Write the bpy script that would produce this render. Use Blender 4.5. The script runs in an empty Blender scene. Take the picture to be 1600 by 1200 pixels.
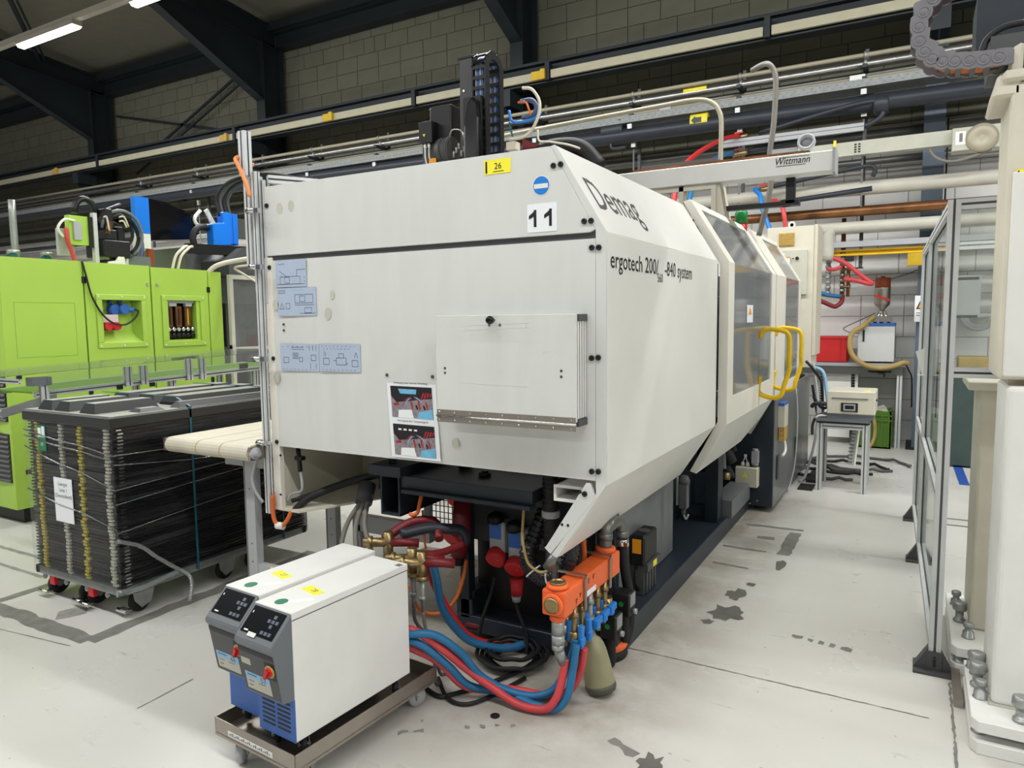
import bpy, math, random
from mathutils import Vector, Matrix
random.seed(7)
S = bpy.context.scene
COL = S.collection
PI = math.pi

# ------------------------------------------------------------------ camera
cam = bpy.data.objects.new('camera', bpy.data.cameras.new('camera'))
COL.objects.link(cam)
cam.data.sensor_fit = 'HORIZONTAL'
cam.data.sensor_width = 36.0
cam.data.lens = 36.0 * 1115.05 / 1600.0
cam.data.clip_end = 200
yaw, pitch, roll = math.radians(29.5325), math.radians(5.2923), math.radians(-0.6469)
fwd = Vector((-math.sin(yaw) * math.cos(pitch), math.cos(yaw) * math.cos(pitch), -math.sin(pitch)))
rgt = Vector((math.cos(yaw), math.sin(yaw), 0))
upv = rgt.cross(fwd)
r2 = math.cos(roll) * rgt + math.sin(roll) * upv
u2 = -math.sin(roll) * rgt + math.cos(roll) * upv
M = Matrix((r2, u2, -fwd)).transposed().to_4x4()
M.translation = Vector((0, 0, 1.65))
cam.matrix_world = M
S.camera = cam

# ------------------------------------------------------------------ world, lamps, exposure
w = bpy.data.worlds.new('hall_air'); S.world = w; w.use_nodes = True
w.node_tree.nodes['Background'].inputs[0].default_value = (0.95, 0.98, 1.0, 1)
w.node_tree.nodes['Background'].inputs[1].default_value = 0.16
S.view_settings.view_transform = 'Standard'
S.view_settings.look = 'None'
S.view_settings.gamma = 1.0
S.view_settings.use_curve_mapping = False
S.view_settings.exposure = 0.0
ROWS = [(5.8, 5.53, 830), (0.4, 5.53, 540), (-5.0, 5.53, 220)]
for (ry, rz, pw) in ROWS:
    for tilt in (-28, 28):          # a tube lamp throws its light to both sides
        L = bpy.data.lights.new('light_row', 'AREA'); L.shape = 'RECTANGLE'
        L.size = 34; L.size_y = 0.2; L.energy = pw; L.color = (0.985, 1.0, 0.985)
        o = bpy.data.objects.new('light_row', L); COL.objects.link(o); o.location = (0, ry, rz); o.rotation_euler = (math.radians(tilt), 0, 0)

# ------------------------------------------------------------------ materials
def lin(c):
    c = c / 255.0
    return c / 12.92 if c <= 0.04045 else ((c + 0.055) / 1.055) ** 2.4
def rgb(t): return (lin(t[0]), lin(t[1]), lin(t[2]), 1)
MATS = {}
def mat(name, col, rough=0.5, metal=0.0, var=0.06, scale=6.0, bump=0.0, bscale=60, emit=None, alpha=1.0, trans=0.0, ior=1.45, coat=0.0, spec=0.5, stretch=None):
    m = bpy.data.materials.new(name); m.use_nodes = True
    nt = m.node_tree; b = nt.nodes['Principled BSDF']
    N = nt.nodes.new; Lk = nt.links.new
    b.inputs['Roughness'].default_value = rough
    b.inputs['Metallic'].default_value = metal
    b.inputs['Specular IOR Level'].default_value = spec
    b.inputs['Coat Weight'].default_value = coat
    b.inputs['Base Color'].default_value = rgb(col)
    tc = N('ShaderNodeTexCoord')
    src = tc.outputs['Object']
    if stretch:
        mp = N('ShaderNodeMapping'); mp.inputs['Scale'].default_value = stretch
        Lk(src, mp.inputs['Vector']); src = mp.outputs['Vector']
    if var > 0:
        nz = N('ShaderNodeTexNoise'); nz.inputs['Scale'].default_value = scale; nz.inputs['Detail'].default_value = 5
        Lk(src, nz.inputs['Vector'])
        mr = N('ShaderNodeMapRange'); mr.inputs[1].default_value = 0.3; mr.inputs[2].default_value = 0.7
        mr.inputs[3].default_value = 1 - var * 1.6; mr.inputs[4].default_value = 1 + var * 0.6
        Lk(nz.outputs['Fac'], mr.inputs[0])
        mx = N('ShaderNodeMix'); mx.data_type = 'RGBA'; mx.blend_type = 'MULTIPLY'; mx.inputs[0].default_value = 1
        mx.inputs[6].default_value = rgb(col); Lk(mr.outputs[0], mx.inputs[7])
        Lk(mx.outputs[2], b.inputs['Base Color'])
    if bump > 0:
        n2 = N('ShaderNodeTexNoise'); n2.inputs['Scale'].default_value = bscale; n2.inputs['Detail'].default_value = 3
        Lk(src, n2.inputs['Vector'])
        bp = N('ShaderNodeBump'); bp.inputs['Strength'].default_value = bump; bp.inputs['Distance'].default_value = 0.01
        Lk(n2.outputs['Fac'], bp.inputs['Height']); Lk(bp.outputs['Normal'], b.inputs['Normal'])
    if emit:
        b.inputs['Emission Color'].default_value = (1, 0.985, 0.95, 1); b.inputs['Emission Strength'].default_value = emit
    b.inputs['Alpha'].default_value = alpha
    b.inputs['Transmission Weight'].default_value = trans
    b.inputs['IOR'].default_value = ior
    MATS[name] = m
    return m
mat('cream', (228, 226, 220), 0.38, var=0.03, scale=3)
mat('cream_front', (216, 217, 213), 0.24, var=0.03, scale=2.5, stretch=(4, 4, 0.7))
mat('cream_edge', (233, 229, 217), 0.4, var=0.03)
mat('beige', (212, 206, 188), 0.45, var=0.04)
mat('white', (232, 231, 226), 0.4, var=0.03)
mat('white_wall', (222, 222, 220), 0.7, var=0.05)
mat('paper', (238, 240, 243), 0.6, var=0.0)
mat('black', (22, 22, 23), 0.45, var=0.1)
mat('black_gloss', (12, 12, 13), 0.18, var=0.0)
mat('rubber', (28, 28, 29), 0.6, var=0.15)
mat('dark_steel', (38, 46, 54), 0.5, var=0.12)
mat('hall_steel', (27, 34, 39), 0.55, var=0.12, scale=2)
mat('column_blue', (92, 104, 118), 0.5, var=0.1, scale=3)
mat('navy', (44, 52, 62), 0.42, var=0.08)
mat('cab_gray', (104, 105, 106), 0.3, var=0.06, scale=2)
mat('cab_gray2', (116, 118, 120), 0.4, var=0.06)
mat('gray_plastic', (108, 112, 117), 0.45, var=0.04)
mat('gray_dark', (78, 79, 80), 0.5, var=0.05)
mat('gray_light', (172, 174, 176), 0.45, var=0.05)
mat('alu', (206, 208, 208), 0.42, 0.1, var=0.05, scale=8)
mat('alu_dark', (112, 114, 116), 0.5, 0.1, var=0.0)  # for profile grooves: their shade is put into the colour
mat('steel', (170, 168, 164), 0.3, 0.9, var=0.1, scale=12)
mat('stainless', (168, 160, 150), 0.34, 0.85, var=0.12, scale=5)
mat('tray_gray', (134, 137, 136), 0.5, 0.2, var=0.1, scale=15)
mat('hose_black', (30, 31, 35), 0.26, var=0.05)
mat('zinc', (170, 172, 170), 0.4, 0.6, var=0.12, scale=15)
mat('brass', (164, 142, 100), 0.35, 0.85, var=0.15, scale=30)
mat('copper', (140, 96, 62), 0.38, 0.75, var=0.35, scale=4)
mat('chrome', (215, 215, 215), 0.14, 1.0, var=0.0)
mat('pipe_gray', (120, 120, 116), 0.35, 0.6, var=0.08)
mat('pipe_cream', (166, 158, 138), 0.4, 0.1, var=0.06)
mat('pipe_black', (48, 52, 60), 0.42, var=0.1)
mat('pipe_white', (198, 194, 182), 0.4, var=0.05)
mat('duct', (186, 185, 170), 0.45, var=0.05)
mat('rail_cream', (176, 170, 146), 0.5, var=0.05)
mat('yellow', (232, 190, 20), 0.42, var=0.05)
mat('yellow_dirty', (205, 170, 30), 0.5, var=0.15)
mat('sticker_yellow', (250, 236, 60), 0.5, var=0.0)
mat('ochre', (196, 160, 84), 0.5, var=0.2, scale=20, stretch=(1, 1, 6))
mat('lime', (170, 206, 82), 0.42, var=0.03, scale=2)
mat('lime_dark', (120, 160, 50), 0.6, var=0.03)
mat('green_crate', (84, 122, 40), 0.45, var=0.06)
mat('green_dark', (62, 78, 74), 0.55, var=0.1)
mat('green_sticker', (30, 120, 80), 0.5, var=0.0)
mat('signal_green', (24, 130, 62), 0.3, var=0.0)
mat('signal_red', (196, 24, 22), 0.3, var=0.0)
mat('red', (196, 44, 44), 0.45, var=0.06)
mat('red_crate', (206, 44, 46), 0.45, var=0.05)
mat('red_hose', (204, 70, 74), 0.42, var=0.07, scale=20)
mat('red_dark', (120, 30, 36), 0.45, var=0.1)
mat('blue_hose', (42, 110, 156), 0.42, var=0.07, scale=20)
mat('blue_valve', (36, 128, 214), 0.4, var=0.03)
mat('blue_robot', (24, 124, 232), 0.35, var=0.02)
mat('blue_tcu', (54, 104, 182), 0.4, var=0.03)
mat('blue_tape', (44, 84, 170), 0.5, var=0.1)
mat('label_blue', (176, 190, 210), 0.5, var=0.03)
mat('sky_label', (150, 190, 222), 0.5, var=0.0)
mat('ink', (26, 26, 30), 0.5, var=0.0)
mat('ink_blue', (70, 84, 116), 0.5, var=0.0)
mat('ink_soft', (64, 62, 60), 0.5, var=0.0)
mat('ink_gray', (110, 112, 116), 0.5, var=0.0)
mat('orange', (238, 108, 52), 0.4, var=0.04)
mat('orange_sticker', (246, 160, 26), 0.45, var=0.0)
mat('orange_cable', (236, 150, 90), 0.45, var=0.03)
mat('orange_wire', (214, 106, 42), 0.45, var=0.05)
mat('teal', (26, 90, 104), 0.35, var=0.05)
mat('belt', (206, 199, 180), 0.65, var=0.05, scale=10, bump=0.1)
mat('gray_hose', (120, 116, 108), 0.5, var=0.08)
mat('hose_tan', (176, 150, 90), 0.4, var=0.12)
mat('cable_cream', (214, 206, 186), 0.45, var=0.03)
mat('chain_gray', (118, 116, 120), 0.35, var=0.08, scale=20)
mat('jug', (152, 148, 116), 0.35, var=0.12, scale=8)
mat('jug_dark', (84, 84, 72), 0.5, var=0.15, scale=12)
mat('brown_filter', (150, 72, 44), 0.4, var=0.1)
mat('dryer_white', (206, 207, 206), 0.4, var=0.02)
mat('tray_black', (20, 21, 25), 0.4, var=0.1, spec=0.3)
mat('lid_black', (38, 39, 40), 0.42, var=0.06)
mat('lid_top_lit', (146, 146, 134), 0.45, var=0.06)  # black lid made paler: light falling on its top is in the colour
mat('clip_yellow', (240, 222, 70), 0.5, var=0.05)
mat('clip_white', (240, 238, 218), 0.5, var=0.05)
mat('mortar_low', (178, 176, 172), 0.9, var=0.1)  # lower joints, paled to go with the light painted into the blocks
mat('patch_mid', (128, 126, 120), 0.6, var=0.15, scale=14)
mat('patch', (104, 102, 96), 0.6, var=0.15, scale=14)
mat('patch_light', (150, 148, 142), 0.6, var=0.2, scale=18)
mat('ceiling', (114, 111, 98), 0.8, var=0.06)
mat('block', (106, 105, 91), 0.85, var=0.06, scale=3)  # upper wall: dimmer light high up is put into the block colour
mat('block_low', (232, 230, 227), 0.8, var=0.05, scale=3)  # same wall lower down: brighter light put into a paler colour
mat('mortar', (84, 83, 72), 0.9, var=0.1)  # upper joints, darkened along with the blocks for the dim light
mat('lamp', (255, 255, 255), 0.4, var=0, emit=9.0)
mat('lamp_body', (150, 144, 132), 0.5, var=0.05)
mat('screen', (20, 22, 26), 0.15, var=0)
mat('key', (84, 94, 110), 0.4, var=0)
mat('tarnish', (196, 194, 180), 0.5, var=0.05)
mat('pink', (212, 196, 190), 0.5, var=0)
mat('photo_floor', (150, 140, 146), 0.5, var=0.25, scale=60)
mat('photo_dark', (34, 26, 34), 0.5, var=0.25, scale=80)
mat('photo_red', (180, 44, 50), 0.5, var=0.3, scale=90)
mat('photo_blue', (120, 190, 226), 0.5, var=0.1, scale=40)

def glassy(name, tint, refl=0.12, rough=0.05, body=0.1, streak=None):
    """thin clear sheet: mostly transparent, some gloss and some milky body"""
    m = bpy.data.materials.new(name); m.use_nodes = True; nt = m.node_tree
    for n in list(nt.nodes): nt.nodes.remove(n)
    N = nt.nodes.new; Lk = nt.links.new
    out = N('ShaderNodeOutputMaterial'); tr = N('ShaderNodeBsdfTransparent'); gl = N('ShaderNodeBsdfGlossy'); df = N('ShaderNodeBsdfDiffuse')
    tr.inputs[0].default_value = rgb(tint); gl.inputs['Roughness'].default_value = rough
    df.inputs[0].default_value = rgb((205, 208, 208))
    m1 = N('ShaderNodeMixShader'); m1.inputs[0].default_value = body
    Lk(tr.outputs[0], m1.inputs[1]); Lk(df.outputs[0], m1.inputs[2])
    m2 = N('ShaderNodeMixShader'); m2.inputs[0].default_value = refl
    fr = N('ShaderNodeFresnel'); fr.inputs[0].default_value = 1.45
    mm = N('ShaderNodeMath'); mm.operation = 'MULTIPLY'; mm.inputs[1].default_value = refl * 8
    Lk(fr.outputs[0], mm.inputs[0]); mm.use_clamp = True; Lk(mm.outputs[0], m2.inputs[0])
    Lk(m1.outputs[0], m2.inputs[1]); Lk(gl.outputs[0], m2.inputs[2]); Lk(m2.outputs[0], out.inputs[0])
    if streak:
        tc = N('ShaderNodeTexCoord'); mp = N('ShaderNodeMapping'); mp.inputs['Scale'].default_value = streak
        mp.inputs['Rotation'].default_value = (0.12, 0.22, 0)
        nz = N('ShaderNodeTexNoise'); nz.inputs['Scale'].default_value = 1.0; nz.inputs['Detail'].default_value = 6
        Lk(tc.outputs['Object'], mp.inputs[0]); Lk(mp.outputs[0], nz.inputs['Vector'])
        mr = N('ShaderNodeMapRange'); mr.inputs[1].default_value = 0.48; mr.inputs[2].default_value = 0.78
        mr.inputs[3].default_value = body * 0.25; mr.inputs[4].default_value = body * 2.6
        Lk(nz.outputs['Fac'], mr.inputs[0]); Lk(mr.outputs[0], m1.inputs[0])
        bp = N('ShaderNodeBump'); bp.inputs['Strength'].default_value = 0.5; bp.inputs['Distance'].default_value = 0.02
        Lk(nz.outputs['Fac'], bp.inputs['Height']); Lk(bp.outputs[0], gl.inputs['Normal'])
    MATS[name] = m
glassy('acrylic', (244, 247, 244), 0.10, 0.04, 0.10)
glassy('acrylic_clear', (244, 246, 244), 0.05, 0.03, 0.05)
glassy('guard_window', (220, 224, 226), 0.12, 0.08, 0.36)  # strong milky body lightens the panes in place of reflections
glassy('film', (248, 249, 250), 0.10, 0.14, 0.03, (1.2, 1.2, 26))
glassy('film_roll', (235, 238, 240), 0.3, 0.15, 0.22)

# ------------------------------------------------------------------ mesh builder
MESHES = {}
class MB:
    def __init__(s): s.v = []; s.f = []; s.m = []; s.sm = []
    def poly(s, pts, m=0, sm=False):
        k = len(s.v); s.v += [tuple(p) for p in pts]; s.f.append(list(range(k, k + len(pts)))); s.m.append(m); s.sm.append(sm); return s
    def faces(s, verts, faces, m=0, sm=False):
        k = len(s.v); s.v += [tuple(p) for p in verts]
        for f in faces: s.f.append([k + i for i in f]); s.m.append(m); s.sm.append(sm)
        return s
    def box(s, a, b, m=0):
        x0, x1 = sorted((a[0], b[0])); y0, y1 = sorted((a[1], b[1])); z0, z1 = sorted((a[2], b[2]))
        return s.faces([(x0,y0,z0),(x1,y0,z0),(x1,y1,z0),(x0,y1,z0),(x0,y0,z1),(x1,y0,z1),(x1,y1,z1),(x0,y1,z1)],
                       [(3,2,1,0),(4,5,6,7),(0,1,5,4),(1,2,6,5),(2,3,7,6),(3,0,4,7)], m)
    def cbox(s, c, d, m=0, R=None):
        vs = [Vector((sx*d[0]/2, sy*d[1]/2, sz*d[2]/2)) for sz in (-1,1) for sx, sy in ((-1,-1),(1,-1),(1,1),(-1,1))]
        if R is not None: vs = [R @ v for v in vs]
        vs = [v + Vector(c) for v in vs]
        return s.faces(vs, [(3,2,1,0),(4,5,6,7),(0,1,5,4),(1,2,6,5),(2,3,7,6),(3,0,4,7)], m)
    def bar(s, p, q, wd, ht, m=0, up=(0,0,1)):
        p, q = Vector(p), Vector(q); d = (q - p); L = d.length; d.normalize(); up = Vector(up)
        if abs(d.dot(up)) > 0.99: up = Vector((0, 1, 0))
        a = d.cross(up).normalized(); b = a.cross(d)
        R = Matrix((a, d, b)).transposed()
        return s.cbox((p + q) / 2, (wd, L, ht), m, R)
    def tube(s, pts, r, n=10, m=0, caps=True):
        pts = [Vector(p) for p in pts]; k = len(s.v); N = len(pts)
        rs = r if isinstance(r, (list, tuple)) else [r] * N
        t0 = (pts[1] - pts[0]).normalized()
        a = t0.cross(Vector((0, 0, 1)))
        if a.length < 0.05: a = t0.cross(Vector((0, 1, 0)))
        a.normalize()
        for i, p in enumerate(pts):
            t = (pts[min(i + 1, N - 1)] - pts[max(i - 1, 0)]).normalized()
            a = (a - t * a.dot(t)).normalized(); b = t.cross(a)
            for j in range(n):
                th = 2 * PI * j / n
                s.v.append(tuple(p + (a * math.cos(th) + b * math.sin(th)) * rs[i]))
        for i in range(N - 1):
            for j in range(n):
                j2 = (j + 1) % n
                s.f.append([k+i*n+j, k+i*n+j2, k+(i+1)*n+j2, k+(i+1)*n+j]); s.m.append(m); s.sm.append(True)
        if caps:
            s.f.append([k + j for j in range(n)][::-1]); s.m.append(m); s.sm.append(False)
            s.f.append([k + (N-1)*n + j for j in range(n)]); s.m.append(m); s.sm.append(False)
        return s
    def cyl(s, p, q, r, n=14, m=0, r2=None):
        return s.tube([p, q], [r, r if r2 is None else r2], n, m)
    def lathe(s, o, ax, prof, n=16, m=0):
        o = Vector(o); ax = Vector(ax).normalized()
        pts = [o + ax * h for (r, h) in prof]; k = len(s.v)
        a = ax.cross(Vector((0, 0, 1)))
        if a.length < 0.05: a = Vector((1, 0, 0))
        a.normalize(); b = ax.cross(a)
        for p, (r, h) in zip(pts, prof):
            for j in range(n):
                th = 2 * PI * j / n
                s.v.append(tuple(p + (a * math.cos(th) + b * math.sin(th)) * max(r, 1e-4)))
        for i in range(len(prof) - 1):
            for j in range(n):
                j2 = (j + 1) % n
                s.f.append([k+i*n+j, k+i*n+j2, k+(i+1)*n+j2, k+(i+1)*n+j]); s.m.append(m); s.sm.append(True)
        s.f.append([k + j for j in range(n)][::-1]); s.m.append(m); s.sm.append(False)
        s.f.append([k + (len(prof)-1)*n + j for j in range(n)]); s.m.append(m); s.sm.append(False)
        return s
    def prism(s, pts, ext, m=0):
        """closed 3-D polygon extruded by a vector"""
        P = [Vector(p) for p in pts]; E = Vector(ext); n = len(P)
        nrm = Vector((0, 0, 0))
        for i in range(n): nrm += (P[i] - P[0]).cross(P[(i + 1) % n] - P[0])
        if nrm.dot(E) > 0: P = P[::-1]
        return s.faces(P + [p + E for p in P], [list(range(n)), list(range(2*n-1, n-1, -1))] + [(i, i + n, (i + 1) % n + n, (i + 1) % n) for i in range(n)], m)
    def frame(s, o, u, v, W, H, t, d, m=0):
        """rectangular frame: origin corner o, unit u, v; border t, depth d along u x v (outwards)"""
        o, u, v = Vector(o), Vector(u), Vector(v); n = u.cross(v)
        for (a0, a1, b0, b1) in ((0, W, 0, t), (0, W, H - t, H), (0, t, t, H - t), (W - t, W, t, H - t)):
            s.prism([o+u*a0+v*b0, o+u*a1+v*b0, o+u*a1+v*b1, o+u*a0+v*b1], n * d, m)
        return s
    def profile(s, p, q, wd, ht, m=0, up=(0,0,1), groove=0.009, dm=1):
        """aluminium slot profile between p and q"""
        p, q = Vector(p), Vector(q); d = (q - p); L = d.length; d.normalize(); up = Vector(up)
        if abs(d.dot(up)) > 0.99: up = Vector((0, 1, 0))
        a = d.cross(up).normalized(); b = a.cross(d)
        hw, hh, g, dp = wd/2, ht/2, groove/2, min(wd, ht)*0.22
        pr = [(-hw,-hh),(-g,-hh),(-g,-hh+dp),(g,-hh+dp),(g,-hh),(hw,-hh),(hw,-g),(hw-dp,-g),(hw-dp,g),(hw,g),(hw,hh),(g,hh),(g,hh-dp),(-g,hh-dp),(-g,hh),(-hw,hh),(-hw,g),(-hw+dp,g),(-hw+dp,-g),(-hw,-g)]
        k = len(s.v); n = len(pr)
        for base in (p, q):
            for x, y in pr: s.v.append(tuple(base + a*x + b*y))
        for i in range(n):
            j = (i + 1) % n
            s.f.append([k+i, k+n+i, k+n+j, k+j]); s.m.append(dm if i % 5 in (1, 2, 3) else m); s.sm.append(False)  # slot faces get the darker colour: groove shade painted in
        s.f.append([k+i for i in range(n)]); s.m.append(m); s.sm.append(False)
        s.f.append([k+n+i for i in range(n)][::-1]); s.m.append(m); s.sm.append(False)
        return s
    def build(s, name, mats, parent=None, bevel=0.0, label=None, cat=None, group=None, kind=None, local=False, seg=1):
        if isinstance(mats, str): mats = [mats]
        me = bpy.data.meshes.new(name)
        vs = s.v
        loc = None
        if parent is not None and not local:
            r = parent
            while r.parent is not None: r = r.parent
            Mi = (Matrix.Translation(r.location) @ r.rotation_euler.to_matrix().to_4x4()).inverted()
            vs = [tuple(Mi @ Vector(v)) for v in vs]
        elif parent is None and not local and vs:
            xs = [v[0] for v in vs]; ys = [v[1] for v in vs]; zs = [v[2] for v in vs]
            loc = Vector(((min(xs)+max(xs))/2, (min(ys)+max(ys))/2, min(zs)))
            vs = [(v[0]-loc.x, v[1]-loc.y, v[2]-loc.z) for v in vs]
        me.from_pydata(vs, [], s.f)
        for x in mats: me.materials.append(MATS[x])
        me.polygons.foreach_set('material_index', s.m)
        me.polygons.foreach_set('use_smooth', s.sm)
        me.update()
        o = bpy.data.objects.new(name, me); COL.objects.link(o)
        if loc is not None: o.location = loc
        if parent is not None: o.parent = parent
        if bevel > 0:
            b = o.modifiers.new('bevel', 'BEVEL'); b.width = bevel; b.segments = seg; b.limit_method = 'ANGLE'; b.angle_limit = math.radians(40)
        tag(o, label, cat, group, kind)
        return o
def tag(o, label=None, cat=None, group=None, kind=None):
    if label: o['label'] = label
    if cat: o['category'] = cat
    if group: o['group'] = group
    if kind: o['kind'] = kind
    return o
def thing(name, label, cat, loc=(0, 0, 0), rz=0.0, group=None):
    o = bpy.data.objects.new(name, None); COL.objects.link(o)
    o.empty_display_size = 0.1
    o.location = loc; o.rotation_euler = (0, 0, rz)
    return tag(o, label, cat, group)
def dup(src, loc=None, rz=None, label=None, parent=None):
    c = src.copy(); COL.objects.link(c)
    if parent is not None: c.parent = parent
    if loc is not None: c.location = loc
    if rz is not None: c.rotation_euler = (0, 0, rz)
    if label: c['label'] = label
    for ch in list(src.children): dup(ch, parent=c)
    return c
def spl(pts, k=6):
    P = [Vector(p) for p in pts]; P = [P[0]*2 - P[1]] + P + [P[-1]*2 - P[-2]]; out = []
    for i in range(1, len(P) - 2):
        a, b, c, d = P[i-1], P[i], P[i+1], P[i+2]
        for j in range(k):
            t = j / k
            out.append(0.5*((2*b) + (c-a)*t + (2*a-5*b+4*c-d)*t*t + (3*b-a-3*c+d)*t**3))
    out.append(P[-2]); return out
TXT = {}
def text(s, size, o, u, v, m, parent, name='lettering', align='CENTER', sx=1.0, off=0.0, shear=0.0, local=False):
    """flat lettering on the plane o, u, v"""
    key = (s, off, shear)
    if key not in TXT:
        cu = bpy.data.curves.new('lettering', 'FONT'); cu.body = s; cu.size = 1; cu.resolution_u = 3; cu.shear = shear; cu.space_character = 1 + off*2.2
        ob = bpy.data.objects.new('lettering', cu)
        me = bpy.data.meshes.new_from_object(ob)
        TXT[key] = ([tuple(x.co) for x in me.vertices], [list(p.vertices) for p in me.polygons])
        bpy.data.objects.remove(ob); bpy.data.meshes.remove(me)
    V, Fc = TXT[key]
    if not V: return None
    x0 = min(p[0] for p in V); x1 = max(p[0] for p in V)
    sh = {'CENTER': (x0+x1)/2, 'LEFT': x0, 'RIGHT': x1}[align]
    o, u, v = Vector(o), Vector(u).normalized(), Vector(v).normalized()
    mb = MB(); nn = u.cross(v)
    for i, (dx, dy) in enumerate(((0, 0),) if not off else ((0, 0), (off, 0), (-off, 0), (0, off), (0, -off))):
        mb.faces([o + nn*(.00004*i) + u*((p[0]-sh+dx)*size*sx) + v*((p[1]+dy)*size) for p in V], Fc)
    return mb.build(name, m, parent, local=local)
def lines(mb, o, u, v, n, segs, m=0, wd=0.002):
    """print made of thin strokes (x0,y0,x1,y1) on plane"""
    o, u, v, n = Vector(o), Vector(u), Vector(v), Vector(n)
    for (x0, y0, x1, y1) in segs:
        a = Vector((x1-x0, y1-y0)); L = a.length
        if L == 0: continue
        a /= L; b = Vector((-a.y, a.x)) * wd/2
        mb.poly([o + u*(x0+sx*b.x) + v*(y0+sx*b.y) if e == 0 else o + u*(x1+sx*b.x) + v*(y1+sx*b.y) for e, sx in ((0,-1),(1,-1),(1,1),(0,1))], m)
    return mb
X, Y, Z = Vector((1,0,0)), Vector((0,1,0)), Vector((0,0,1))
# ================================================================== the hall
def floor_material():
    m = bpy.data.materials.new('floor_coating'); m.use_nodes = True; nt = m.node_tree
    b = nt.nodes['Principled BSDF']; N = nt.nodes.new; Lk = nt.links.new
    tc = N('ShaderNodeTexCoord')
    def noise(scale, detail=5, st=(1,1,1), rot=(0,0,0), rough=0.5):
        mp = N('ShaderNodeMapping'); mp.inputs['Scale'].default_value = st; mp.inputs['Rotation'].default_value = rot
        Lk(tc.outputs['Object'], mp.inputs[0])
        n = N('ShaderNodeTexNoise'); n.inputs['Scale'].default_value = scale; n.inputs['Detail'].default_value = detail; n.inputs['Roughness'].default_value = rough
        Lk(mp.outputs[0], n.inputs['Vector']); return n.outputs['Fac']
    def ramp(src, a, c, lo=0.0, hi=1.0):
        r = N('ShaderNodeMapRange'); r.inputs[1].default_value = a; r.inputs[2].default_value = c; r.inputs[3].default_value = lo; r.inputs[4].default_value = hi
        Lk(src, r.inputs[0]); return r.outputs[0]
    def mixc(fac, c1, c2):
        x = N('ShaderNodeMix'); x.data_type = 'RGBA'
        if fac.__class__ is float: x.inputs[0].default_value = fac
        else: Lk(fac, x.inputs[0])
        for s, c in ((6, c1), (7, c2)):
            if isinstance(c, tuple): x.inputs[s].default_value = rgb(c)
            else: Lk(c, x.inputs[s])
        return x.outputs[2]
    def mul(a, c):
        x = N('ShaderNodeMath'); x.operation = 'MULTIPLY'; Lk(a, x.inputs[0])
        if isinstance(c, float): x.inputs[1].default_value = c
        else: Lk(c, x.inputs[1])
        return x.outputs[0]
    base = mixc(ramp(noise(1.3), 0.3, 0.7), (202, 199, 192), (210, 208, 202))
    # fine scuffs
    sc = ramp(noise(9, 6, (0.35, 1.4, 1), (0, 0, 0.5), 0.7), 0.63, 0.72)
    base = mixc(mul(sc, 0.5), base, (120, 117, 110))
    sp = ramp(noise(26, 3, (1, 1, 1), (0, 0, 0), 0.6), 0.70, 0.74)
    base = mixc(mul(sp, 0.7), base, (96, 92, 84))
    # grime that collects round the press
    sep = N('ShaderNodeSeparateXYZ'); Lk(tc.outputs['Object'], sep.inputs[0])
    def band(sock, c, wd, soft):
        a = N('ShaderNodeMath'); a.operation = 'SUBTRACT'; Lk(sock, a.inputs[0]); a.inputs[1].default_value = c
        q = N('ShaderNodeMath'); q.operation = 'ABSOLUTE'; Lk(a.outputs[0], q.inputs[0])
        return ramp(q.outputs[0], wd + soft, wd)
    g = mul(band(sep.outputs[0], -1.72, 0.60, 0.5), band(sep.outputs[1], 4.6, 2.0, 0.7))
    g = mul(g, ramp(noise(3.2, 7, (1,1,1), (0,0,0), 0.65), 0.24, 0.60))
    base = mixc(mul(g, 0.72), base, (134, 122, 104))
    Lk(base, b.inputs['Base Color'])
    Lk(ramp(noise(2.2, 5), 0.3, 0.7, 0.24, 0.42), b.inputs['Roughness'])
    b.inputs['Specular IOR Level'].default_value = 0.5
    bp = N('ShaderNodeBump'); bp.inputs['Strength'].default_value = 0.06; bp.inputs['Distance'].default_value = 0.01
    Lk(noise(40, 3), bp.inputs['Height']); Lk(bp.outputs[0], b.inputs['Normal'])
    MATS['floor_coating'] = m
floor_material()
fl = MB(); fl.box((-26, -9, -0.2), (9, 10.6, 0))
floor = fl.build('floor', 'floor_coating', kind='structure', local=True)

def blotch(cx, cy, rx, ry, n=18, seed=1, name='worn_patch', m='patch', spiky=0.35):
    rd = random.Random(seed); mb = MB(); pts = []
    for i in range(n):
        th = 2*PI*i/n; q = 1 + rd.uniform(-spiky, spiky)
        pts.append((cx + rx*q*math.cos(th), cy + ry*q*math.sin(th), 0.0012))
    c = (cx, cy, 0.0012); k = len(pts)
    mb.faces([c] + pts, [(0, i+1, (i+1) % k + 1) for i in range(k)])
    return mb.build(name, m, floor)
def strip(x0, y0, x1, y1, wd, seed=1, name='floor_marking', m='patch_mid', rag=0.12, gaps=0.0, step=0.06):
    rd = random.Random(seed); a = Vector((x0, y0, 0)); d = Vector((x1-x0, y1-y0, 0)); L = d.length; d.normalize(); p = Vector((-d.y, d.x, 0))
    n = max(2, int(L/step)); mb = MB(); prev = None
    for i in range(n + 1):
        c = a + d*(L*i/n); l = c + p*wd*(0.5 + rd.uniform(-rag, rag)); r = c - p*wd*(0.5 + rd.uniform(-rag, rag))
        l.z = r.z = 0.0006 + 0.00006*seed
        if prev and rd.random() >= gaps: mb.poly([prev[1], r, l, prev[0]])
        prev = (l, r)
    return mb.build(name, m, floor)
blotch(-0.862, 3.93, 0.085, 0.11, seed=3); blotch(-0.876, 4.21, 0.05, 0.09, seed=5); blotch(-0.93, 3.76, 0.03, 0.035, seed=8, n=12)
blotch(-0.83, 4.42, 0.03, 0.035, seed=18, n=12)
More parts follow.
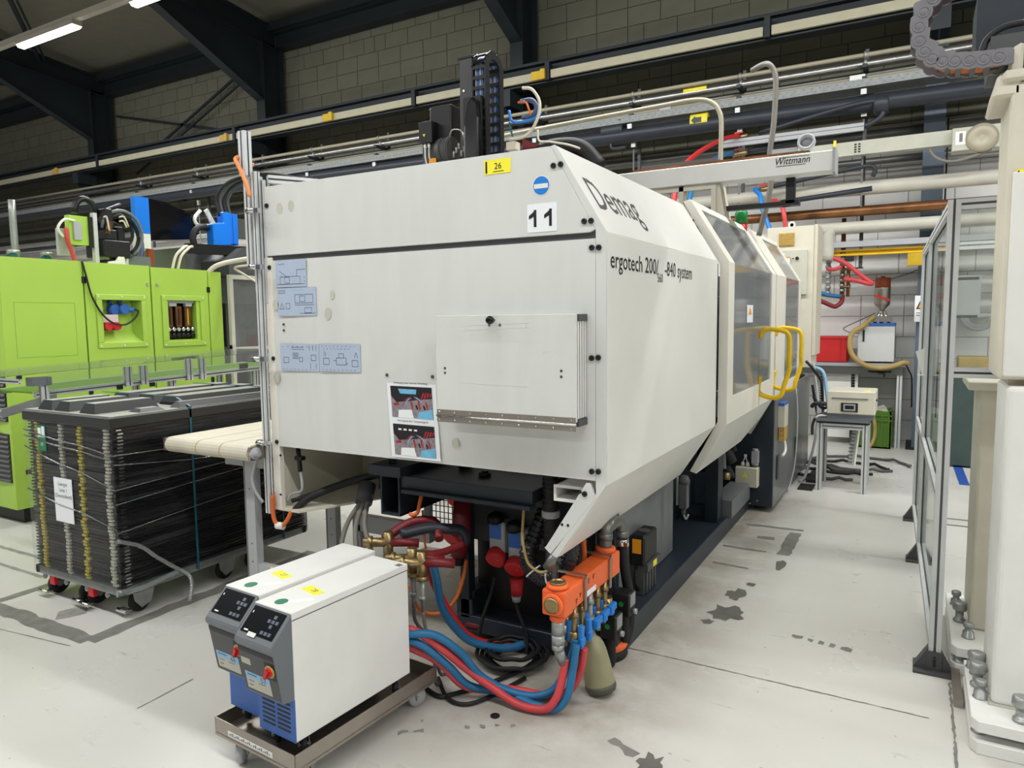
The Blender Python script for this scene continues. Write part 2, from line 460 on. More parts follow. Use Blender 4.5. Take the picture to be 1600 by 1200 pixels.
blotch(-0.80, 2.41, 0.05, 0.07, seed=9); blotch(-0.73, 4.85, 0.03, 0.12, n=12, seed=19)
strip(-0.985, 2.50, -0.865, 2.44, 0.045, 3, 'worn_patch', rag=0.25, step=0.025)
strip(-0.53, 3.80, -0.22, 3.755, 0.035, 4, 'worn_patch', rag=0.3, gaps=0.35, step=0.025)
strip(-1.12, 5.72, -0.70, 5.74, 0.05, 5); strip(-0.745, 5.72, -0.745, 5.08, 0.085, 6, gaps=0.08)
strip(-1.16, 5.10, -0.86, 5.10, 0.035, 15); strip(-1.14, 4.72, -0.90, 4.70, 0.03, 16); strip(-0.98, 5.42, -0.80, 5.44, 0.06, 21, gaps=.2)
strip(-5.4, 2.02, -3.70, 2.02, 0.10, 7); strip(-3.70, 2.02, -3.70, 3.62, 0.10, 8); strip(-4.72, 2.06, -4.72, 2.75, 0.07, 9)
strip(-4.18, 2.12, -4.05, 2.3, 0.12, 11, 'worn_patch', 'patch_light', 0.3, 0.2)
strip(-3.05, 4.05, -2.2, 4.05, 0.09, 10, m='patch_light'); strip(-7.2, 2.62, -4.9, 2.62, 0.035, 12, m='patch_light'); strip(-7.2, 2.42, -4.9, 2.42, 0.03, 13, m='patch_light')
strip(-1.2, 3.265, 0.10, 3.25, 0.007, 20, 'floor_joint', rag=0.4, step=0.02)
strip(0.185, 3.62, 0.185, 2.3, 0.009, 22, 'floor_joint', rag=0.4, step=0.02)
strip(-6, 1.66, -3.72, 1.94, 0.006, 23, 'floor_joint', 'patch_light', rag=0.4)
strip(-0.95, 1.95, -0.62, 2.42, 0.006, 24, 'floor_joint', rag=0.4, gaps=.1)
strip(-2.85, 1.74, -2.86, 2.02, 0.005, 26, 'floor_joint', 'patch_light', rag=0.4)
strip(-1.75, 2.13, -1.35, 2.42, 0.02, 25, 'worn_patch', 'patch_light', rag=0.6, gaps=0.45, step=0.02)
strip(0.43, 9.3, 0.455, 8.0, 0.085, 30, 'blue_tape', 'blue_tape', rag=0.02)
strip(0.2, 6.62, 1.2, 6.62, 0.03, 31, 'floor_joint'); strip(0.2, 6.42, 1.2, 6.42, 0.03, 32, 'floor_joint')
d = MB(); d.cyl((-1.47, 2.42, 0.0), (-1.47, 2.42, 0.004), 0.02); d.build('floor_plug', 'rubber', floor)

# ceiling (slightly pitched roof deck)
cl = MB(); cl.prism([(-26, 10.6, 7.45), (-26, -9, 9.2), (-26, -9, 9.4), (-26, 10.6, 7.65)], (35, 0, 0))
cl.build('ceiling', 'ceiling', kind='structure')

# back wall: block courses with recessed joints
WY = 10.5
wb = MB(); wb.box((-26, WY + 0.012, 3.78), (9, WY + 0.3, 7.7)); wb.box((-26, WY + 0.005, 0), (9, WY + 0.3, 3.78), 1)
wall = wb.build('wall_back', ['mortar', 'mortar_low'], kind='structure')
rd = random.Random(11)
near_b, far_b = [], []
BH = 0.27
zc = 0.0; row = 0
while zc < 7.45:
    x = 2.6 + (0.25 if row % 2 else 0.0)
    while x > -25.5:
        wdt = 0.5 if rd.random() > 0.14 else rd.choice((0.25, 0.33))
        b = (x - wdt + 0.006, x - 0.006, zc + 0.006, min(zc + BH - 0.006, 7.6), rd.uniform(0, 0.004))
        # in view, largest first: nearest to the camera and not behind the press
        near = x < 2.2 and x > -6.4 and zc > 1.2 and not (zc < 2.4 and x < -1.3)
        (near_b if near else far_b).append(b)
        x -= wdt
    zc += BH; row += 1
near_b.sort(key=lambda b: (b[0]+.25)**2 + (b[2]-1.65)**2)
far_b += near_b[300:]; near_b = near_b[:300]
shared = {}
for (x0, x1, z0, z1, pr) in near_b:
    low = z0 < 3.7
    key = (round(x1-x0, 3), round(z1-z0, 3), low)
    if key not in shared:
        q = MB(); q.box((0, -0.0, 0), (x1-x0, 0.02, z1-z0))
        o = q.build('block', 'block_low' if low else 'block', wall, local=True); shared[key] = o
    else:
        o = shared[key].copy(); COL.objects.link(o)
    o.location = Vector((x0, WY - pr, z0)) - wall.location
fb = MB()
for (x0, x1, z0, z1, pr) in far_b: fb.box((x0, WY - pr, z0), (x1, WY + 0.02, z1), 1 if z0 < 3.7 else 0)
fb.build('block_courses', ['block', 'block_low'], wall, kind='stuff')

# steel portal frames
def ibeam(mb, p, q, h, bw, up, tf=0.02, tw=0.014, m=0):
    p, q, up = Vector(p), Vector(q), Vector(up).normalized()
    for s in (-1, 1): mb.bar(p + up*s*(h/2 - tf/2), q + up*s*(h/2 - tf/2), bw, tf, m, up)
    mb.bar(p, q, tw, h - 2*tf, m, up)
names = {-16.65: 'dark portal frame at the far left end of the hall, column and haunched rafter',
         -11.05: 'dark portal frame left of the press, column and haunched rafter under the lamps',
         -5.47: 'dark portal frame rising behind the chain of the robot, top centre',
         0.10: 'blue-grey portal frame column behind the aluminium fence on the right'}
for cx, lb in names.items():
    t = thing('portal_frame', lb, 'steel frame', (cx, 10.15, 0), 0, 'portal frames along the wall')
    c = MB(); ibeam(c, (cx, 10.15, 0), (cx, 10.15, 6.95), 0.5, 0.22, Y)
    c.build('column', 'column_blue' if cx > 0 else 'hall_steel', t)
    r = MB(); ibeam(r, (cx, 10.3, 7.05), (cx, -8, 8.75), 0.42, 0.2, Z); r.build('rafter', 'hall_steel', t)
    h = MB(); h.prism([(cx-0.008, 9.92, 5.85), (cx-0.008, 9.92, 6.95), (cx-0.008, 7.2, 7.15)], (0.016, 0, 0))
    h.bar((cx, 9.92, 5.83), (cx, 7.2, 7.08), 0.2, 0.02, 0, Z); h.build('haunch', 'hall_steel', t)
    pl = MB(); pl.box((cx-0.17, 9.82, 0), (cx+0.17, 10.48, 0.02)); pl.build('base_plate', 'hall_steel', t)
e = MB(); ibeam(e, (-25.5, 10.33, 7.02), (8, 10.33, 7.02), 0.3, 0.24, Z); e.bar((-25.5, 10.2, 7.24), (8, 10.2, 7.24), 0.2, 0.16)
tag(e.build('eave_beam', 'hall_steel'), 'long dark steel eave beam where the block wall meets the roof', 'beam')
for (x0, z0, x1, z1, two, lb) in ((-16.3, 6.4, -11.3, 5.3, 0, 'thin dark wall brace falling to the right between the two left columns'),
                                  (-11.2, 7.0, -15.6, 5.25, 1, 'pair of dark wall brace angles rising to the right between the two left columns')):
    q = MB(); q.bar((x0, 10.35, z0), (x1, 10.35, z1), 0.03, 0.05)
    if two: q.bar((x0, 10.3, z0 - 0.24), (x1, 10.3, z1 - 0.24), 0.03, 0.04)
    tag(q.build('wall_brace', 'hall_steel'), lb, 'brace')
for (x0, y0, x1, y1, lb) in ((-16.6, 8.9, -11.1, 4.9, 'dark roof brace angle above the tube lamp, upper left'), (-11.1, 8.6, -16.6, 4.2, 'second dark roof brace crossing above the tube lamp, upper left'),
                             (-18.5, 9.4, -22, 6.0, 'short dark roof brace in the top left corner')):
    zf = lambda y: 7.0 + (10.3 - y)*0.093 + 0.1
    q = MB(); q.bar((x0, y0, zf(y0)), (x1, y1, zf(y1)), 0.07, 0.07); q.bar((x0+.18, y0, zf(y0)), (x1+.18, y1, zf(y1)), 0.03, 0.05)
    tag(q.build('roof_brace', 'hall_steel'), lb, 'brace')

# tube lamps on their trunking
t = thing('light_trunking', 'grey light trunking rail with two lit tube lamps, upper left', 'lamp', (-9, 5.8, 5.6))
q = MB(); q.box((-17.5, 5.76, 5.66), (3, 5.84, 5.74)); q.build('trunking', 'lamp_body', t)
for i, x in enumerate((-16.5, -13.85, -11.3, -8.65, -6.0, -3.3, -0.65)):
    b = MB(); b.box((x, 5.73, 5.6), (x+1.42, 5.87, 5.66)); bo = b.build('lamp_housing', 'lamp_body', t)
    b = MB(); b.prism([(x+0.01, 5.735, 5.6), (x+0.01, 5.76, 5.565), (x+0.01, 5.84, 5.565), (x+0.01, 5.865, 5.6)], (1.40, 0, 0)); b.build('diffuser', 'lamp', bo)
for (ry, lb) in ((0.4, 'light trunking with tube lamps over the aisle in front of the press'), (-5.0, 'light trunking with tube lamps behind the viewer')):
    t = thing('light_trunking', lb, 'lamp', (-9, ry, 5.6))
    q = MB(); q.box((-17.5, ry-.04, 5.66), (7, ry+.04, 5.74)); q.build('trunking', 'lamp_body', t)
    for x in [-16.5 + 2.65*i for i in range(9)]:
        b = MB(); b.box((x, ry-.07, 5.6), (x+1.42, ry+.07, 5.66)); bo = b.build('lamp_housing', 'lamp_body', t)
        b = MB(); b.prism([(x+0.01, ry-.065, 5.6), (x+0.01, ry-.04, 5.565), (x+0.01, ry+.04, 5.565), (x+0.01, ry+.065, 5.6)], (1.40, 0, 0)); b.build('diffuser', 'lamp', bo)

# crane runway with its cream conductor rail
t = thing('crane_runway', 'dark crane runway beam with a cream conductor rail along the back wall', 'beam', (-8, 9.62, 5.1))
q = MB(); ibeam(q, (-25.5, 9.62, 5.17), (8, 9.62, 5.17), 0.30, 0.20, Z); q.build('beam', 'hall_steel', t)
q = MB(); q.bar((-25.5, 9.62, 5.34), (8, 9.62, 5.34), 0.06, 0.05); q.build('crane_rail', 'hall_steel', t)
for i, x in enumerate((-24, -19.6, -15.6, -11.35, -7.0, -4.3, -2.15, 2.2)):
    pass
xs = [-25, -20.5, -15.7, -11.3, -7.1, -4.72, -1.72, 3.0]
for a, b in zip(xs[:-1], xs[1:]):
    q = MB(); q.box((a+0.05, 9.46, 5.055), (b-0.05, 9.505, 5.165)); q.build('conductor_rail', 'rail_cream', t)
for a in xs[1:-1]:
    q = MB(); q.box((a-0.035, 9.44, 5.03), (a+0.035, 9.55, 5.27)); q.build('rail_hanger', 'hall_steel', t)
for x in (-17.3, -11.55, -8.9, -4.84):
    q = MB(); q.box((x-0.13, 9.43, 5.05), (x+0.1, 9.46, 5.17)); q.box((x+.03, 9.40, 5.04), (x+.1, 9.43, 5.18)); q.build('marker_box', 'ochre' if x < -9 else 'yellow_dirty', t)
for cx in names:
    q = MB(); q.box((cx-0.11, 9.5, 4.78), (cx+0.11, 9.92, 5.02)); q.prism([(cx-.01, 9.92, 4.4), (cx-.01, 9.92, 4.8), (cx-.01, 9.5, 4.8)], (.02, 0, 0)); q.build('corbel', 'hall_steel', t)

# pipes along the wall
def wallpipe(name, label, m, y, z, r, x0=-24, x1=7, zr=None, cat='pipe', n=14):
    q = MB(); q.tube([(x0, y, z), (x1, y, z if zr is None else zr)], r, n)
    return tag(q.build(name, m), label, cat)
wallpipe('cream_pipe', 'uppermost thin cream pipe along the back wall', 'pipe_cream', 9.42, 4.61, 0.026)
wallpipe('silver_pipe', 'silver pipe second from the top on the wall brackets', 'steel', 9.5, 4.53, 0.05)
wallpipe('grey_pipe', 'dull grey pipe third from the top on the wall brackets', 'pipe_gray', 9.62, 4.44, 0.038)
wallpipe('cream_pipe', 'thin cream pipe just above the perforated cable tray', 'pipe_cream', 9.45, 4.365, 0.02)
wallpipe('cream_pipe', 'thin cream pipe hidden close behind the perforated cable tray', 'pipe_cream', 9.58, 4.36, 0.02)
wallpipe('black_pipe', 'thick black insulated pipe below the perforated cable tray', 'pipe_black', 9.4, 4.27, 0.095, zr=3.99)
wallpipe('grey_pipe', 'grey pipe against the wall under the thick black pipe', 'pipe_gray', 10.1, 3.86, 0.06)
wallpipe('grey_pipe', 'grey pipe on the wall level with the top of the robot beam', 'pipe_gray', 10.2, 3.55, 0.045)
wallpipe('white_pipe', 'thick off-white pipe above the copper pipe', 'pipe_white', 9.5, 3.12, 0.08)
wallpipe('copper_pipe', 'dark stained copper pipe under the thick off-white pipe', 'copper', 9.5, 2.86, 0.058)
q = MB(); q.tube(spl([(7, 9.5, 2.675), (-0.84, 9.5, 2.675), (-0.91, 9.5, 2.665), (-0.955, 9.5, 2.62), (-0.967, 9.5, 2.55), (-0.967, 9.5, 2.30)], 4), 0.068, 14)
tag(q.build('white_pipe', 'pipe_white'), 'off-white pipe below the copper pipe with an elbow by the beige cabinet', 'pipe')
q = MB(); q.tube([(-24, 9.6, 2.62), (-5, 9.6, 2.62)], 0.07, 14)
tag(q.build('white_pipe', 'pipe_cream'), 'lowest cream pipe on the wall behind the lime machine', 'pipe')
q = MB(); q.tube([(-24, 9.6, 2.95), (-3, 9.6, 2.95)], 0.05, 12)
tag(q.build('brown_pipe', 'brown_filter'), 'brown pipe on the wall behind the lime machine', 'pipe')
q = MB(); q.box((-0.95, 9.48, 2.445), (7, 9.52, 2.51)); q.box((-0.95, 9.52, 2.445), (7, 9.62, 2.455))
tag(q.build('cable_channel', 'gray_light'), 'light grey cable channel below the off-white pipe', 'cable tray')
t = thing('hoist_rail', 'yellow hoist rail with an end bracket in front of the blue column', 'rail', (-0.5, 9.55, 2.3))
q = MB(); ibeam(q, (-1.0, 9.6, 2.385), (0.14, 9.6, 2.385), 0.07, 0.1, Z); q.build('rail', 'yellow', t)
q = MB(); q.box((-0.12, 9.55, 2.21), (0.18, 9.60, 2.345)); q.box((-.13, 9.5, 2.2), (.19, 9.6, 2.225)); q.build('bracket', 'yellow_dirty', t)
t = thing('roof_strut', 'silver strut crossing behind the dusty clear fence panel', 'rail', (0.6, 9.0, 2.3))
q = MB(); q.box((0.13, 9.0, 2.315), (2.5, 9.05, 2.35)); q.box((0.13, 9.0, 2.365), (2.5, 9.05, 2.395)); q.build('strut', 'alu', t)
# perforated cable tray
t = thing('cable_tray', 'galvanised perforated cable tray running along the back wall', 'cable tray', (-8, 9.3, 4.2))
q = MB(); q.box((-24, 9.3, 4.225), (7, 9.302, 4.315)); q.box((-24, 9.3, 4.225), (7, 9.62, 4.227)); q.box((-24, 9.62, 4.225), (7, 9.622, 4.315)); q.build('tray', 'tray_gray', t)
q = MB()
x = -6.5
while x < 1.2:
    q.box((x, 9.2985, 4.285), (x+0.028, 9.3, 4.296)); q.box((x+0.045, 9.2985, 4.246), (x+0.073, 9.3, 4.257)); x += 0.09
x = -14.0
while x < -6.5:
    q.box((x, 9.2985, 4.262), (x+0.035, 9.3, 4.278)); x += 0.07
q.build('slots', 'alu_dark', t, kind='stuff')
q = MB()
for i in range(14): q.tube([(-24, 9.34+i*0.019, 4.24 + (i % 3)*0.012), (7, 9.34+i*0.019, 4.24 + (i % 2)*0.016)], 0.009, 6, i % 2)
q.build('cables', ['rubber', 'gray_dark'], t, kind='stuff')
# hanging brackets
first = None
bx = [-0.62, -2.02, -3.42, -4.85, -6.3, -7.8, -9.3, -10.8, -12.4, -14.2]
for i, x in enumerate(bx):
    if first is None:
        t = thing('pipe_bracket', 'dark pipe bracket, first from the right along the back wall', 'bracket', (0, 9.5, 2.2), 0, 'pipe brackets on the wall')
        q = MB(); q.box((-0.02, 9.66, 2.2), (0.02, 9.70, 4.75)); q.build('strut', 'gray_dark', t)
        for zz in (4.47, 4.33): 
            q = MB(); q.bar((0, 9.32, zz), (0, 10.5, zz), 0.05, 0.04); q.build('arm', 'dark_steel', t)
        q = MB(); q.cyl((0, 9.45, 2.9), (0, 9.45, 3.9), 0.012, 8); q.box((-.03, 9.43, 3.93), (.03, 9.47, 4.02)); q.build('hanger_rod', 'zinc', t)
        q = MB()
        for (zz, rr) in ((4.53, .055), (4.61, .03)): q.lathe((-0.015, 9.5 if rr > .04 else 9.42, zz), X, [(rr, 0), (rr+.012, 0), (rr+.012, .03), (rr, .03)], 12)
        q.build('pipe_clamp', 'zinc', t)
        q = MB(); q.box((-0.03, 9.28, 4.14), (0.03, 9.31, 4.2)); q.build('tray_clip', 'zinc', t)
        first = t; t.location.x = x
    else: dup(first, (x, 9.5, 2.2), label='dark pipe bracket, %s from the right along the back wall' % ('second', 'third', 'fourth', 'fifth', 'sixth', 'seventh', 'eighth', 'ninth', 'tenth')[i-1])
# pipe fittings and the bits the photo shows between the pipes
q = MB(); q.tube(spl([(-3.72, 9.4, 4.1), (-3.72, 9.38, 3.97), (-3.68, 9.38, 3.93), (-3.5, 9.38, 3.93)], 4), 0.022, 8); q.lathe((-3.85, 9.4, 4.165), X, [(0.1, 0), (.112, .02), (.112, .3), (.1, .32)], 14)
q.tube([(-3.85, 9.36, 4.26), (-3.55, 9.33, 4.28)], .035, 8)
tag(q.build('pipe_branch', 'pipe_black'), 'black branch fitting on the thick pipe above the robot beam', 'pipe fitting')
q = MB(); q.lathe((-2.62, 9.4, 4.13), X, [(0.097, 0), (0.1, .002), (.1, .22), (.097, .222)], 16); o = q.build('pipe_marker', 'clip_yellow'); tag(o, 'yellow-green flow marker sleeve on the thick black pipe', 'marker')
q = MB(); q.box((-2.55, 9.297, 4.10), (-2.47, 9.3, 4.16)); q.prism([(-2.6, 9.297, 4.13), (-2.55, 9.297, 4.08), (-2.55, 9.297, 4.18)], (0, .003, 0)); q.build('arrow', 'pipe_black', o)
q = MB(); q.lathe((-2.75, 9.5, 4.555), X, [(.051, 0), (.054, .002), (.054, .3), (.051, .302)], 14); tag(q.build('pipe_marker', 'clip_yellow'), 'faded yellow marker sleeve on the silver pipe', 'marker')
q = MB(); q.box((-3.05, 9.41, 4.335), (-2.9, 9.48, 4.40)); tag(q.build('junction_box', 'gray_light'), 'small pale clip box on the thin cream pipe, left of the cable bend', 'box')
q = MB(); q.box((-0.78, 9.41, 4.335), (-0.62, 9.48, 4.40)); tag(q.build('junction_box', 'white'), 'small white clip box on the thin cream pipe, right of the cable bend', 'box')
q = MB()
for dz in (0, .05): q.box((-2.2, 9.2, 3.72+dz), (-0.6, 9.24, 3.757+dz))
q.box((-2.2, 9.21, 3.74), (-.6, 9.24, 3.78))
tag(q.build('mounting_rail', 'gray_light'), 'double white mounting rail below the thick black pipe', 'rail')
q = MB(); q.tube(spl([(-0.45, 9.4, 4.02), (-0.42, 9.36, 3.92), (-0.5, 9.36, 3.84), (-0.75, 9.35, 3.78), (-1.9, 9.3, 3.66)], 5), 0.03, 10); q.tube(spl([(-.45, 9.33, 4.06), (-.8, 9.3, 4.03), (-1.75, 9.28, 3.86)], 5), .028, 10); q.lathe((-.52, 9.4, 4.025), X, [(.1,0),(.115,.02),(.115,.14),(.1,.16)], 14)
tag(q.build('branch_pipe', 'pipe_black'), 'black branch pipes dropping from the thick pipe to hose valves', 'pipe')
q = MB(); q.tube(spl([(-0.5, 9.35, 3.22), (-0.48, 9.33, 3.3), (-.56, 9.32, 3.34), (-0.9, 9.3, 3.30), (-1.6, 9.28, 3.20)], 5), 0.026, 10); q.tube([(-.5, 9.3, 3.08), (-1.5, 9.26, 3.0)], .03, 10)
tag(q.build('branch_pipe', 'pipe_black'), 'black branch pipes in front of the thick off-white pipe', 'pipe')
def valve(p, label, hm):
    t = thing('ball_valve', label, 'valve', p)
    q = MB(); q.tube([(p[0]-.09, p[1], p[2]-.01), (p[0]+.09, p[1], p[2]+.01)], .03, 10); q.build('valve_body', 'brass', t)
    q = MB(); q.bar((p[0]-.06, p[1]-.03, p[2]+.045), (p[0]+.04, p[1]-.03, p[2]+.05), .025, .02); q.build('lever', hm, t)
valve((-1.98, 9.28, 3.84), 'red-handled valve on the upper black branch pipe', 'red')
valve((-1.98, 9.28, 3.64), 'dark valve on the middle black branch pipe feeding a blue hose', 'red_dark')
valve((-1.68, 9.27, 3.18), 'brass valve with red lever on the black pipe by the blue hose', 'red')
valve((-1.56, 9.25, 2.99), 'brass valve with red lever on the black pipe by the pink hose', 'red')
# beige busbar trunking with its disc
t = thing('busbar_trunking', 'beige busbar trunking with a round cap at its end box', 'busbar', (-0.6, 9.3, 3.45))
q = MB(); q.box((-1.4, 9.3, 3.475), (0.30, 9.42, 3.63)); q.build('trunking', 'duct', t)
q = MB(); q.box((0.26, 9.2, 3.38), (0.72, 9.42, 3.62)); q.build('end_box', 'duct', t, bevel=.004)
q = MB(); q.lathe((0.53, 9.2, 3.49), (0, -1, 0), [(.15, 0), (.148, .02), (.1, .035), (.05, .03), (.03, .02)], 28); q.build('round_cap', 'pipe_cream', t)
q = MB(); q.box((0.29, 9.195, 3.44), (0.385, 9.2, 3.58)); q.box((.325, 9.193, 3.47), (.355, 9.195, 3.56), 1); q.build('rating_plate', ['white', 'ink_gray'], t)
for i in range(2):
    for j in range(4):
        q = MB(); q.box((-0.70+i*.04, 9.297, 3.50+j*.028), (-0.675+i*.04, 9.3, 3.518+j*.028)); q.build('vent_slot', 'black', t)
q = MB(); q.box((-.92, 9.28, 3.45), (-.89, 9.3, 3.66)); q.build('clamp_strip', 'clip_yellow', t)
q = MB()
for x in (-.02, .11):
    q.frame((x, 9.2995, 3.5), X, Z, .1, .11, .004, .001)
q.build('cover_plate', 'duct', t)
q = MB(); q.tube(spl([(0.05, 9.3, 3.45), (0.12, 9.25, 3.34), (.25, 9.22, 3.28), (.42, 9.22, 3.30), (.62, 9.22, 3.37)], 6), .018, 8); q.build('supply_cable', 'gray_hose', t)
q = MB(); q.box((0.25, 10.3, 3.72), (0.5, 10.46, 3.95)); tag(q.build('wall_box', 'column_blue'), 'small grey-blue box on the wall above the round busbar cap', 'box')
# ================================================================== the injection moulding press
P0 = thing('injection_moulding_press', 'large cream injection moulding press numbered 11 with a dark steel base', 'machine', (-2.0, 4.5, 0))
FY = 2.6; SX = -1.05
# end guard: upper front panel
def sheet(pts, ext, m='cream', name='panel', parent=P0, bevel=0.0, **k):
    q = MB(); q.prism(pts, ext); return q.build(name, m, parent, bevel=bevel, **k)
up = sheet([(-2.905, FY, 1.978), (-1.118, FY, 1.978), (-1.0955, FY, 1.988), (-1.285, FY, 2.325), (-2.905, FY, 2.325)], (0, 0.02, 0), 'cream_front', 'upper_front_panel', bevel=.002)
sheet([(-2.88, FY+.012, 1.93), (-1.095, FY+.012, 1.93), (-1.095, FY+.012, 1.99), (-2.88, FY+.012, 1.99)], (0, 0.01, 0), 'gray_dark', 'groove_strip')
# lower front panel, folded into a shallow pyramid
q = MB(); a = [(-2.872, FY, 0.998), (-1.0945, FY, 0.998), (-1.0945, FY, 1.953), (-2.872, FY, 1.953)]; c = (-1.985, FY-.016, 1.476)
q.faces(a + [c], [(0, 1, 4), (1, 2, 4), (2, 3, 4), (3, 0, 4)])
b = [(x, FY+.02, z) for x, y, z in a]
q.faces(a + b, [(0, 4, 5, 1), (1, 5, 6, 2), (2, 6, 7, 3), (3, 7, 4, 0), (4, 7, 6, 5)])
low = q.build('lower_front_panel', 'cream_front', P0)
# right-hand cover: front flange, side, sloped roof, sloped apron (one folded sheet)
T = 0.015
top, cr, cb, tip = (-1.268, 2.328), (SX, 1.975), (SX, 0.982), (-1.262, 0.655)
rc = MB()
rc.prism([(cr[0], FY, cr[1]), (cb[0], FY, cb[1]), (cb[0]-T, FY, cb[1]), (cr[0]-T, FY, cr[1])], (0, 1.77, 0))
rc.v = [(x, max(y, FY+.0122), z) for x, y, z in rc.v]
side = rc.build('side_panel', 'cream', P0, bevel=.002)
rc = MB(); rc.prism([(top[0], FY, top[1]), (cr[0], FY, cr[1]), (cr[0]-T, FY, cr[1]), (top[0]-T, FY, top[1]-.006)], (0, 1.77, 0)); rc.v = [(x, max(y, FY+.0122), z) for x, y, z in rc.v]; roof_r = rc.build('sloped_roof_panel', 'cream', P0, bevel=.002)
rc = MB(); rc.prism([(cb[0], FY, cb[1]), (tip[0], FY, tip[1]), (tip[0]-T, FY, tip[1]+.006), (cb[0]-T, FY, cb[1])], (0, 1.77, 0)); rc.v = [(x, max(y, FY+.0122), z) for x, y, z in rc.v]; apron = rc.build('sloped_apron', 'cream', P0, bevel=.002)
fl_ = MB()
fl_.prism([(-1.2835, FY, 2.325), (top[0], FY, top[1]), (cr[0], FY, cr[1]), (cb[0], FY, cb[1]), (tip[0]-.005, FY, tip[1]), (tip[0]-.035, FY, tip[1]+.005), (-1.093, FY, .945), (-1.093, FY, 1.985)], (0, .012, 0))
fl_.prism([(-1.093, FY-.001, .93), (tip[0]-.035, FY-.001, tip[1]+.012), (-1.325, FY-.001, .69), (-1.315, FY-.001, .70), (-1.135, FY-.001, .985), (-1.118, FY-.001, .985)], (0, .012, 0))
fl_.build('corner_flange', 'cream_front', P0)
q = MB(); q.cyl((-1.285, FY+.01, .66), (-1.315, FY+.01, .60), .018, 10, 0, .024); q.build('apron_buffer', 'pipe_gray', P0)
# flat roof and the left hand side
q = MB(); q.box((-2.905, FY+.021, 2.31), (-1.28, 4.36, 2.325)); q.build('roof_panel', 'cream', P0)
q = MB(); q.box((-2.92, FY+.021, 0.66), (-2.90, 4.36, 2.324)); q.build('left_panel', 'cream', P0)
q = MB(); q.box((-2.925, FY-.002, 0.655), (-2.872, FY+.03, 1.97)); q.build('left_corner_strip', 'cream_edge', P0, bevel=.003)
q = MB(); q.prism([(-2.90, FY, 0.66), (-2.90, FY+1.6, .66), (-2.90, FY+1.6, 1.0), (-2.90, FY, 1.0)], (.015, 0, 0)); q.prism([(-2.9, FY, .655), (-2.9, 4.3, .655), (-2.2, 4.3, .70), (-2.2, 3.4, .70), (-2.75, FY, .655)], (0, 0, .012))
q.prism([(-2.885, 3.25, .67), (-2.3, 3.25, .67), (-2.2, 3.25, 1.0), (-2.885, 3.25, 1.0)], (0, .015, 0)); q.build('left_pocket', 'beige', P0)
# bolts in pairs along the flange
for (x, z) in ((-1.273, 2.247), (-1.241, 2.249), (-1.141, 2.021), (-1.112, 2.021), (-1.109, 1.918), (-1.08, 1.917), (-1.110, 1.489), (-1.082, 1.491), (-1.110, 1.035), (-1.082, 1.037), (-1.141, .940),
               (-2.888, 2.23), (-2.886, 1.92), (-2.885, 1.455), (-2.885, 1.02)):
    q = MB(); q.lathe((x, FY, z), (0, -1, 0), [(.0115, -.002), (.0115, .006), (.009, .009), (.005, .009), (.0045, .004)], 14); q.build('bolt', 'black', P0)
for (x, z) in ((-1.16, .945), (-1.243, .80), (-1.216, .80), (-2.865, .95), (-2.876, .74)):
    q = MB(); q.cyl((x, FY-.003, z), (x, FY+.002, z), .006, 10); q.build('screw_hole', 'ink', P0)
q = MB()
for (x, z) in ((-2.80, 1.63), (-2.80, 1.60), (-2.28, 1.635), (-2.28, 1.6)): q.cyl((x, FY-.008, z), (x, FY, z), .006, 8)
q.build('rivet', 'gray_dark', low)
q = MB(); q.lathe((-2.13, FY-.006, 1.393), (0, -1, 0), [(.008, 0), (.008, .012), (.003, .014)], 10); q.lathe((-1.872, FY-.006, 1.393), (0, -1, 0), [(.008, 0), (.008, .012), (.003, .014)], 10); q.build('peg', 'gray_dark', low)
q = MB()
for (x, z, rx, rz) in ((-2.8, 2.21, .022, .028), (-2.72, 2.215, .02, .028), (-2.49, 1.68, .022, .03), (-2.46, 1.77, .014, .022), (-2.845, 1.73, .02, .025), (-2.86, 1.36, .022, .03), (-1.76, 1.10, .02, .022)):
    yy = FY - .001 if z > 1.96 else FY - .009
    q = MB(); q.poly([(x + rx*math.cos(t*PI/8), yy, z + rz*math.sin(t*PI/8)) for t in range(16)]); q.build('adhesive_mark', 'tarnish', low)

# lettering on the right-hand cover
sl = (Vector((SX, 0, 1.975)) - Vector((-1.268, 0, 2.328))).normalized()
nsl = Vector((.353, 0, .218)).normalized()
text('Demag', 0.222, Vector((-1.1165, 2.70, 2.0815)) + nsl*.001, Y, -sl, 'ink_soft', roof_r, align='LEFT', sx=.855, off=.006)
o = Vector((SX + .001, 2.645, 1.842))
text('ergotech 200/', 0.098, o, Y, Z, 'ink', side, align='LEFT', sx=1.06, off=.007)
text('560', 0.058, (SX + .001, 3.228, 1.808), Y, Z, 'ink', side, align='LEFT', sx=.95)
text('-840 system', 0.098, (SX + .001, 3.338, 1.842), Y, Z, 'ink', side, align='LEFT', sx=.975, off=.007)

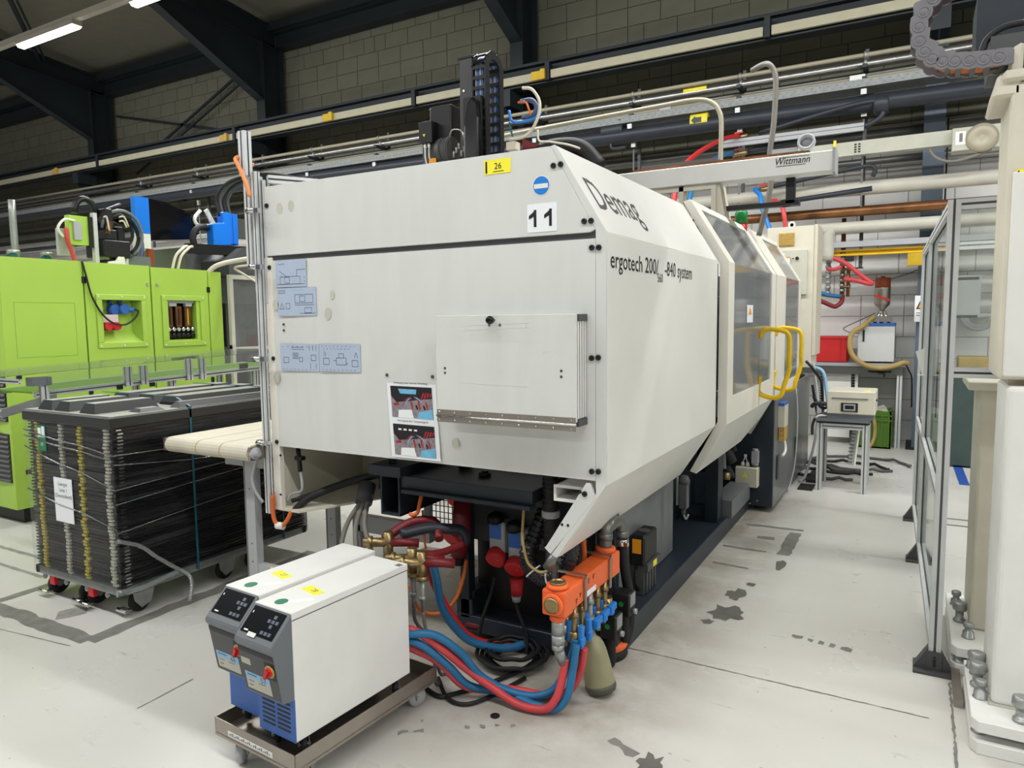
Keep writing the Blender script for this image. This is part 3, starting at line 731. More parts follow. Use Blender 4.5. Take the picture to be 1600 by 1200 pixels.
# stickers on the front
def sticker(name, x0, z0, x1, z1, m, y=FY, parent=None, label=None, t=.002):
    q = MB(); q.box((x0, y - t, z0), (x1, y, z1)); return q.build(name, m, parent or P0, label=label)
st = sticker('inventory_sticker', -1.594, 2.244, -1.467, 2.303, 'sticker_yellow', label='yellow inventory sticker reading 26')
text('26', .036, (-1.527, FY-.003, 2.263), X, Z, 'ink', st)
q = MB(); q.box((-1.587, FY-.003, 2.25), (-1.579, FY-.002, 2.297)); q.box((-1.55, FY-.003, 2.252), (-1.50, FY-.002, 2.2545)); q.build('fine_print', 'ink', st)
q = MB(); q.lathe((-1.328, FY, 2.176), (0, -1, 0), [(.040, 0), (.040, .0012)], 36); bd = q.build('inspection_badge', 'white', up, label='round blue inspection badge')
q = MB(); q.lathe((-1.328, FY-.001, 2.176), (0, -1, 0), [(.036, 0), (.036, .0012)], 36); q.box((-1.36, FY-.0026, 2.165), (-1.297, FY-.0022, 2.183), 1); q.build('badge_face', ['blue_valve', 'white'], bd)
bb = sticker('number_sheet', -1.392, 1.993, -1.259, 2.106, 'paper', parent=up, label='white sheet with the number 11')
for xx in (-1.366, -1.297):
    q = MB(); q.prism([(xx+.004, FY-.003, 2.014), (xx+.016, FY-.003, 2.014), (xx+.016, FY-.003, 2.082), (xx+.007, FY-.003, 2.082), (xx+.001, FY-.003, 2.073), (xx-.018, FY-.003, 2.060), (xx-.018, FY-.003, 2.045), (xx+.004, FY-.003, 2.056)], (0, .0008, 0)); q.build('numeral', 'ink', bb)
def plan(x0, z0, x1, z1, segs, y, warn=False, nm='layout_label'):
    st = sticker(nm, x0, z0, x1, z1, 'label_blue', y, low, label='pale blue machine layout plan')
    W, H = x1-x0, z1-z0; q = MB()
    lines(q, (x0, y-.0026, z0), X, Z, -Y, [(a*W, b*H, c*W, d*H) for a, b, c, d in segs], 0, .0022)
    q.build('plan_print', 'ink_blue', st); return st
rd = random.Random(4)
def dashes(n, z, x0=.06, x1=.95, L=.03): return [(x0 + (x1-x0)*i/n, z, x0 + (x1-x0)*i/n + L, z) for i in range(n)]
def rect(a, b, c, d): return [(a, b, c, b), (c, b, c, d), (c, d, a, d), (a, d, a, b)]
yl = FY - .006
plan(-2.838, 1.817, -2.627, 1.952, rect(.15, .1, .8, .38) + rect(.3, .14, .45, .36) + [(.1, .85, .3, .85), (.12, .6, .35, .4), (.7, .4, .7, .62), (.7, .62, .98, .62), (.05, .1, .95, .1), (.92, .2, .97, .2), (.92, .33, .97, .33)], yl)
plan(-2.830, 1.673, -2.565, 1.812, rect(.46, .45, .92, .75) + rect(.58, .5, .72, .7) + rect(.04, .82, .2, .9) + rect(.7, .1, .88, .28) + [(.05, .25, .17, .25), (.05, .25, .11, .45), (.11, .45, .17, .25), (.45, .38, .95, .38), (.58, .08, .98, .08)] + rect(.22, .25, .32, .45), yl - .001)
plan(-2.826, 1.396, -2.559, 1.532, dashes(7, .9) + dashes(9, .06) + rect(.08, .3, .22, .5) + [(.3, .88, .62, .88), (.3, .8, .62, .8)] + [(.32, .66-.05*i, .48, .66-.05*i) for i in range(5)] + rect(.5, .35, .58, .5) + rect(.8, .4, .92, .6) + [(.78, .1, .78, .3), (.92, .1, .92, .3), (.76, .95, .76, .75), (.85, .95, .85, .75), (.93, .95, .93, .75)], yl - .001)
plan(-2.551, 1.400, -2.289, 1.534, dashes(9, .92) + dashes(8, .82, .1, .8) + dashes(9, .06) + rect(.42, .25, .66, .5) + rect(.48, .5, .6, .65) + rect(.1, .25, .24, .48) + [(.12, .55, .12, .75), (.16, .55, .16, .7)] + rect(.8, .2, .94, .42) + [(.86, .5, .9, .7), (.9, .7, .94, .5), (.66, .3, .7, .3), (.35, .4, .42, .4)], yl - .0065)
# poster with the two photo prints
ang = -0.035
def pp(u, v, d=.012): return Vector((-2.137, FY - d, 1.386)) + Vector((math.cos(ang), 0, math.sin(ang)*.0 - .006))*u + Vector((.058, 0, -1.0))*v
q = MB(); q.prism([pp(0, 0), pp(.277, -.003), pp(.277, .372), pp(0, .375)], (0, .002, 0)); poster = q.build('instruction_poster', 'paper', low, label='white sheet with two photo prints of hoses')
text('Versorgung über zentrale Verteilung', .013, pp(.135, .03, .0128), X, Z, 'ink', poster, name='poster_title')
text('Versorgung über Temperiergerät', .013, pp(.135, .205, .0128), X, Z, 'ink', poster, name='poster_title')
for v0 in (.042, .218):
    q = MB(); D = .0128
    q.poly([pp(.02, v0, D), pp(.255, v0, D), pp(.255, v0+.145, D), pp(.02, v0+.145, D)], 0); D += .0003
    q.poly([pp(.02, v0, D), pp(.255, v0, D), pp(.255, v0+.05, D), pp(.17, v0+.06, D), pp(.05, v0+.075, D), pp(.02, v0+.045, D)], 1); D += .0003
    for i in range(4): q.poly([pp(.185+.018*i, v0+.062-.006*i, D), pp(.194+.018*i, v0+.060-.006*i, D), pp(.214+.014*i, v0+.026, D), pp(.205+.014*i, v0+.026, D)], 2)
    q.poly([pp(.03, v0+.08, D), pp(.06, v0+.075, D), pp(.065, v0+.088, D), pp(.035, v0+.09, D)], 2)
    q.poly([pp(.055, v0+.145, D), pp(.06, v0+.11, D), pp(.135, v0+.105, D), pp(.145, v0+.145, D)], 3)
    q.poly([pp(.165, v0+.145, D), pp(.175, v0+.115, D), pp(.252, v0+.098, D), pp(.252, v0+.145, D)], 4)
    if v0 < .1: q.poly([pp(.065, v0+.012, D), pp(.17, v0+.012, D), pp(.165, v0+.034, D), pp(.075, v0+.034, D)], 4)
    else:
        for i in range(4): q.poly([pp(.05+.03*i, v0+.02, D), pp(.068+.03*i, v0+.02, D), pp(.068+.03*i, v0+.028, D), pp(.05+.03*i, v0+.028, D)], 3)
    D += .0003
    for k, (mm, dx) in enumerate(((2, 0), (4, .012))):
        arc = [(.14 + dx - .055*math.cos(t*PI/10) , v0+.10 - .055*math.sin(t*PI/10)) for t in range(9)]
        for (a, b2), (c2, d2) in zip(arc[:-1], arc[1:]):
            q.poly([pp(a, b2, D), pp(c2, d2, D), pp(c2, d2+.007, D), pp(a, b2+.007, D)], mm)
    for i in range(7): q.poly([pp(.13+.014*i, v0+.07+.008*(i % 3), D), pp(.138+.014*i, v0+.065+.008*(i % 3), D), pp(.146+.014*i, v0+.10, D), pp(.138+.014*i, v0+.105, D)], (2, 0, 1)[i % 3])
    q.build('photo_print', ['photo_floor', 'photo_dark', 'photo_red', 'paper', 'photo_blue'], poster)

# document box with hinge, bellows and knob
by = 2.5
lid = MB(); lid.box((-1.789, by, 1.243), (-1.132, by+.012, 1.663)); box = lid.build('document_box', 'cream_front', P0, bevel=.002, label='pale grey drop-down document box with piano hinge')
q = MB(); q.box((-1.777, by+.012, 1.25), (-1.15, FY-.002, 1.65)); q.build('box_body', 'cream_front', box)
q = MB(); q.box((-1.146, by+.014, 1.25), (-1.1335, FY-.006, 1.64)); q.build('bellows_core', 'gray_dark', box)
for i in range(4):
    q = MB(); q.box((-1.146, by+.016+i*.021, 1.256), (-1.132, by+.029+i*.021, 1.636)); q.build('bellows_fold', 'white', box)
for zz in (1.635, 1.225):
    q = MB(); q.box((-1.1315-.018, by+.014, zz), (-1.127, FY-.004, zz+.027)); q.build('bellows_end', 'gray_dark', box)
q = MB(); q.box((-1.789, by-.002, 1.238), (-1.134, by, 1.262)); q.cyl((-1.789, by-.004, 1.235), (-1.132, by-.004, 1.235), .005, 8, 1); q.box((-1.789, by-.002, 1.208), (-1.134, by+.002, 1.232))
for i in range(9): 
    for z in (1.252, 1.218): q.lathe((-1.775+i*.078, by-.002, z), (0, -1, 0), [(.005, 0), (.003, .003)], 8, 1)
q.build('piano_hinge', ['stainless', 'chrome'], box)
q = MB(); q.lathe((-1.498, by, 1.642), (0, -1, 0), [(.006, 0), (.006, .012), (.012, .016), (.0165, .024), (.0175, .033), (.0145, .042), (.007, .047)], 18); q.build('knob', 'black_gloss', box)
q = MB()
for (x, z) in ((-1.52, 1.622), (-1.47, 1.622), (-1.744, 1.44), (-1.744, 1.42), (-1.196, 1.443), (-1.196, 1.42)): q.lathe((x, by, z), (0, -1, 0), [(.006, 0), (.004, .003)], 10)
q.build('screw', 'gray_dark', box)
q = MB(); lines(q, (-1.65, by-.0008, 1.60), X, Z, -Y, [(0, 0, .33, .012), (0, .02, .33, .03), (.3, .0, .3, .03), (.22, -.04, .26, -.046), (.36, -.09, .41, -.075), (.38, -.08, .44, -.1), (.0, -.22, .3, -.225)], 0, .0015); q.build('scratch', 'white', box)

# ---- sliding guard doors (proud of the cover)
DX, dtop, dcr, dcb, dtip = -1.0, (-1.243, 2.366), (-1.0, 1.975), (-1.0, .978), (-1.182, .655)
q = MB(); q.prism([(-1.29, 4.371, 2.315), (-1.075, 4.371, 1.965), (-1.075, 4.371, .99), (-1.27, 4.371, .67), (-1.45, 4.371, .67), (-1.45, 4.371, 2.315)], (0, .12, 0)); q.build('door_gap', 'gray_plastic', P0)
def door(y0, y1, name, label, win, skirt):
    d = MB(); th = .055
    # vertical face as a frame round the window
    def band(ya, yb, za, zb): d.box((DX - .03, ya, za), (DX, yb, zb))
    wy0, wy1, wz0 = win
    band(y0, wy0, dcb[1], dcr[1]); band(wy1, y1, dcb[1], dcr[1]); band(wy0, wy1, dcb[1], wz0)
    # sloped upper part
    e = Vector((dtop[0]-dcr[0], 0, dtop[1]-dcr[1])); nn = Vector((e.z, 0, -e.x)).normalized()
    def slope(ya, yb, s0, s1):
        a = Vector((dcr[0], 0, dcr[1])) + e*s0; b = Vector((dcr[0], 0, dcr[1])) + e*s1
        d.prism([(a.x, ya, a.z), (b.x, ya, b.z), (b.x-nn.x*.03, ya, b.z-nn.z*.03), (a.x-nn.x*.03, ya, a.z-nn.z*.03)], (0, yb-ya, 0))
    slope(y0, wy0, 0, 1); slope(wy1, y1, 0, 1); slope(wy0, wy1, .88, 1)
    # end return facing the viewer, following the outline
    out = [dtop, dcr, dcb, dtip]; inn = [(dtop[0]-th*.75, dtop[1]-th*.2), (dcr[0]-th, dcr[1]-.016), (dcb[0]-th, dcb[1]+.016), (dtip[0]-th*.75, dtip[1]+th*.2)]
    for k in range(3):
        d.prism([(out[k][0], y0-.012, out[k][1]), (out[k+1][0], y0-.012, out[k+1][1]), (inn[k+1][0], y0-.012, inn[k+1][1]), (inn[k][0], y0-.012, inn[k][1])], (0, .0115, 0))
    fr = d.build(name, 'cream_edge', P0, label=label)
    q = MB(); q.box((DX - .014, wy0, wz0), (DX - .008, wy1, dcr[1]))
    a = Vector((dcr[0], 0, dcr[1])) - nn*.008; b = a + e*.88
    q.prism([(a.x, wy0, a.z), (b.x, wy0, b.z), (b.x-nn.x*.006, wy0, b.z-nn.z*.006), (a.x-nn.x*.006, wy0, a.z-nn.z*.006)], (0, wy1-wy0, 0)); q.build('window_pane', 'guard_window', fr)
    s0, s1, s2 = skirt
    q = MB(); q.prism([(dcb[0], y0, dcb[1]), (dcb[0], y1, dcb[1]), (dcb[0]-.09, s2, dcb[1]-.16), (dtip[0], s1, dtip[1]), (dtip[0], y0, dtip[1])], (-.02, 0, .01)); q.build('skirt', 'cream', fr)
    return fr
d1 = door(4.455, 6.10, 'guard_door', 'nearer sliding guard door with a large clear window', (4.60, 5.93, 1.14), (4.455, 5.75, 6.10))
d2 = door(6.16, 7.55, 'guard_door', 'farther sliding guard door with a clear window', (6.62, 7.45, 1.06), (6.2, 6.5, 6.9))
# door handles: bent yellow loops standing off the doors
def loop(y, parent):
    A, B = -1.0, -.80
    pts = [(A, y, 1.48), (A+.01, y, 1.52), (A+.05, y, 1.545), (B-.05, y, 1.535), (B-.01, y, 1.51), (B, y, 1.46), (B, y, 1.32), (B, y, 1.24), (B-.03, y-.03, 1.12), (B-.04, y-.04, 1.07), (B-.09, y-.04, 1.045), (A+.02, y-.02, 1.06), (A-.02+.01, y-.01, 1.10), (A+.0, y, 1.2)]
    q = MB(); q.tube(spl(pts, 5), .017, 12); return q.build('handle', 'yellow', parent, label='bent yellow handle loop')
loop(5.50, d1); loop(6.12, d2)
q = MB(); q.box((DX - .006, 5.02, 1.60), (DX - .005, 5.22, 1.72)); wl = q.build('warning_label', 'paper', d1)
q = MB(); q.prism([(DX - .0045, 5.06, 1.655), (DX - .0045, 5.18, 1.655), (DX - .0045, 5.12, 1.708)], (.0008, 0, 0)); q.build('warning_sign', 'orange_sticker', wl)
# what shows behind the windows: clamp unit, platens, tie bars
q = MB(); q.box((-2.88, 4.47, 1.0), (-2.86, 7.48, 2.28)); q.box((-2.86, 7.46, 1.0), (-1.1, 7.48, 2.2)); q.build('inner_fill_sheet', 'white', P0)  # white sheet added to lighten the unlit interior behind the windows
q = MB(); q.box((-1.75, 4.75, .95), (-1.25, 5.15, 1.9)); q.box((-1.8, 5.6, .9), (-1.3, 5.9, 1.95)); q.box((-1.8, 6.9, .9), (-1.25, 7.3, 2.0)); q.build('platen', 'cab_gray2', P0, bevel=.01)
q = MB(); q.box((-1.6, 5.15, 1.1), (-1.35, 5.6, 1.75)); q.build('mould_half', 'navy', P0, bevel=.008)
for (x, z) in ((-1.32, 1.82), (-1.32, 1.05), (-1.9, 1.82), (-1.9, 1.05)):
    q = MB(); q.cyl((x, 4.6, z), (x, 7.4, z), .035, 14); q.build('tie_bar', 'chrome', P0)
q = MB(); q.box((-2.9, 4.45, .66), (-2.87, 7.6, 2.3)); q.box((-2.9, 7.5, .66), (-1.15, 7.53, 1.9)); q.build('rear_guard', 'beige', P0)
q = MB(); q.box((-1.62, 4.75, .98), (-1.05, 7.5, 1.0)); q.build('drip_tray', 'gray_light', P0)

# ---- machine bed
q = MB(); q.box((-2.02, 3.0, .10), (-1.97, 3.06, .95)); q.box((-2.05, 3.02, .2), (-1.95, 3.3, .24)); q.build('bed_post', 'dark_steel', P0)
q = MB(); q.box((-1.33, 3.18, .14), (-1.24, 3.24, .70)); q.build('bed_post', 'dark_steel', P0)
q = MB(); q.box((-2.05, 3.0, .03), (-1.21, 8.4, .115)); q.box((-2.05, 3.0, .115), (-1.95, 8.3, .2)); q.box((-1.209, 3.1, .0), (-1.195, 8.3, .13)); q.build('bed_frame', 'navy', P0, bevel=.004)
q = MB(); q.box((-2.04, 3.5, .115), (-1.34, 4.48, .95)); q.build('bed_housing', 'cab_gray2', P0, bevel=.008)
q = MB(); q.box((-2.0, 3.14, .118), (-1.34, 3.18, .93)); q.build('bed_shade_sheet', 'black', P0)  # added black sheet: paints the dark under the press
q = MB(); q.box((-2.04, 4.48, .115), (-1.55, 6.3, .95)); q.build('bed_core', 'dark_steel', P0)
q = MB(); q.box((-1.33, 5.25, .115), (-1.235, 5.40, .95)); q.build('bed_post', 'dark_steel', P0)
q = MB(); q.box((-1.33, 5.42, .115), (-1.17, 6.1, .25)); q.build('bed_step', 'cab_gray2', P0)
q = MB()
for (y, z, r) in ((5.75, .72, .04), (5.7, .55, .05), (5.72, .42, .035), (5.8, .62, .03)): q.tube(spl([(-1.5, y, z), (-1.3, y, z+.02), (-1.25, y+.03, z-.06)], 4), r, 10)
q.build('hydraulic_hose', 'rubber', P0)
q = MB(); q.cyl((-1.29, 5.6, .4), (-1.23, 5.6, .4), .03, 12); q.cyl((-1.27, 5.62, .75), (-1.22, 5.55, .8), .02, 10); q.build('hydraulic_fitting', 'brass', P0)
q = MB(); q.bar((-1.27, 5.5, .70), (-1.25, 5.48, .48), .04, .006); q.build('bed_bracket', 'gray_light', P0)
# feet
for (x, y) in ((-1.30, 3.16), (-1.95, 3.12)):
    q = MB(); q.lathe((x, y, 0), Z, [(.125, 0), (.13, .008), (.13, .04), (.12, .045)], 26); ft = q.build('machine_foot', 'rubber', P0)
    q = MB(); q.lathe((x, y, .045), Z, [(.122, 0), (.128, .005), (.128, .028), (.11, .034), (.03, .034), (.03, .06)], 26); q.build('foot_plate', 'orange' if x > -1.5 else 'red_dark', ft)
# lower front underframe
q = MB(); q.frame((-2.302, 2.72, .68), X, Z, .12, .202, .009, .001); q.box((-2.302, 2.72, .68), (-2.293, 3.4, .882)); q.box((-2.191, 2.72, .68), (-2.182, 3.4, .882)); q.box((-2.302, 2.72, .873), (-2.182, 3.4, .882)); q.box((-2.302, 2.72, .68), (-2.182, 3.4, .689)); q.box((-2.302, 3.38, .68), (-2.182, 3.4, .88)); ub = q.build('box_beam', 'dark_steel', P0, label='open-ended dark square tube with cables inside')
q = MB(); q.box((-2.36, 2.70, .882), (-2.16, 3.2, .93)); q.lathe((-2.27, 2.78, .93), Z, [(.022, 0), (.022, .02), (.015, .022)], 8); q.build('beam_plate', 'dark_steel', ub)
q = MB()
for k in range(3): q.tube(spl([(-2.26+.02*k, 3.3, .72), (-2.27+.015*k, 3.0, .75), (-2.25+.012*k, 2.86, .80-.02*k), (-2.235+.016*k, 2.80, .74), (-2.225+.016*k, 2.9, .70)], 5), .006, 6)
q.build('loose_cable', 'gray_light', ub)
q = MB(); q.box((-2.18, 2.73, .825), (-1.45, 3.5, .885)); q.box((-2.16, 2.7, .805), (-1.45, 2.76, .825)); q.lathe((-1.8, 2.9, .885), Z, [(.03, 0), (.03, .02), (.018, .02), (.018, .03)], 12); q.build('bed_crossbeam', 'dark_steel', P0, bevel=.002)
for b0, b1 in (((-2.55, 3.0, .72), (-2.3, 3.08, .86)), ((-1.45, 3.0, .62), (-1.30, 3.1, .95))):
    q = MB(); q.box(b0, b1); q.build('bed_bracket', 'dark_steel', P0)
q = MB(); q.box((-2.3, 3.5, .86), (-1.25, 4.4, .98)); q.build('bed_top', 'dark_steel', P0)
q = MB(); q.frame((-1.30, 2.64, .885), X, Z, .17, .07, .012, .001); q.box((-1.30, 2.64, .943), (-1.115, 3.5, .955)); q.box((-1.30, 2.64, .885), (-1.288, 3.5, .955)); q.box((-1.30, 2.64, .885), (-1.115, 3.5, .897)); q.build('cable_duct', 'cream', P0, label='open cream cable duct under the front panel')
# rear electrical cabinet and its fittings
q = MB(); q.box((-1.40, 6.15, .045), (-1.0, 6.2, .95)); q.box((-2.04, 6.2, .06), (-1.04, 6.9, .98)); cabn = q.build('lower_cabinet', 'navy', P0, bevel=.004, label='dark blue-grey lower cabinet with grey doors')
for y0, y1 in ((6.16, 7.2), (7.22, 8.35)):
    q = MB(); q.box((-1.02, y0, .04), (-.995, y1, .97 if y0 < 7 else 1.0)); dd = q.build('cabinet_door', 'cab_gray', cabn, bevel=.004)
    q = MB(); q.box((-.995, y0+.12, .26), (-.985, y0+.2, .46)); q.build('pull_recess', 'navy', dd)
q = MB(); q.box((-2.04, 6.9, .06), (-1.05, 8.38, 1.0)); q.build('cabinet_body', 'dark_steel', cabn)
q = MB(); q.box((-.995, 6.33, .70), (-.945, 6.53, .88)); q.box((-.995, 6.33, .88), (-.95, 6.53, .905), 1); q.box((-.99, 6.34, .58), (-.945, 6.52, .70), 2); q.build('socket_box', ['beige', 'blue_tcu', 'ochre'], cabn)
q = MB(); q.tube(spl([(-.97, 6.42, .62), (-.95, 6.42, .55), (-.94, 6.38, .49), (-.95, 6.3, .46)], 4), .012, 8); q.build('cable_hook', 'white', cabn)
q = MB(); q.tube(spl([(-.95, 7.0, .98), (-.93, 7.0, .7), (-.94, 6.98, .3), (-.97, 6.95, .1), (-.99, 6.9, .02)], 4), .007, 6); q.build('hanging_cable', 'gray_light', cabn)
jb = MB(); jb.box((-1.292, 6.07, .215), (-1.105, 6.15, .385)); jo = jb.build('junction_box', 'beige', cabn, bevel=.008, label='beige junction box with a warning triangle')
q = MB(); q.prism([(-1.235, 6.068, .30), (-1.185, 6.068, .30), (-1.21, 6.068, .348)], (0, .001, 0)); q.build('warning_sign', 'sticker_yellow', jo)
q = MB()
for x in (-1.235, -1.195): q.lathe((x, 6.11, .385), Z, [(.017, 0), (.017, .02), (.012, .035), (.008, .04)], 10); q.tube([(x, 6.11, .42), (-1.215, 6.11, .47)], .005, 6)
q.lathe((-1.215, 6.11, .465), Z, [(.013, 0), (.013, .02)], 8); q.build('cable_gland', 'white', jo)
q = MB(); q.box((-1.16, 6.08, .42), (-1.11, 6.15, .52)); q.lathe((-1.135, 6.11, .40), Z, [(.028, 0), (.028, .03)], 12); q.lathe((-1.135, 6.11, .52), Z, [(.02, 0), (.024, .02)], 12); q.build('sensor', 'gray_light', cabn)
q = MB()
for (x, z) in ((-1.27, .11), (-1.12, .09), (-1.18, .06)): q.lathe((x, 6.15, z), (0, -1, 0), [(.008, 0), (.006, .006)], 8)
q.tube(spl([(-1.37, 6.15, .34), (-1.35, 6.13, .32), (-1.31, 6.13, .32)], 4), .006, 6)
q.build('screw', 'zinc', cabn)
# limit switch hanging where door and cover meet
q = MB(); q.box((-1.235, 4.25, .47), (-1.19, 4.31, .62)); q.lathe((-1.21, 4.28, .62), Z, [(.03, 0), (.035, .02), (.02, .05)], 10); q.lathe((-1.215, 4.28, .43), Z, [(.014, 0), (.014, .04)], 8); sw = q.build('limit_switch', 'gray_dark', P0)
q = MB(); q.tube(spl([(-1.215, 4.28, .43), (-1.2, 4.28, .40), (-1.185, 4.28, .43)], 4), .006, 6); q.box((-1.262, 4.28, .48), (-1.255, 4.3, .70)); q.build('switch_cable', 'gray_light', sw)
# sensor and cables in the left pocket, with the looped orange cable
q = MB(); q.cyl((-2.80, 2.66, .985), (-2.79, 2.66, .86), .012, 10); q.box((-2.82, 2.65, .92), (-2.77, 2.68, .94)); so = q.build('proximity_switch', 'black', P0)
q = MB(); q.tube(spl([(-2.79, 2.66, .86), (-2.78, 2.66, .80), (-2.79, 2.66, .755), (-2.85, 2.65, .735), (-2.875, 2.64, .70)], 5), .007, 8); q.build('switch_cable', 'gray_light', so)
q = MB(); q.tube(spl([(-2.905, 2.575, .74), (-2.912, 2.575, .66), (-2.90, 2.575, .60), (-2.87, 2.58, .578), (-2.835, 2.59, .60), (-2.81, 2.61, .66)], 5), .011, 10); oc = q.build('orange_loop_cable', 'orange_wire', P0)
q = MB(); q.lathe((-2.895, 2.58, .578), (1, .2, -.05), [(.019, 0), (.019, .045)], 10); q.build('white_coupler', 'white', oc)
q = MB(); q.tube(spl([(-2.82, 2.62, .64), (-2.75, 2.68, .72), (-2.6, 2.8, .79), (-2.45, 2.9, .83), (-2.3, 3.0, .84)], 5), .02, 10); q.tube(spl([(-2.84, 2.64, .70), (-2.72, 2.72, .745), (-2.5, 2.86, .82), (-2.32, 2.96, .85)], 5), .012, 8); q.build('black_cable', 'rubber', P0)
# ================================================================== linear robot on top of the press
R0 = thing('linear_robot', 'linear robot with a long white beam and a tall black telescopic arm above the press', 'robot', (-1.5, 5.7, 2.35))
q = MB(); q.box((-4.6, 5.45, 2.635), (-0.54, 5.62, 2.772)); bm = q.build('beam', 'white', R0, bevel=.004, label='white robot beam with a maker plate')
q = MB(); q.box((-0.542, 5.43, 2.62), (-0.525, 5.64, 2.785)); q.build('beam_end_cap', 'gray_light', bm)
q = MB(); q.box((-2.0, 5.50, 2.772), (-0.7, 5.58, 2.80)); q.build('guide_rail', 'copper', bm)
q = MB(); q.box((-1.95, 5.56, 2.775), (-1.35, 5.64, 2.835)); q.box((-1.33, 5.55, 2.79), (-.9, 5.57, 2.81), 1); q.build('cable_tray', ['gray_plastic', 'white'], bm)
text('Wittmann', .066, (-0.80, 5.448, 2.708), X, Z, 'ink', bm, sx=.85, shear=.25, off=.01)
q = MB(); q.box((-0.91, 5.447, 2.695), (-.715, 5.449, 2.699)); q.box((-.89, 5.447, 2.752), (-.69, 5.449, 2.756)); q.build('logo_bar', 'ink', bm)
q = MB(); q.lathe((-.72, 5.52, 2.85), (0, -1, .25), [(.055, 0), (.06, .005), (.06, .03), (.055, .035), (.043, .035), (.043, 0)], 22); q.box((-.95, 5.5, 2.80), (-.78, 5.54, 2.83)); q.build('cable_ring', 'gray_light', bm)
q = MB(); q.frame((-1.88, 5.5, 2.33), X, Z, .54, .30, .035, .02); q.box((-1.62, 5.48, 2.33), (-1.585, 5.56, 2.63)); q.prism([(-1.585, 5.5, 2.36), (-1.52, 5.5, 2.36), (-1.585, 5.5, 2.6)], (0, .02, 0)); q.prism([(-1.34, 5.5, 2.36), (-1.27, 5.5, 2.36), (-1.32, 5.5, 2.63), (-1.34, 5.5, 2.63)], (0, .2, 0)); q.box((-1.88, 5.52, 2.3), (-1.3, 5.8, 2.36)); q.build('support_frame', 'beige', R0)
q = MB(); q.box((-2.6, 5.6, 2.44), (-0.84, 5.66, 2.475)); q.box((-.86, 5.57, 2.455), (-.80, 5.63, 2.64)); q.box((-.89, 5.57, 2.44), (-.77, 5.66, 2.475)); q.build('lower_bar', 'black', R0)
# vertical axis with cable chain, drive and looms on the far left of the beam
vx, vy = -3.225, 5.0
q = MB(); q.box((vx-.06, vy, 2.3), (vx+.055, vy+.1, 3.725)); va = q.build('vertical_arm', 'gray_dark', R0, label='tall dark telescopic arm profile')
q = MB(); q.box((vx-.075, vy-.01, 3.725), (vx+.07, vy+.11, 3.74)); q.box((vx-.09, vy+.03, 3.67), (vx-.075, vy+.07, 3.725))
for dx in (-.05, .05): q.lathe((vx+dx, vy+.02, 3.74), Z, [(.011, 0), (.011, .012)], 8)
q.build('arm_cap', 'black', va)
q = MB(); q.box((vx-.075, vy+.02, 2.3), (vx-.06, vy+.07, 3.48)); q.build('toothed_rack', 'brown_filter', va)
q = MB(); q.lathe((vx-.02, vy, 3.475), (0, -1, 0), [(.012, 0), (.01, .01)], 8); q.build('arm_screw', 'chrome', va)
# chain: an upright U, the links run up on the left and down on the right
cx0, cx1, cy, ctop = 4.95, 5.17, -3.0, 3.61
rr = (cx1 - cx0)/2; mid = (cx0 + cx1)/2
path = []
zz = 2.75
while zz < ctop - .001: path.append((cx0, zz, PI/2)); zz += .078
n_ = 5
for i in range(n_): 
    th = PI - PI*(i+.5)/n_; path.append((mid + rr*math.cos(th), ctop + rr*math.sin(th), th - PI/2))
zz = ctop
while zz > 2.95: path.append((cx1, zz, -PI/2)); zz -= .078
ch = None
for (x, z, th) in path:
    if ch is None:
        q = MB()
        for s in (0, 1): q.cbox((0, s*.115, 0), (.08, .012, .062))
        for s in (-1, 1): q.cbox((.0, .0575, s*.026), (.026, .115, .008))
        ch = q.build('chain_link', 'black', R0, local=True); lk = ch
    else: lk = ch.copy(); COL.objects.link(lk)
    lk.location = Vector((cy, x, z)) - R0.location; lk.rotation_euler = (0, -th, PI/2)
q = MB()
for k, mm in enumerate((0, 1, 0, 1, 2)):
    yy = cy - .098 + .02*k
    q.tube([(yy, cx0, 2.7), (yy, cx0, ctop)] + [(yy, mid + rr*math.cos(PI - PI*i/10), ctop + rr*math.sin(PI - PI*i/10)) for i in range(1, 10)] + [(yy, cx1, ctop), (yy, cx1, 2.95)], .009, 6, mm)
q.build('chain_cables', ['gray_light', 'blue_tcu', 'black'], R0, kind='stuff')
q = MB(); q.box((vx+.075, vy-.12, 2.3), (vx+.235, vy-.06, 3.08)); q.build('chain_guide', 'black', R0)
q = MB(); q.prism([(vx+.10, vy-.12, 2.3), (vx+.24, vy-.12, 2.3), (vx+.25, vy-.12, 2.9), (vx+.235, vy-.12, 3.02), (vx+.19, vy-.12, 3.07), (vx+.15, vy-.12, 3.02), (vx+.11, vy-.12, 2.85)], (0, -.06, 0)); q.build('drive_cover', 'black_gloss', R0, bevel=.02, seg=3)
q = MB(); q.prism([(vx+.09, vy-.122, 2.74), (vx+.13, vy-.122, 2.70), (vx+.11, vy-.122, 2.84), (vx+.10, vy-.122, 2.86)], (0, .002, 0)); q.build('worn_label', 'white', R0)
q = MB(); q.box((vx-.36, vy+.02, 2.55), (vx-.13, vy+.2, 3.24)); mo = q.build('servo_motor', 'black', R0, bevel=.02, seg=2)
q = MB(); q.box((vx-.40, vy-.07, 2.93), (vx-.27, vy+.02, 3.10)); q.prism([(vx-.36, vy-.071, 3.0), (vx-.345, vy-.071, 2.975), (vx-.33, vy-.071, 3.0)], (0, -.002, 0), 1); q.build('terminal_box', ['black', 'sticker_yellow'], mo, bevel=.004)
q = MB(); q.box((vx-.31, vy-.06, 2.75), (vx-.24, vy-.05, 2.80)); q.build('orange_tag', 'orange_sticker', mo)
q = MB()
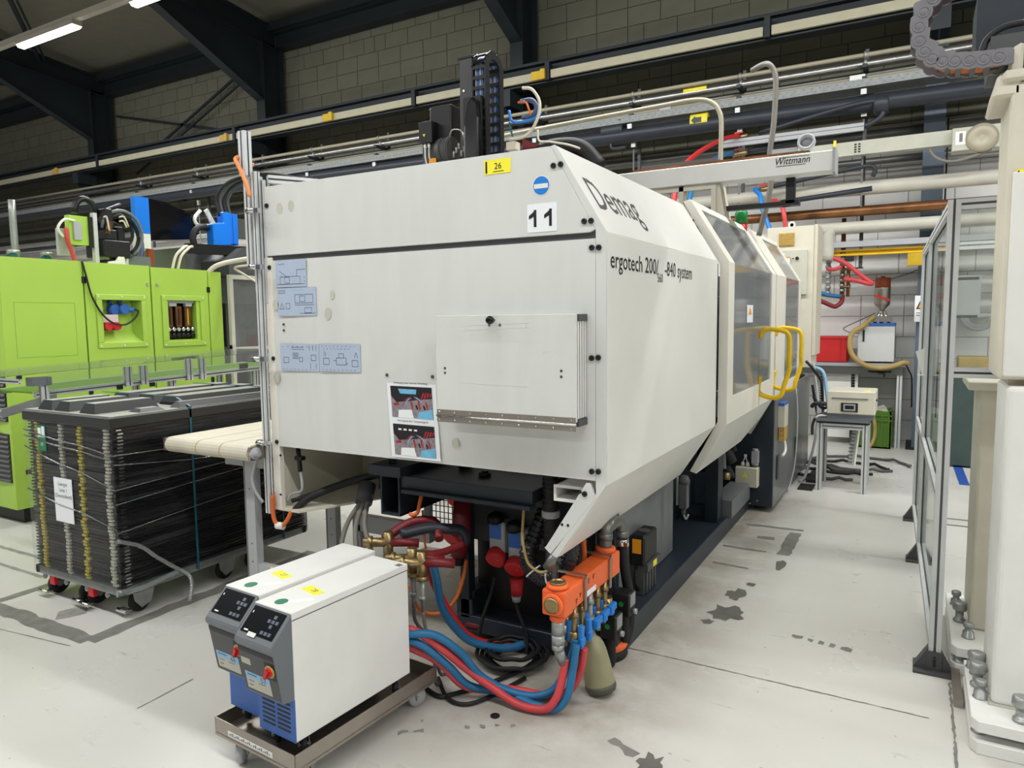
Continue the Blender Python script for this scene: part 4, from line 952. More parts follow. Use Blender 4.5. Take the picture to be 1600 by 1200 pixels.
for dx in (-.36, -.32): q.lathe((vx+dx, vy-.04, 2.93), (0, 0, -1), [(.013, 0), (.013, .03), (.008, .04)], 8); q.tube(spl([(vx+dx, vy-.04, 2.89), (vx+dx+.01, vy-.05, 2.8), (vx+dx+.04, vy-.03, 2.66), (vx+dx+.06, vy+.02, 2.6)], 4), .007, 6)
q.build('motor_cable', 'white', mo)
q = MB(); q.cyl((vx-.23, vy, 2.58), (vx-.10, vy, 2.58), .10, 20); q.cyl((vx-.20, vy, 2.58), (vx-.18, vy, 2.58), .107, 20); q.cyl((vx-.13, vy, 2.58), (vx-.11, vy, 2.58), .107, 20); q.box((vx-.40, vy-.02, 2.4), (vx-.28, vy+.1, 2.7)); q.build('belt_pulley', 'gray_dark', R0)
q = MB()
for k in range(5): q.lathe((vx-.06+.025*k, vy-.06, 2.5+.03*(k % 3)), Z, [(.012, 0), (.012, .04), (.008, .05)], 8)
q.tube(spl([(vx-.12, vy-.04, 2.66), (vx-.08, vy-.05, 2.72), (vx+.01, vy-.05, 2.70), (vx+.04, vy-.05, 2.6)], 5), .006, 6); q.build('air_fitting', 'steel', R0)
lo = None
for k, (mm, rr_, pts) in enumerate((('blue_valve', .012, [(-2.80, 5.0, 2.98), (-2.77, 4.98, 2.90), (-2.70, 4.98, 2.875), (-2.58, 5.0, 2.89), (-2.52, 5.0, 2.93)]),
                                    ('cable_cream', .012, [(-2.69, 5.02, 3.14), (-2.60, 5.0, 3.11), (-2.53, 4.98, 3.02), (-2.52, 4.97, 2.93), (-2.57, 4.97, 2.82), (-2.66, 4.98, 2.76), (-2.80, 5.0, 2.76)]),
                                    ('cable_cream', .008, [(-2.55, 5.0, 2.80), (-2.54, 5.0, 2.72), (-2.45, 5.0, 2.70), (-2.3, 5.0, 2.66), (-2.2, 5.0, 2.62)]),
                                    ('cable_cream', .007, [(-2.82, 5.0, 2.66), (-2.72, 4.98, 2.62), (-2.62, 4.98, 2.60), (-2.55, 5.0, 2.64)]),
                                    ('ink_blue', .02, [(-2.72, 5.05, 3.05), (-2.62, 5.03, 3.04), (-2.57, 5.02, 2.98), (-2.60, 5.02, 2.92), (-2.70, 5.04, 2.92)]),
                                    ('orange_wire', .008, [(-2.72, 5.0, 3.03), (-2.65, 4.99, 3.02), (-2.62, 4.99, 2.96), (-2.6, 4.99, 2.92)]),
                                    ('teal', .008, [(-2.80, 5.0, 2.9), (-2.79, 5.0, 2.84), (-2.77, 5.0, 2.78)]))):
    q = MB(); q.tube(spl(pts, 5), rr_, 8); q.build('loom_cable', mm, R0)
q = MB(); q.box((-2.82, 4.98, 2.60), (-2.74, 5.06, 2.66)); q.box((-2.82, 4.98, 2.50), (-2.74, 5.06, 2.56)); q.build('connector_block', 'cable_cream', R0)
q = MB(); q.prism([(-2.74, 5.1, 2.42), (-2.2, 5.1, 2.42), (-2.45, 5.1, 2.52), (-2.74, 5.1, 2.64)], (0, .1, 0)); q.build('red_cover', 'red_dark', R0)
q = MB(); q.tube(spl([(-2.75, 5.15, 2.38), (-2.62, 5.15, 2.47), (-2.45, 5.15, 2.50), (-2.25, 5.15, 2.46), (-2.1, 5.15, 2.3)], 6), .06, 14)
for i in range(16): 
    pass
q.build('chain_bundle', 'rubber', R0)
for o in R0.children:
    dz_ = {'chain_guide': .30, 'drive_cover': .30, 'worn_label': .30, 'servo_motor': .17, 'belt_pulley': .45, 'air_fitting': .45, 'loom_cable': .28, 'connector_block': .36, 'red_cover': .42, 'chain_bundle': .48}.get(o.name.split('.')[0], 0)
    if dz_: o.location.z += dz_; o.location.x -= .03
# flexible conduits rising from the press to the wall services
cab = MB(); cab.tube(spl([(-1.479, 6.2, 2.4), (-1.479, 6.2, 2.7), (-1.479, 6.2, 3.0), (-1.479, 6.2, 3.26), (-1.50, 6.2, 3.35), (-1.54, 6.2, 3.41), (-1.62, 6.2, 3.455), (-1.74, 6.2, 3.47), (-1.93, 6.2, 3.467), (-2.6, 6.2, 3.45), (-3.6, 6.2, 3.42)], 7), .020, 10)
tag(cab.build('conduit', 'pipe_cream'), 'cream conduit bending left over the robot beam', 'conduit')
cab = MB(); cab.tube(spl([(-1.16, 6.2, 2.3), (-1.10, 6.2, 2.55), (-1.07, 6.2, 2.75), (-1.086, 6.2, 2.95), (-1.06, 6.2, 3.2), (-1.052, 6.2, 3.5), (-1.07, 6.2, 3.60), (-1.11, 6.2, 3.655), (-1.17, 6.25, 3.675), (-1.26, 6.3, 3.66)], 7), .022, 10)
tag(cab.build('conduit', 'gray_hose'), 'grey-brown conduit hooking upward behind the robot beam', 'conduit')
# signal beacon
t = thing('signal_beacon', 'green and red signal beacon on top of the guard door', 'beacon', (-1.26, 6.0, 2.36))
q = MB(); q.lathe((-1.26, 6.0, 2.31), Z, [(.047, 0), (.047, .075)], 18); q.build('red_lens', 'signal_red', t)
q = MB(); q.lathe((-1.26, 6.0, 2.385), Z, [(.05, 0), (.05, .085), (.043, .097)], 18); q.build('green_lens', 'signal_green', t)
q = MB(); q.lathe((-1.26, 6.0, 2.22), Z, [(.02, 0), (.02, .07), (.045, .08), (.045, .09)], 14); q.build('post', 'black', t)
# water hoses from the ceiling pipes down to the press
def hose(name, label, pts, r, m, cat='hose', n=10, k=6):
    q = MB(); q.tube(spl(pts, k), r, n); return tag(q.build(name, m), label, cat)
hose('red_hose', 'dark red hose dropping behind the robot beam', [(-1.98, 9.2, 3.84), (-2.1, 8.9, 3.75), (-2.2, 8.0, 3.4), (-2.2, 7.4, 3.05), (-2.2, 7.2, 2.4), (-2.2, 7.2, 1.0)], .027, 'red')
hose('blue_hose', 'dark blue hose dropping behind the robot beam', [(-2.05, 9.2, 3.64), (-2.15, 8.9, 3.55), (-2.15, 8.2, 3.3), (-2.1, 7.6, 3.0), (-2.1, 7.3, 2.4), (-2.1, 7.3, 1.0)], .027, 'blue_hose')
hose('blue_hose', 'bright blue hose curving from a valve to the beige cabinet', [(-1.75, 9.27, 3.18), (-1.72, 8.9, 3.12), (-1.60, 8.6, 3.0), (-1.56, 8.5, 2.85), (-1.50, 8.45, 2.7), (-1.42, 8.4, 2.5), (-1.38, 8.4, 2.3)], .025, 'blue_valve')
hose('pink_hose', 'pink hose curving from a valve to the beige cabinet', [(-1.62, 9.25, 2.99), (-1.45, 8.8, 2.94), (-1.36, 8.5, 2.86), (-1.31, 8.4, 2.75), (-1.28, 8.4, 2.5), (-1.28, 8.4, 2.3)], .025, 'red_hose')
# aluminium posts and orange cable at the left front edge of the press
t = thing('safety_post', 'aluminium safety post clamped to the left edge of the press', 'post', (-2.95, 2.58, 0.6))
q = MB(); q.profile((-2.985, 2.56, 2.38), (-2.985, 2.56, 2.60), .045, .045); q.profile((-2.94, 2.58, .64), (-2.94, 2.58, 2.40), .03, .03, groove=.006); q.build('thin_post', ['alu', 'alu_dark'], t)
q = MB(); q.profile((-3.0, 2.60, 1.93), (-3.0, 2.60, 2.38), .04, .06); q.profile((-2.955, 2.60, 1.80), (-2.955, 2.60, 2.38), .04, .04); q.profile((-2.918, 2.615, 1.74), (-2.918, 2.615, 2.36), .03, .04); q.build('post_block', ['alu', 'alu_dark'], t)
for z in (2.20, 1.92, 1.455, 1.02):
    q = MB(); q.lathe((-2.945, 2.53, z), X, [(.014, -.01), (.014, .045)], 10); q.box((-2.97, 2.535, z-.012), (-2.885, 2.56, z+.012)); q.build('pipe_clamp', 'chrome', t)
q = MB(); q.profile((-2.90, 2.62, 2.365), (-2.2, 3.8, 2.365), .04, .04); q.build('top_rail', ['alu', 'alu_dark'], t)
hose('orange_cable', 'orange cable looped over the top of the aluminium post', [(-2.925, 2.525, 2.27), (-2.94, 2.52, 2.33), (-2.975, 2.52, 2.40), (-3.0, 2.52, 2.44), (-3.015, 2.525, 2.462), (-3.01, 2.54, 2.472), (-2.99, 2.56, 2.455), (-2.975, 2.6, 2.44)], .011, 'orange_cable', 'cable', 8)

# ================================================================== temperature control units on their trolley
tr = thing('trolley', 'stainless tray trolley carrying the two temperature units', 'trolley', (-1.80, 1.64, 0), math.radians(-4.2))
W_, L_ = .455, .745
def lo_(q, name, m, parent, **k): return q.build(name, m, parent, local=True, **k)
q = MB(); q.box((-W_, 0, .105), (0, L_, .11)); q.box((-W_, 0, .095), (0, .003, .165)); q.box((-W_, L_-.003, .095), (0, L_, .165)); q.box((-W_, 0, .095), (-W_+.003, L_, .165)); q.box((-.003, 0, .095), (0, L_, .165))
q.box((-W_+.03, .01, .086), (-.03, .08, .095)); q.box((-.08, .05, .086), (-.015, L_-.05, .095)); lo_(q, 'tray', 'stainless', tr)
lbl = MB(); lbl.box((-.375, -.0012, .115), (-.12, 0, .135)); lb = lo_(lbl, 'tray_label', 'white', tr)
q = MB()
for i in range(22): q.box((-.37 + i*.0108 + (0.004 if i > 12 else 0), -.0018, .121), (-.364 + i*.0108 + (.004 if i > 12 else 0), -.0012, .121 + .004 + .004*(i*7 % 3)))
lo_(q, 'label_print', 'ink_gray', lb)
def caster(parent, x, y, z0, r, m='gray_light', fork='zinc', ang=0.5, h=None, wd=.024):
    h = h or r*2.25; d = Vector((math.cos(ang), math.sin(ang), 0)); p = Vector((-d.y, d.x, 0))
    q = MB(); c = Vector((x, y, z0 + r)); q.lathe(c - p*wd/2, p, [(r*.5, -.001), (r*.93, 0), (r, .005), (r, wd-.005), (r*.93, wd), (r*.5, wd+.001)], 18); w_ = lo_(q, 'caster', m, parent)
    q = MB(); top = Vector((x, y, z0 + h)) + d*r*.45
    for s in (-1, 1):
        a = c + p*s*(wd/2 + .006); q.prism([a + Vector((0,0,-r*.25)) - d*r*.2, a + Vector((0,0,-r*.25)) + d*r*.2, top + p*s*(wd/2+.006) + d*r*.55, top + p*s*(wd/2+.006) - d*r*.75], p*s*.003)
    q.cbox(top, (r*1.5, r*1.5, .006)); q.lathe(c - p*(wd/2+.012), p, [(r*.2, 0), (r*.2, wd+.024)], 8); lo_(q, 'caster_fork', fork, w_)
    return w_
for (x, y, a) in ((-.35, .04, 2.2), (-.06, .10, 2.0), (-.06, .69, 1.2), (-.40, .68, 1.4)): caster(tr, x, y, 0, .041, ang=a, h=.088)

def tcu(num, label, loc, rz, vents, note):
    t = thing('temperature_unit', label, 'temperature unit', loc, rz, 'temperature control units')
    w, L, H = .196, .585, .466
    q = MB(); q.box((-w, 0, .0), (0, L, H-.028)); q.box((-w-.001, -.001, H-.026), (.001, L, H)); lo_(q, 'housing', 'white', t, bevel=.002)
    q = MB(); q.box((-.003, .003, H-.0285), (.0004, L, H-.0255)); q.box((-w, .01, H-.0285), (0, L-.01, H-.0255)); lo_(q, 'lid_joint', 'gray_plastic', t)
    pr = [(0, .465), (-.088, .378), (-.094, .366), (-.088, .352), (-.082, .345), (-.050, .162), (0, .152)]
    q = MB(); q.prism([(.0, y, z) for y, z in pr], (-w, 0, 0)); hs = lo_(q, 'control_housing', 'gray_plastic', t, bevel=.003)
    # keypad plate on the sloped face
    o = Vector((-w+.014, -.0745, .3925)); v = Vector((0, .088, .087)).normalized(); n = Vector((0, -.087, .088)).normalized()
    def on(u, s, d): return o + X*u + v*s + n*d
    q = MB(); q.prism([on(0, 0, -.001), on(.168, 0, -.001), on(.168, .094, -.001), on(0, .094, -.001)], n*.003); kp = lo_(q, 'keypad', 'screen', hs)
    for (u, s) in ((.128, .075), (.108, .058), (.128, .058), (.148, .058), (.128, .041), (.104, .015), (.124, .015), (.144, .015)):
        q = MB(); q.prism([on(u-.007, s-.006, .002), on(u+.007, s-.006, .002), on(u+.007, s+.006, .002), on(u-.007, s+.006, .002)], n*.0012); lo_(q, 'key', 'key', hs)
    q = MB(); q.prism([on(.015, .006, .002), on(.036, .006, .002), on(.036, .011, .002), on(.015, .011, .002)], n*.0006); q.prism([on(.008, .068, .002), on(.012, .068, .002), on(.012, .076, .002), on(.008, .076, .002)], n*.0006)
    if note: q.prism([on(.045, -.009, .003), on(.085, -.009, .003), on(.085, .006, .003), on(.045, .006, .003)], n*.001)
    lo_(q, 'keypad_label', 'white', hs)
    # lower front: dark band, switch, label
    f0 = Vector((0, -.082, .345)); f1 = Vector((0, -.050, .162)); vv = (f0 - f1).normalized(); nn = Vector((0, -vv.z, vv.y)); FL = (f0-f1).length
    def of(u, s, d): return Vector((-w + u, f1.y, f1.z)) + vv*s + nn*d
    def plate(u0, s0, u1, s1, d0, d1, name, m, par=hs):
        q = MB(); q.prism([of(u0, s0, d0), of(u1, s0, d0), of(u1, s1, d0), of(u0, s1, d0)], nn*(d1-d0)); return lo_(q, name, m, par)
    plate(.004, .008, w-.004, FL-.016, -.001, .001, 'front_plate', 'gray_dark'); plate(.004, FL-.022, w-.004, FL-.004, -.001, .0016, 'dark_band', 'ink')
    plate(.018, .018, .150, .085, 0, .0018, 'unit_label', 'tarnish'); plate(.018, .060, .150, .085, 0, .0022, 'unit_label', 'sky_label')
    text(num, .032, of(.115, .058, .0026), X, vv, 'ink_blue', hs, name='numeral', local=True)
    plate(.03, .074, .08, .079, .0015, .0026, 'label_print', 'blue_hose'); plate(.03, .05, .06, .053, .0015, .0024, 'label_print', 'ink_gray'); plate(.085, .05, .12, .053, .0015, .0024, 'label_print', 'ink_gray'); plate(.03, .032, .05, .036, .0015, .0024, 'label_print', 'ink_gray')
    if note: plate(.01, .115, .06, .14, 0, .0018, 'unit_label', 'tarnish')
    plate(.138, .088, .192, .155, 0, .0015, 'switch_plate', 'ink')
    c = of(.165, .122, .0015); q = MB(); q.lathe(c, nn, [(.023, 0), (.023, .004), (.018, .005)], 20); lo_(q, 'switch_ring', 'ochre', hs)
    q = MB(); q.lathe(c + nn*.003, nn, [(.017, 0), (.017, .008)], 16); q.cbox(c + nn*.016, (.012, .012, .034), 0, Matrix.Rotation(.5, 3, 'Y')); lo_(q, 'rotary_switch', 'signal_red', hs)
    # blue plinth
    q = MB(); q.box((-w+.001, -.004, .0), (-.001, .002, .155)); bl = lo_(q, 'blue_plinth', 'blue_tcu', t)
    if vents:
        q = MB()
        for cx in (0, 1):
            for i in range(7): q.box((-w+.022+cx*.082, -.0052, .03 + i*.0165), (-w+.09+cx*.082, -.0038, .037 + i*.0165))
        lo_(q, 'vent_slots', 'ink', bl)
    q = MB(); q.box((-w+.01, .02, -.008), (-.01, L-.01, .002)); lo_(q, 'base', 'rubber', t)
    for (x, y) in ((-w+.03, .05), (-.035, .06), (-w+.04, L-.06), (-.03, L-.06)): caster(t, x, y, -.075, .03, 'rubber', 'zinc', 2.4, .074, .02)
    # stickers on the lid
    q = MB(); q.prism([(-.155, .17, H), (-.06, .15, H), (-.05, .19, H), (-.142, .215, H)], (0, 0, .001)); ys = lo_(q, 'inventory_sticker', 'sticker_yellow', t)
    text('27' if num == '44' else '28', .03, (-.095, .172, H+.0014), (1, -.2, 0), (.2, 1, 0), 'ink_gray', ys, local=True)
    q = MB(); q.prism([(-.12, .055, H), (-.095, .04, H), (-.02, .12, H), (-.045, .135, H)], (0, 0, .0008)); ws = lo_(q, 'test_sticker', 'paper', t)
    q = MB(); q.lathe((-.115, .05, H), Z, [(.024, 0), (.024, .0012)], 20); lo_(q, 'green_dot', 'green_sticker', ws)
    if vents: 
        q = MB(); q.box((-.03, L-.045, H), (-.005, L-.02, H+.0008)); lo_(q, 'lid_label', 'ink_gray', t)
    return t
tcu('57', 'nearer white temperature unit numbered 57 with vented blue base', (-1.822, 1.672, .188), math.radians(-4.2), True, True)
tcu('44', 'farther white temperature unit numbered 44 with plain blue base', (-2.025, 1.712, .200), math.radians(-4.2), False, False)
# brass valves behind the units
def vblock(name, label, x, y, z):
    t = thing(name, label, 'valve', (x, y, z-.02))
    q = MB(); q.tube([(x-.07, y-.06, z), (x+.03, y, z)], .022, 12); q.tube([(x+.03, y, z+.05), (x+.03, y, z-.07)], .022, 12); q.lathe((x-.05, y-.045, z), (.8, .5, 0), [(.03, 0), (.03, .018)], 6); q.lathe((x+.03, y, z-.08), Z, [(.028, 0), (.028, .02)], 6); q.build('valve_body', 'brass', t)
    q = MB(); q.tube([(x+.03, y, z-.08), (x+.03, y, z-.14), (x+.03, y, z-.22)], [.014, .012, .009], 10); q.lathe((x+.03, y, z-.17), Z, [(.017, 0), (.017, .02)], 6); q.build('hose_tail', 'zinc', t)
    q = MB(); q.tube([(x+.03, y+.0, z), (x+.10, y+.06, z-.01), (x+.14, y+.09, z-.015)], [.022, .019, .022], 12); q.build('red_union', 'red_dark', t)  # darker red for the union: shade under the press put into the colour
    return t
vblock('brass_valve', 'brass valve block with red union right behind unit 57', -1.86, 2.42, .60)
vblock('brass_valve', 'brass valve block left of it behind the gap between the units', -1.935, 2.45, .595)
vblock('brass_valve', 'brass valve block behind unit 44', -2.15, 2.55, .61)
for (nm, lb, m, pts) in (('clear_hose', 'thin clear drain hose hanging from the brass valve block', 'gray_hose', [(-1.83, 2.42, .38), (-1.825, 2.43, .30), (-1.80, 2.45, .2), (-1.80, 2.46, .05), (-1.81, 2.5, .012)]),
                         ('brown_hose', 'thin brown drain hose beside the clear one', 'gray_dark', [(-1.905, 2.45, .375), (-1.90, 2.46, .3), (-1.84, 2.5, .2), (-1.82, 2.52, .06), (-1.84, 2.6, .012)])):
    hose(nm, lb, pts, .008, m, n=8)
hose('red_hose', 'dark red hose bundle running right behind the units', [(-1.99, 2.53, .585), (-1.93, 2.62, .56), (-1.90, 2.70, .555), (-1.87, 2.80, .565)], .018, 'red_dark')
hose('dark_hose', 'dark teal hose arching behind the brass valves', [(-2.10, 2.62, .63), (-2.02, 2.72, .645), (-1.96, 2.78, .635), (-1.90, 2.84, .615), (-1.885, 2.85, .55)], .026, 'pipe_black')
hose('dark_hose', 'second dark red hose looping over the brass valves', [(-2.19, 2.60, .60), (-2.12, 2.72, .66), (-2.02, 2.78, .66), (-1.95, 2.72, .60)], .022, 'red_dark')
hose('blue_hose', 'thick blue hose hanging behind unit 57 and sweeping under the press', [(-1.892, 2.58, .54), (-1.886, 2.6, .46), (-1.892, 2.65, .30), (-1.855, 2.72, .17), (-1.80, 2.78, .095), (-1.69, 2.89, .045), (-1.60, 3.02, .05), (-1.5, 3.16, .07)], .020, 'blue_hose', k=8)
hose('red_hose', 'dark red hose following the thick blue hose under the press', [(-1.95, 2.60, .54), (-1.93, 2.65, .40), (-1.90, 2.72, .25), (-1.84, 2.80, .11), (-1.74, 2.92, .04), (-1.60, 3.08, .035), (-1.48, 3.2, .05)], .019, 'red', k=8)
for i, dx in enumerate((0, .045, .09)):
    hose('grey_hose', ('leftmost', 'middle', 'rightmost')[i] + ' of three grey hoses hanging beside the dark square tube', [(-2.48 + dx*.4, 2.82, .74), (-2.50 + dx*.6, 2.78, .69), (-2.53 + dx*1.3, 2.72, .60), (-2.52 + dx*2.2, 2.66, .5), (-2.45 + dx*2.2, 2.6, .42)], .013, 'gray_hose', n=8)
q = MB(); q.cyl((-2.50, 2.85, .78), (-2.47, 2.78, .70), .045, 14); tag(q.build('hose_grommet', 'gray_dark'), 'dark grey grommet where three grey hoses leave the duct', 'grommet')
hose('orange_wire', 'orange wire hooked under the dark crossbeam', [(-2.08, 2.76, .79), (-2.085, 2.75, .75), (-2.09, 2.74, .71), (-2.11, 2.73, .695), (-2.13, 2.73, .70)], .010, 'orange_wire', 'wire', 8)
hose('orange_wire', 'long orange wire hanging straight down behind the valves', [(-2.09, 2.78, .71), (-2.085, 2.78, .60), (-2.07, 2.78, .45), (-2.05, 2.76, .38)], .006, 'orange_wire', 'wire', 6)
hose('orange_wire', 'orange wire sweeping left from under the red socket', [(-1.93, 2.92, .44), (-1.935, 2.9, .36), (-1.96, 2.86, .25), (-2.02, 2.8, .19), (-2.1, 2.74, .22), (-2.12, 2.7, .35)], .009, 'orange_wire', 'wire', 8)
hose('yellow_wire', 'thin yellow wire hanging in front of the white mesh', [(-2.35, 3.6, .60), (-2.34, 3.58, .50), (-2.3, 3.56, .42), (-2.26, 3.54, .38)], .006, 'hose_tan', 'wire', 6)

# hoses from unit 57 to the orange manifold
hose('blue_hose', 'bright blue hose from unit 57 across the floor to the manifold', [(-1.835, 2.262, .34), (-1.765, 2.275, .35), (-1.70, 2.33, .335), (-1.632, 2.414, .24), (-1.583, 2.486, .12), (-1.49, 2.544, .05), (-1.384, 2.585, .03), (-1.302, 2.612, .06), (-1.25, 2.625, .14), (-1.215, 2.64, .24), (-1.205, 2.645, .30)], .017, 'blue_hose', k=8)
hose('red_hose', 'bright red hose from unit 57 across the floor to the manifold', [(-1.845, 2.262, .36), (-1.772, 2.29, .355), (-1.684, 2.365, .26), (-1.619, 2.45, .15), (-1.528, 2.50, .07), (-1.404, 2.502, .028), (-1.291, 2.518, .03), (-1.245, 2.54, .08), (-1.232, 2.575, .16), (-1.228, 2.595, .23)], .017, 'red_hose', k=8)
hose('blue_hose', 'darker blue hose lying underneath the bright ones', [(-1.84, 2.265, .31), (-1.755, 2.295, .30), (-1.68, 2.39, .18), (-1.63, 2.47, .07), (-1.5, 2.56, .025), (-1.34, 2.54, .022), (-1.25, 2.545, .03), (-1.205, 2.565, .09), (-1.195, 2.60, .2), (-1.19, 2.62, .29)], .017, 'blue_hose', k=8)
hose('red_hose', 'second red hose rising to the manifold behind the blue one', [(-1.83, 2.265, .30), (-1.72, 2.36, .21), (-1.64, 2.47, .06), (-1.5, 2.60, .025), (-1.34, 2.63, .025), (-1.24, 2.65, .06), (-1.195, 2.67, .15), (-1.18, 2.68, .25)], .017, 'red_hose', k=8)
q = MB()
for j in range(6):
    rr_ = .10 + .022*(j % 4); z = .012 + .011*j
    q.tube([(-1.64 + rr_*1.05*math.cos(2*PI*i/40), 2.87 + rr_*math.sin(2*PI*i/40), z + .004*math.sin(i)) for i in range(41)], .010, 8, caps=False)
q.tube(spl([(-1.55, 2.80, .012), (-1.62, 2.62, .012), (-1.72, 2.45, .012), (-1.76, 2.42, .012), (-1.85, 2.45, .012)], 6), .01, 8)
tag(q.build('cable_coil', 'rubber'), 'coil of black cable lying on the floor under the press', 'cable coil')
hose('black_cable', 'black cables on the floor beside the trolley end', [(-1.50, 2.74, .012), (-1.56, 2.52, .012), (-1.62, 2.42, .012), (-1.72, 2.43, .012), (-1.85, 2.55, .012)], .009, 'rubber', 'cable', 8)
# corrugated hose and yellow wire
t = thing('corrugated_hose', 'black corrugated hose bent in a U under the press', 'hose', (-1.42, 2.8, .47))
pts = spl([(-1.47, 2.9, .76), (-1.495, 2.85, .66), (-1.515, 2.8, .57), (-1.50, 2.8, .515), (-1.455, 2.8, .475), (-1.40, 2.8, .475), (-1.34, 2.8, .52), (-1.305, 2.8, .59), (-1.30, 2.82, .68)], 13)
q = MB(); q.tube(pts, [(.040 if i % 3 else .033) for i in range(len(pts))], 16); q.build('hose_body', 'hose_black', t)
q = MB()
for f in (.42, .62): 
    i = int(len(pts)*f); d = (pts[i+1]-pts[i-1]).normalized(); q.lathe(pts[i] - d*.003, d, [(.0415, 0), (.0425, .001), (.0425, .006), (.0415, .007)], 16)
q.build('cable_tie', 'white', t)
q = MB(); pv = spl([(-1.405, 2.82, .96), (-1.405, 2.82, .80), (-1.40, 2.82, .62)], 22); q.tube(pv, [(.038 if i % 3 else .032) for i in range(len(pv))], 14); 
tv = thing('corrugated_hose', 'black corrugated hose standing upright with a grey band', 'hose', (-1.40, 2.82, .62)); q.build('hose_body', 'rubber', tv)
q = MB(); q.lathe((-1.404, 2.82, .755), Z, [(.039, 0), (.042, .002), (.042, .03), (.039, .032)], 16); q.build('grey_band', 'gray_light', tv)
q = MB(); q.cyl((-1.40, 2.82, .5), (-1.40, 2.82, .63), .03, 12); q.build('hose_end', 'dark_steel', tv)
hose('yellow_wire', 'yellow wire tied along the corrugated hose', [(-1.525, 2.79, .80), (-1.527, 2.785, .74), (-1.515, 2.755, .66), (-1.49, 2.75, .56), (-1.45, 2.75, .525), (-1.41, 2.75, .52), (-1.37, 2.75, .545), (-1.355, 2.75, .57)], .007, 'hose_tan', 'wire', 8)
# power sockets and plugs hanging under the bed
def socket(x, y, z, label, kind):
    t = thing('power_socket', label, 'socket', (x, y, z))
    if kind == 'gray':
        q = MB(); q.box((x-.045, y, z+.02), (x+.045, y+.09, z+.2)); q.build('housing', 'gray_light', t, bevel=.008)
        q = MB(); q.box((x-.038, y-.002, z+.105), (x+.028, y+.001, z+.18)); q.build('blue_label', 'blue_tcu', t)
        q = MB(); q.lathe((x-.002, y+.005, z+.2), (0, -.3, 1), [(.045, 0), (.04, .03), (.015, .045)], 12); q.build('black_hood', 'black', t)
        q = MB(); q.lathe((x, y-.0, z+.01), (.1, -.8, -.5), [(.05, -.03), (.053, 0), (.053, .02), (.045, .026)], 18); rc_ = q.build('red_cap', 'red_crate', t)
        q = MB(); q.box((x-.03, y-.026, z+.005), (x+.025, y-.022, z+.025)); q.build('cap_label', 'tarnish', rc_)
    else:
        q = MB(); q.tube([(x+.02, y+.05, z+.22), (x+.015, y+.04, z+.02), (x+.01, y+.02, z-.08)], [.045, .05, .04], 14); q.build('red_plug', 'red_dark', t)
        q = MB(); q.lathe((x-.01, y, z+.03), (-.15, -.8, -.5), [(.05, -.02), (.053, 0), (.05, .02)], 18); q.build('red_cap', 'red_crate', t)
        q = MB(); q.lathe((x+.01, y+.02, z-.12), Z, [(.025, 0), (.03, .04)], 12); q.build('plug_sleeve', 'rubber', t)
socket(-2.0, 2.92, .52, 'dark red power plug on its own left of the grey sockets', 'red')
socket(-1.80, 3.0, .44, 'left grey wall socket with blue label and red cap', 'gray')
socket(-1.69, 3.0, .41, 'right grey wall socket with blue label and red cap', 'gray')
q = MB(); q.tube([(-1.685, 3.0, .36), (-1.68, 2.99, .28)], [.035, .028], 12); q.lathe((-1.68, 2.985, .25), Z, [(.02, 0), (.025, .03)], 10, 1); tag(q.build('red_plug', ['red_crate', 'gray_light']), 'bright red plug hanging from the right grey socket', 'plug')
hose('black_cable', 'black cable falling from the left socket to the floor', [(-1.80, 2.98, .36), (-1.81, 2.96, .28), (-1.84, 2.92, .15), (-1.86, 2.9, .02)], .009, 'rubber', 'cable', 8)
hose('black_cable', 'black cable falling from the red plug to the floor', [(-1.68, 2.98, .26), (-1.66, 2.97, .20), (-1.61, 2.96, .1), (-1.6, 2.94, .02)], .009, 'rubber', 'cable', 8)
q = MB(); q.box((-2.02, 3.07, .5), (-1.55, 3.09, .86)); tag(q.build('socket_plate', 'gray_dark'), 'dark mounting plate behind the power sockets', 'plate')
hose('orange_wire', 'pair of orange wires coming down behind the apron tip', [(-1.36, 3.0, .70), (-1.33, 3.0, .63), (-1.32, 3.0, .56), (-1.32, 3.0, .50)], .012, 'orange_wire', 'wire', 8)

# ================================================================== orange manifold
mf = thing('manifold', 'orange water manifold with blue taps hanging under the press', 'manifold', (-1.25, 2.85, .33))
q = MB(); q.box((-1.30, 2.57, .435), (-1.20, 3.06, .535)); q.box((-1.305, 2.53, .43), (-1.195, 2.61, .54)); q.box((-1.305, 3.04, .43), (-1.195, 3.14, .54)); q.lathe((-1.25, 2.57, .54), Z, [(.048, 0), (.048, .02)], 20); q.lathe((-1.25, 3.09, .54), Z, [(.048, 0), (.048, .025)], 20); q.lathe((-1.25, 2.53, .485), (0, -1, 0), [(.048, 0), (.046, .018)], 22); q.lathe((-1.25, 2.57, .43), (0, 0, -1), [(.036, 0), (.034, .03)], 18)
body = q.build('manifold_body', 'orange', mf, bevel=.012, seg=2)
q = MB(); q.lathe((-1.25, 2.512, .485), (0, -1, 0), [(.033, 0), (.033, .006), (.026, .009)], 20); q.build('end_plug', 'brass', body)
q = MB(); q.lathe((-1.25, 2.57, .56), Z, [(.034, 0), (.034, .008), (.026, .008), (.026, .003)], 18); q.build('end_plug', 'brass', body)
q = MB(); q.box((-1.1992, 2.73, .446), (-1.198, 2.85, .470)); q.build('label', 'paper', body)
q = MB(); 
for (y, z, s) in ((2.64, .455, .02), (2.68, .47, .016), (2.72, .492, .014), (2.77, .50, .02), (2.82, .505, .018)):
    q.box((-1.1992, y, z), (-1.198, y+.004, z+s)); q.box((-1.1992, y, z+s-.003), (-1.198, y+.014, z+s))
q.build('hand_marking', 'ink', body)
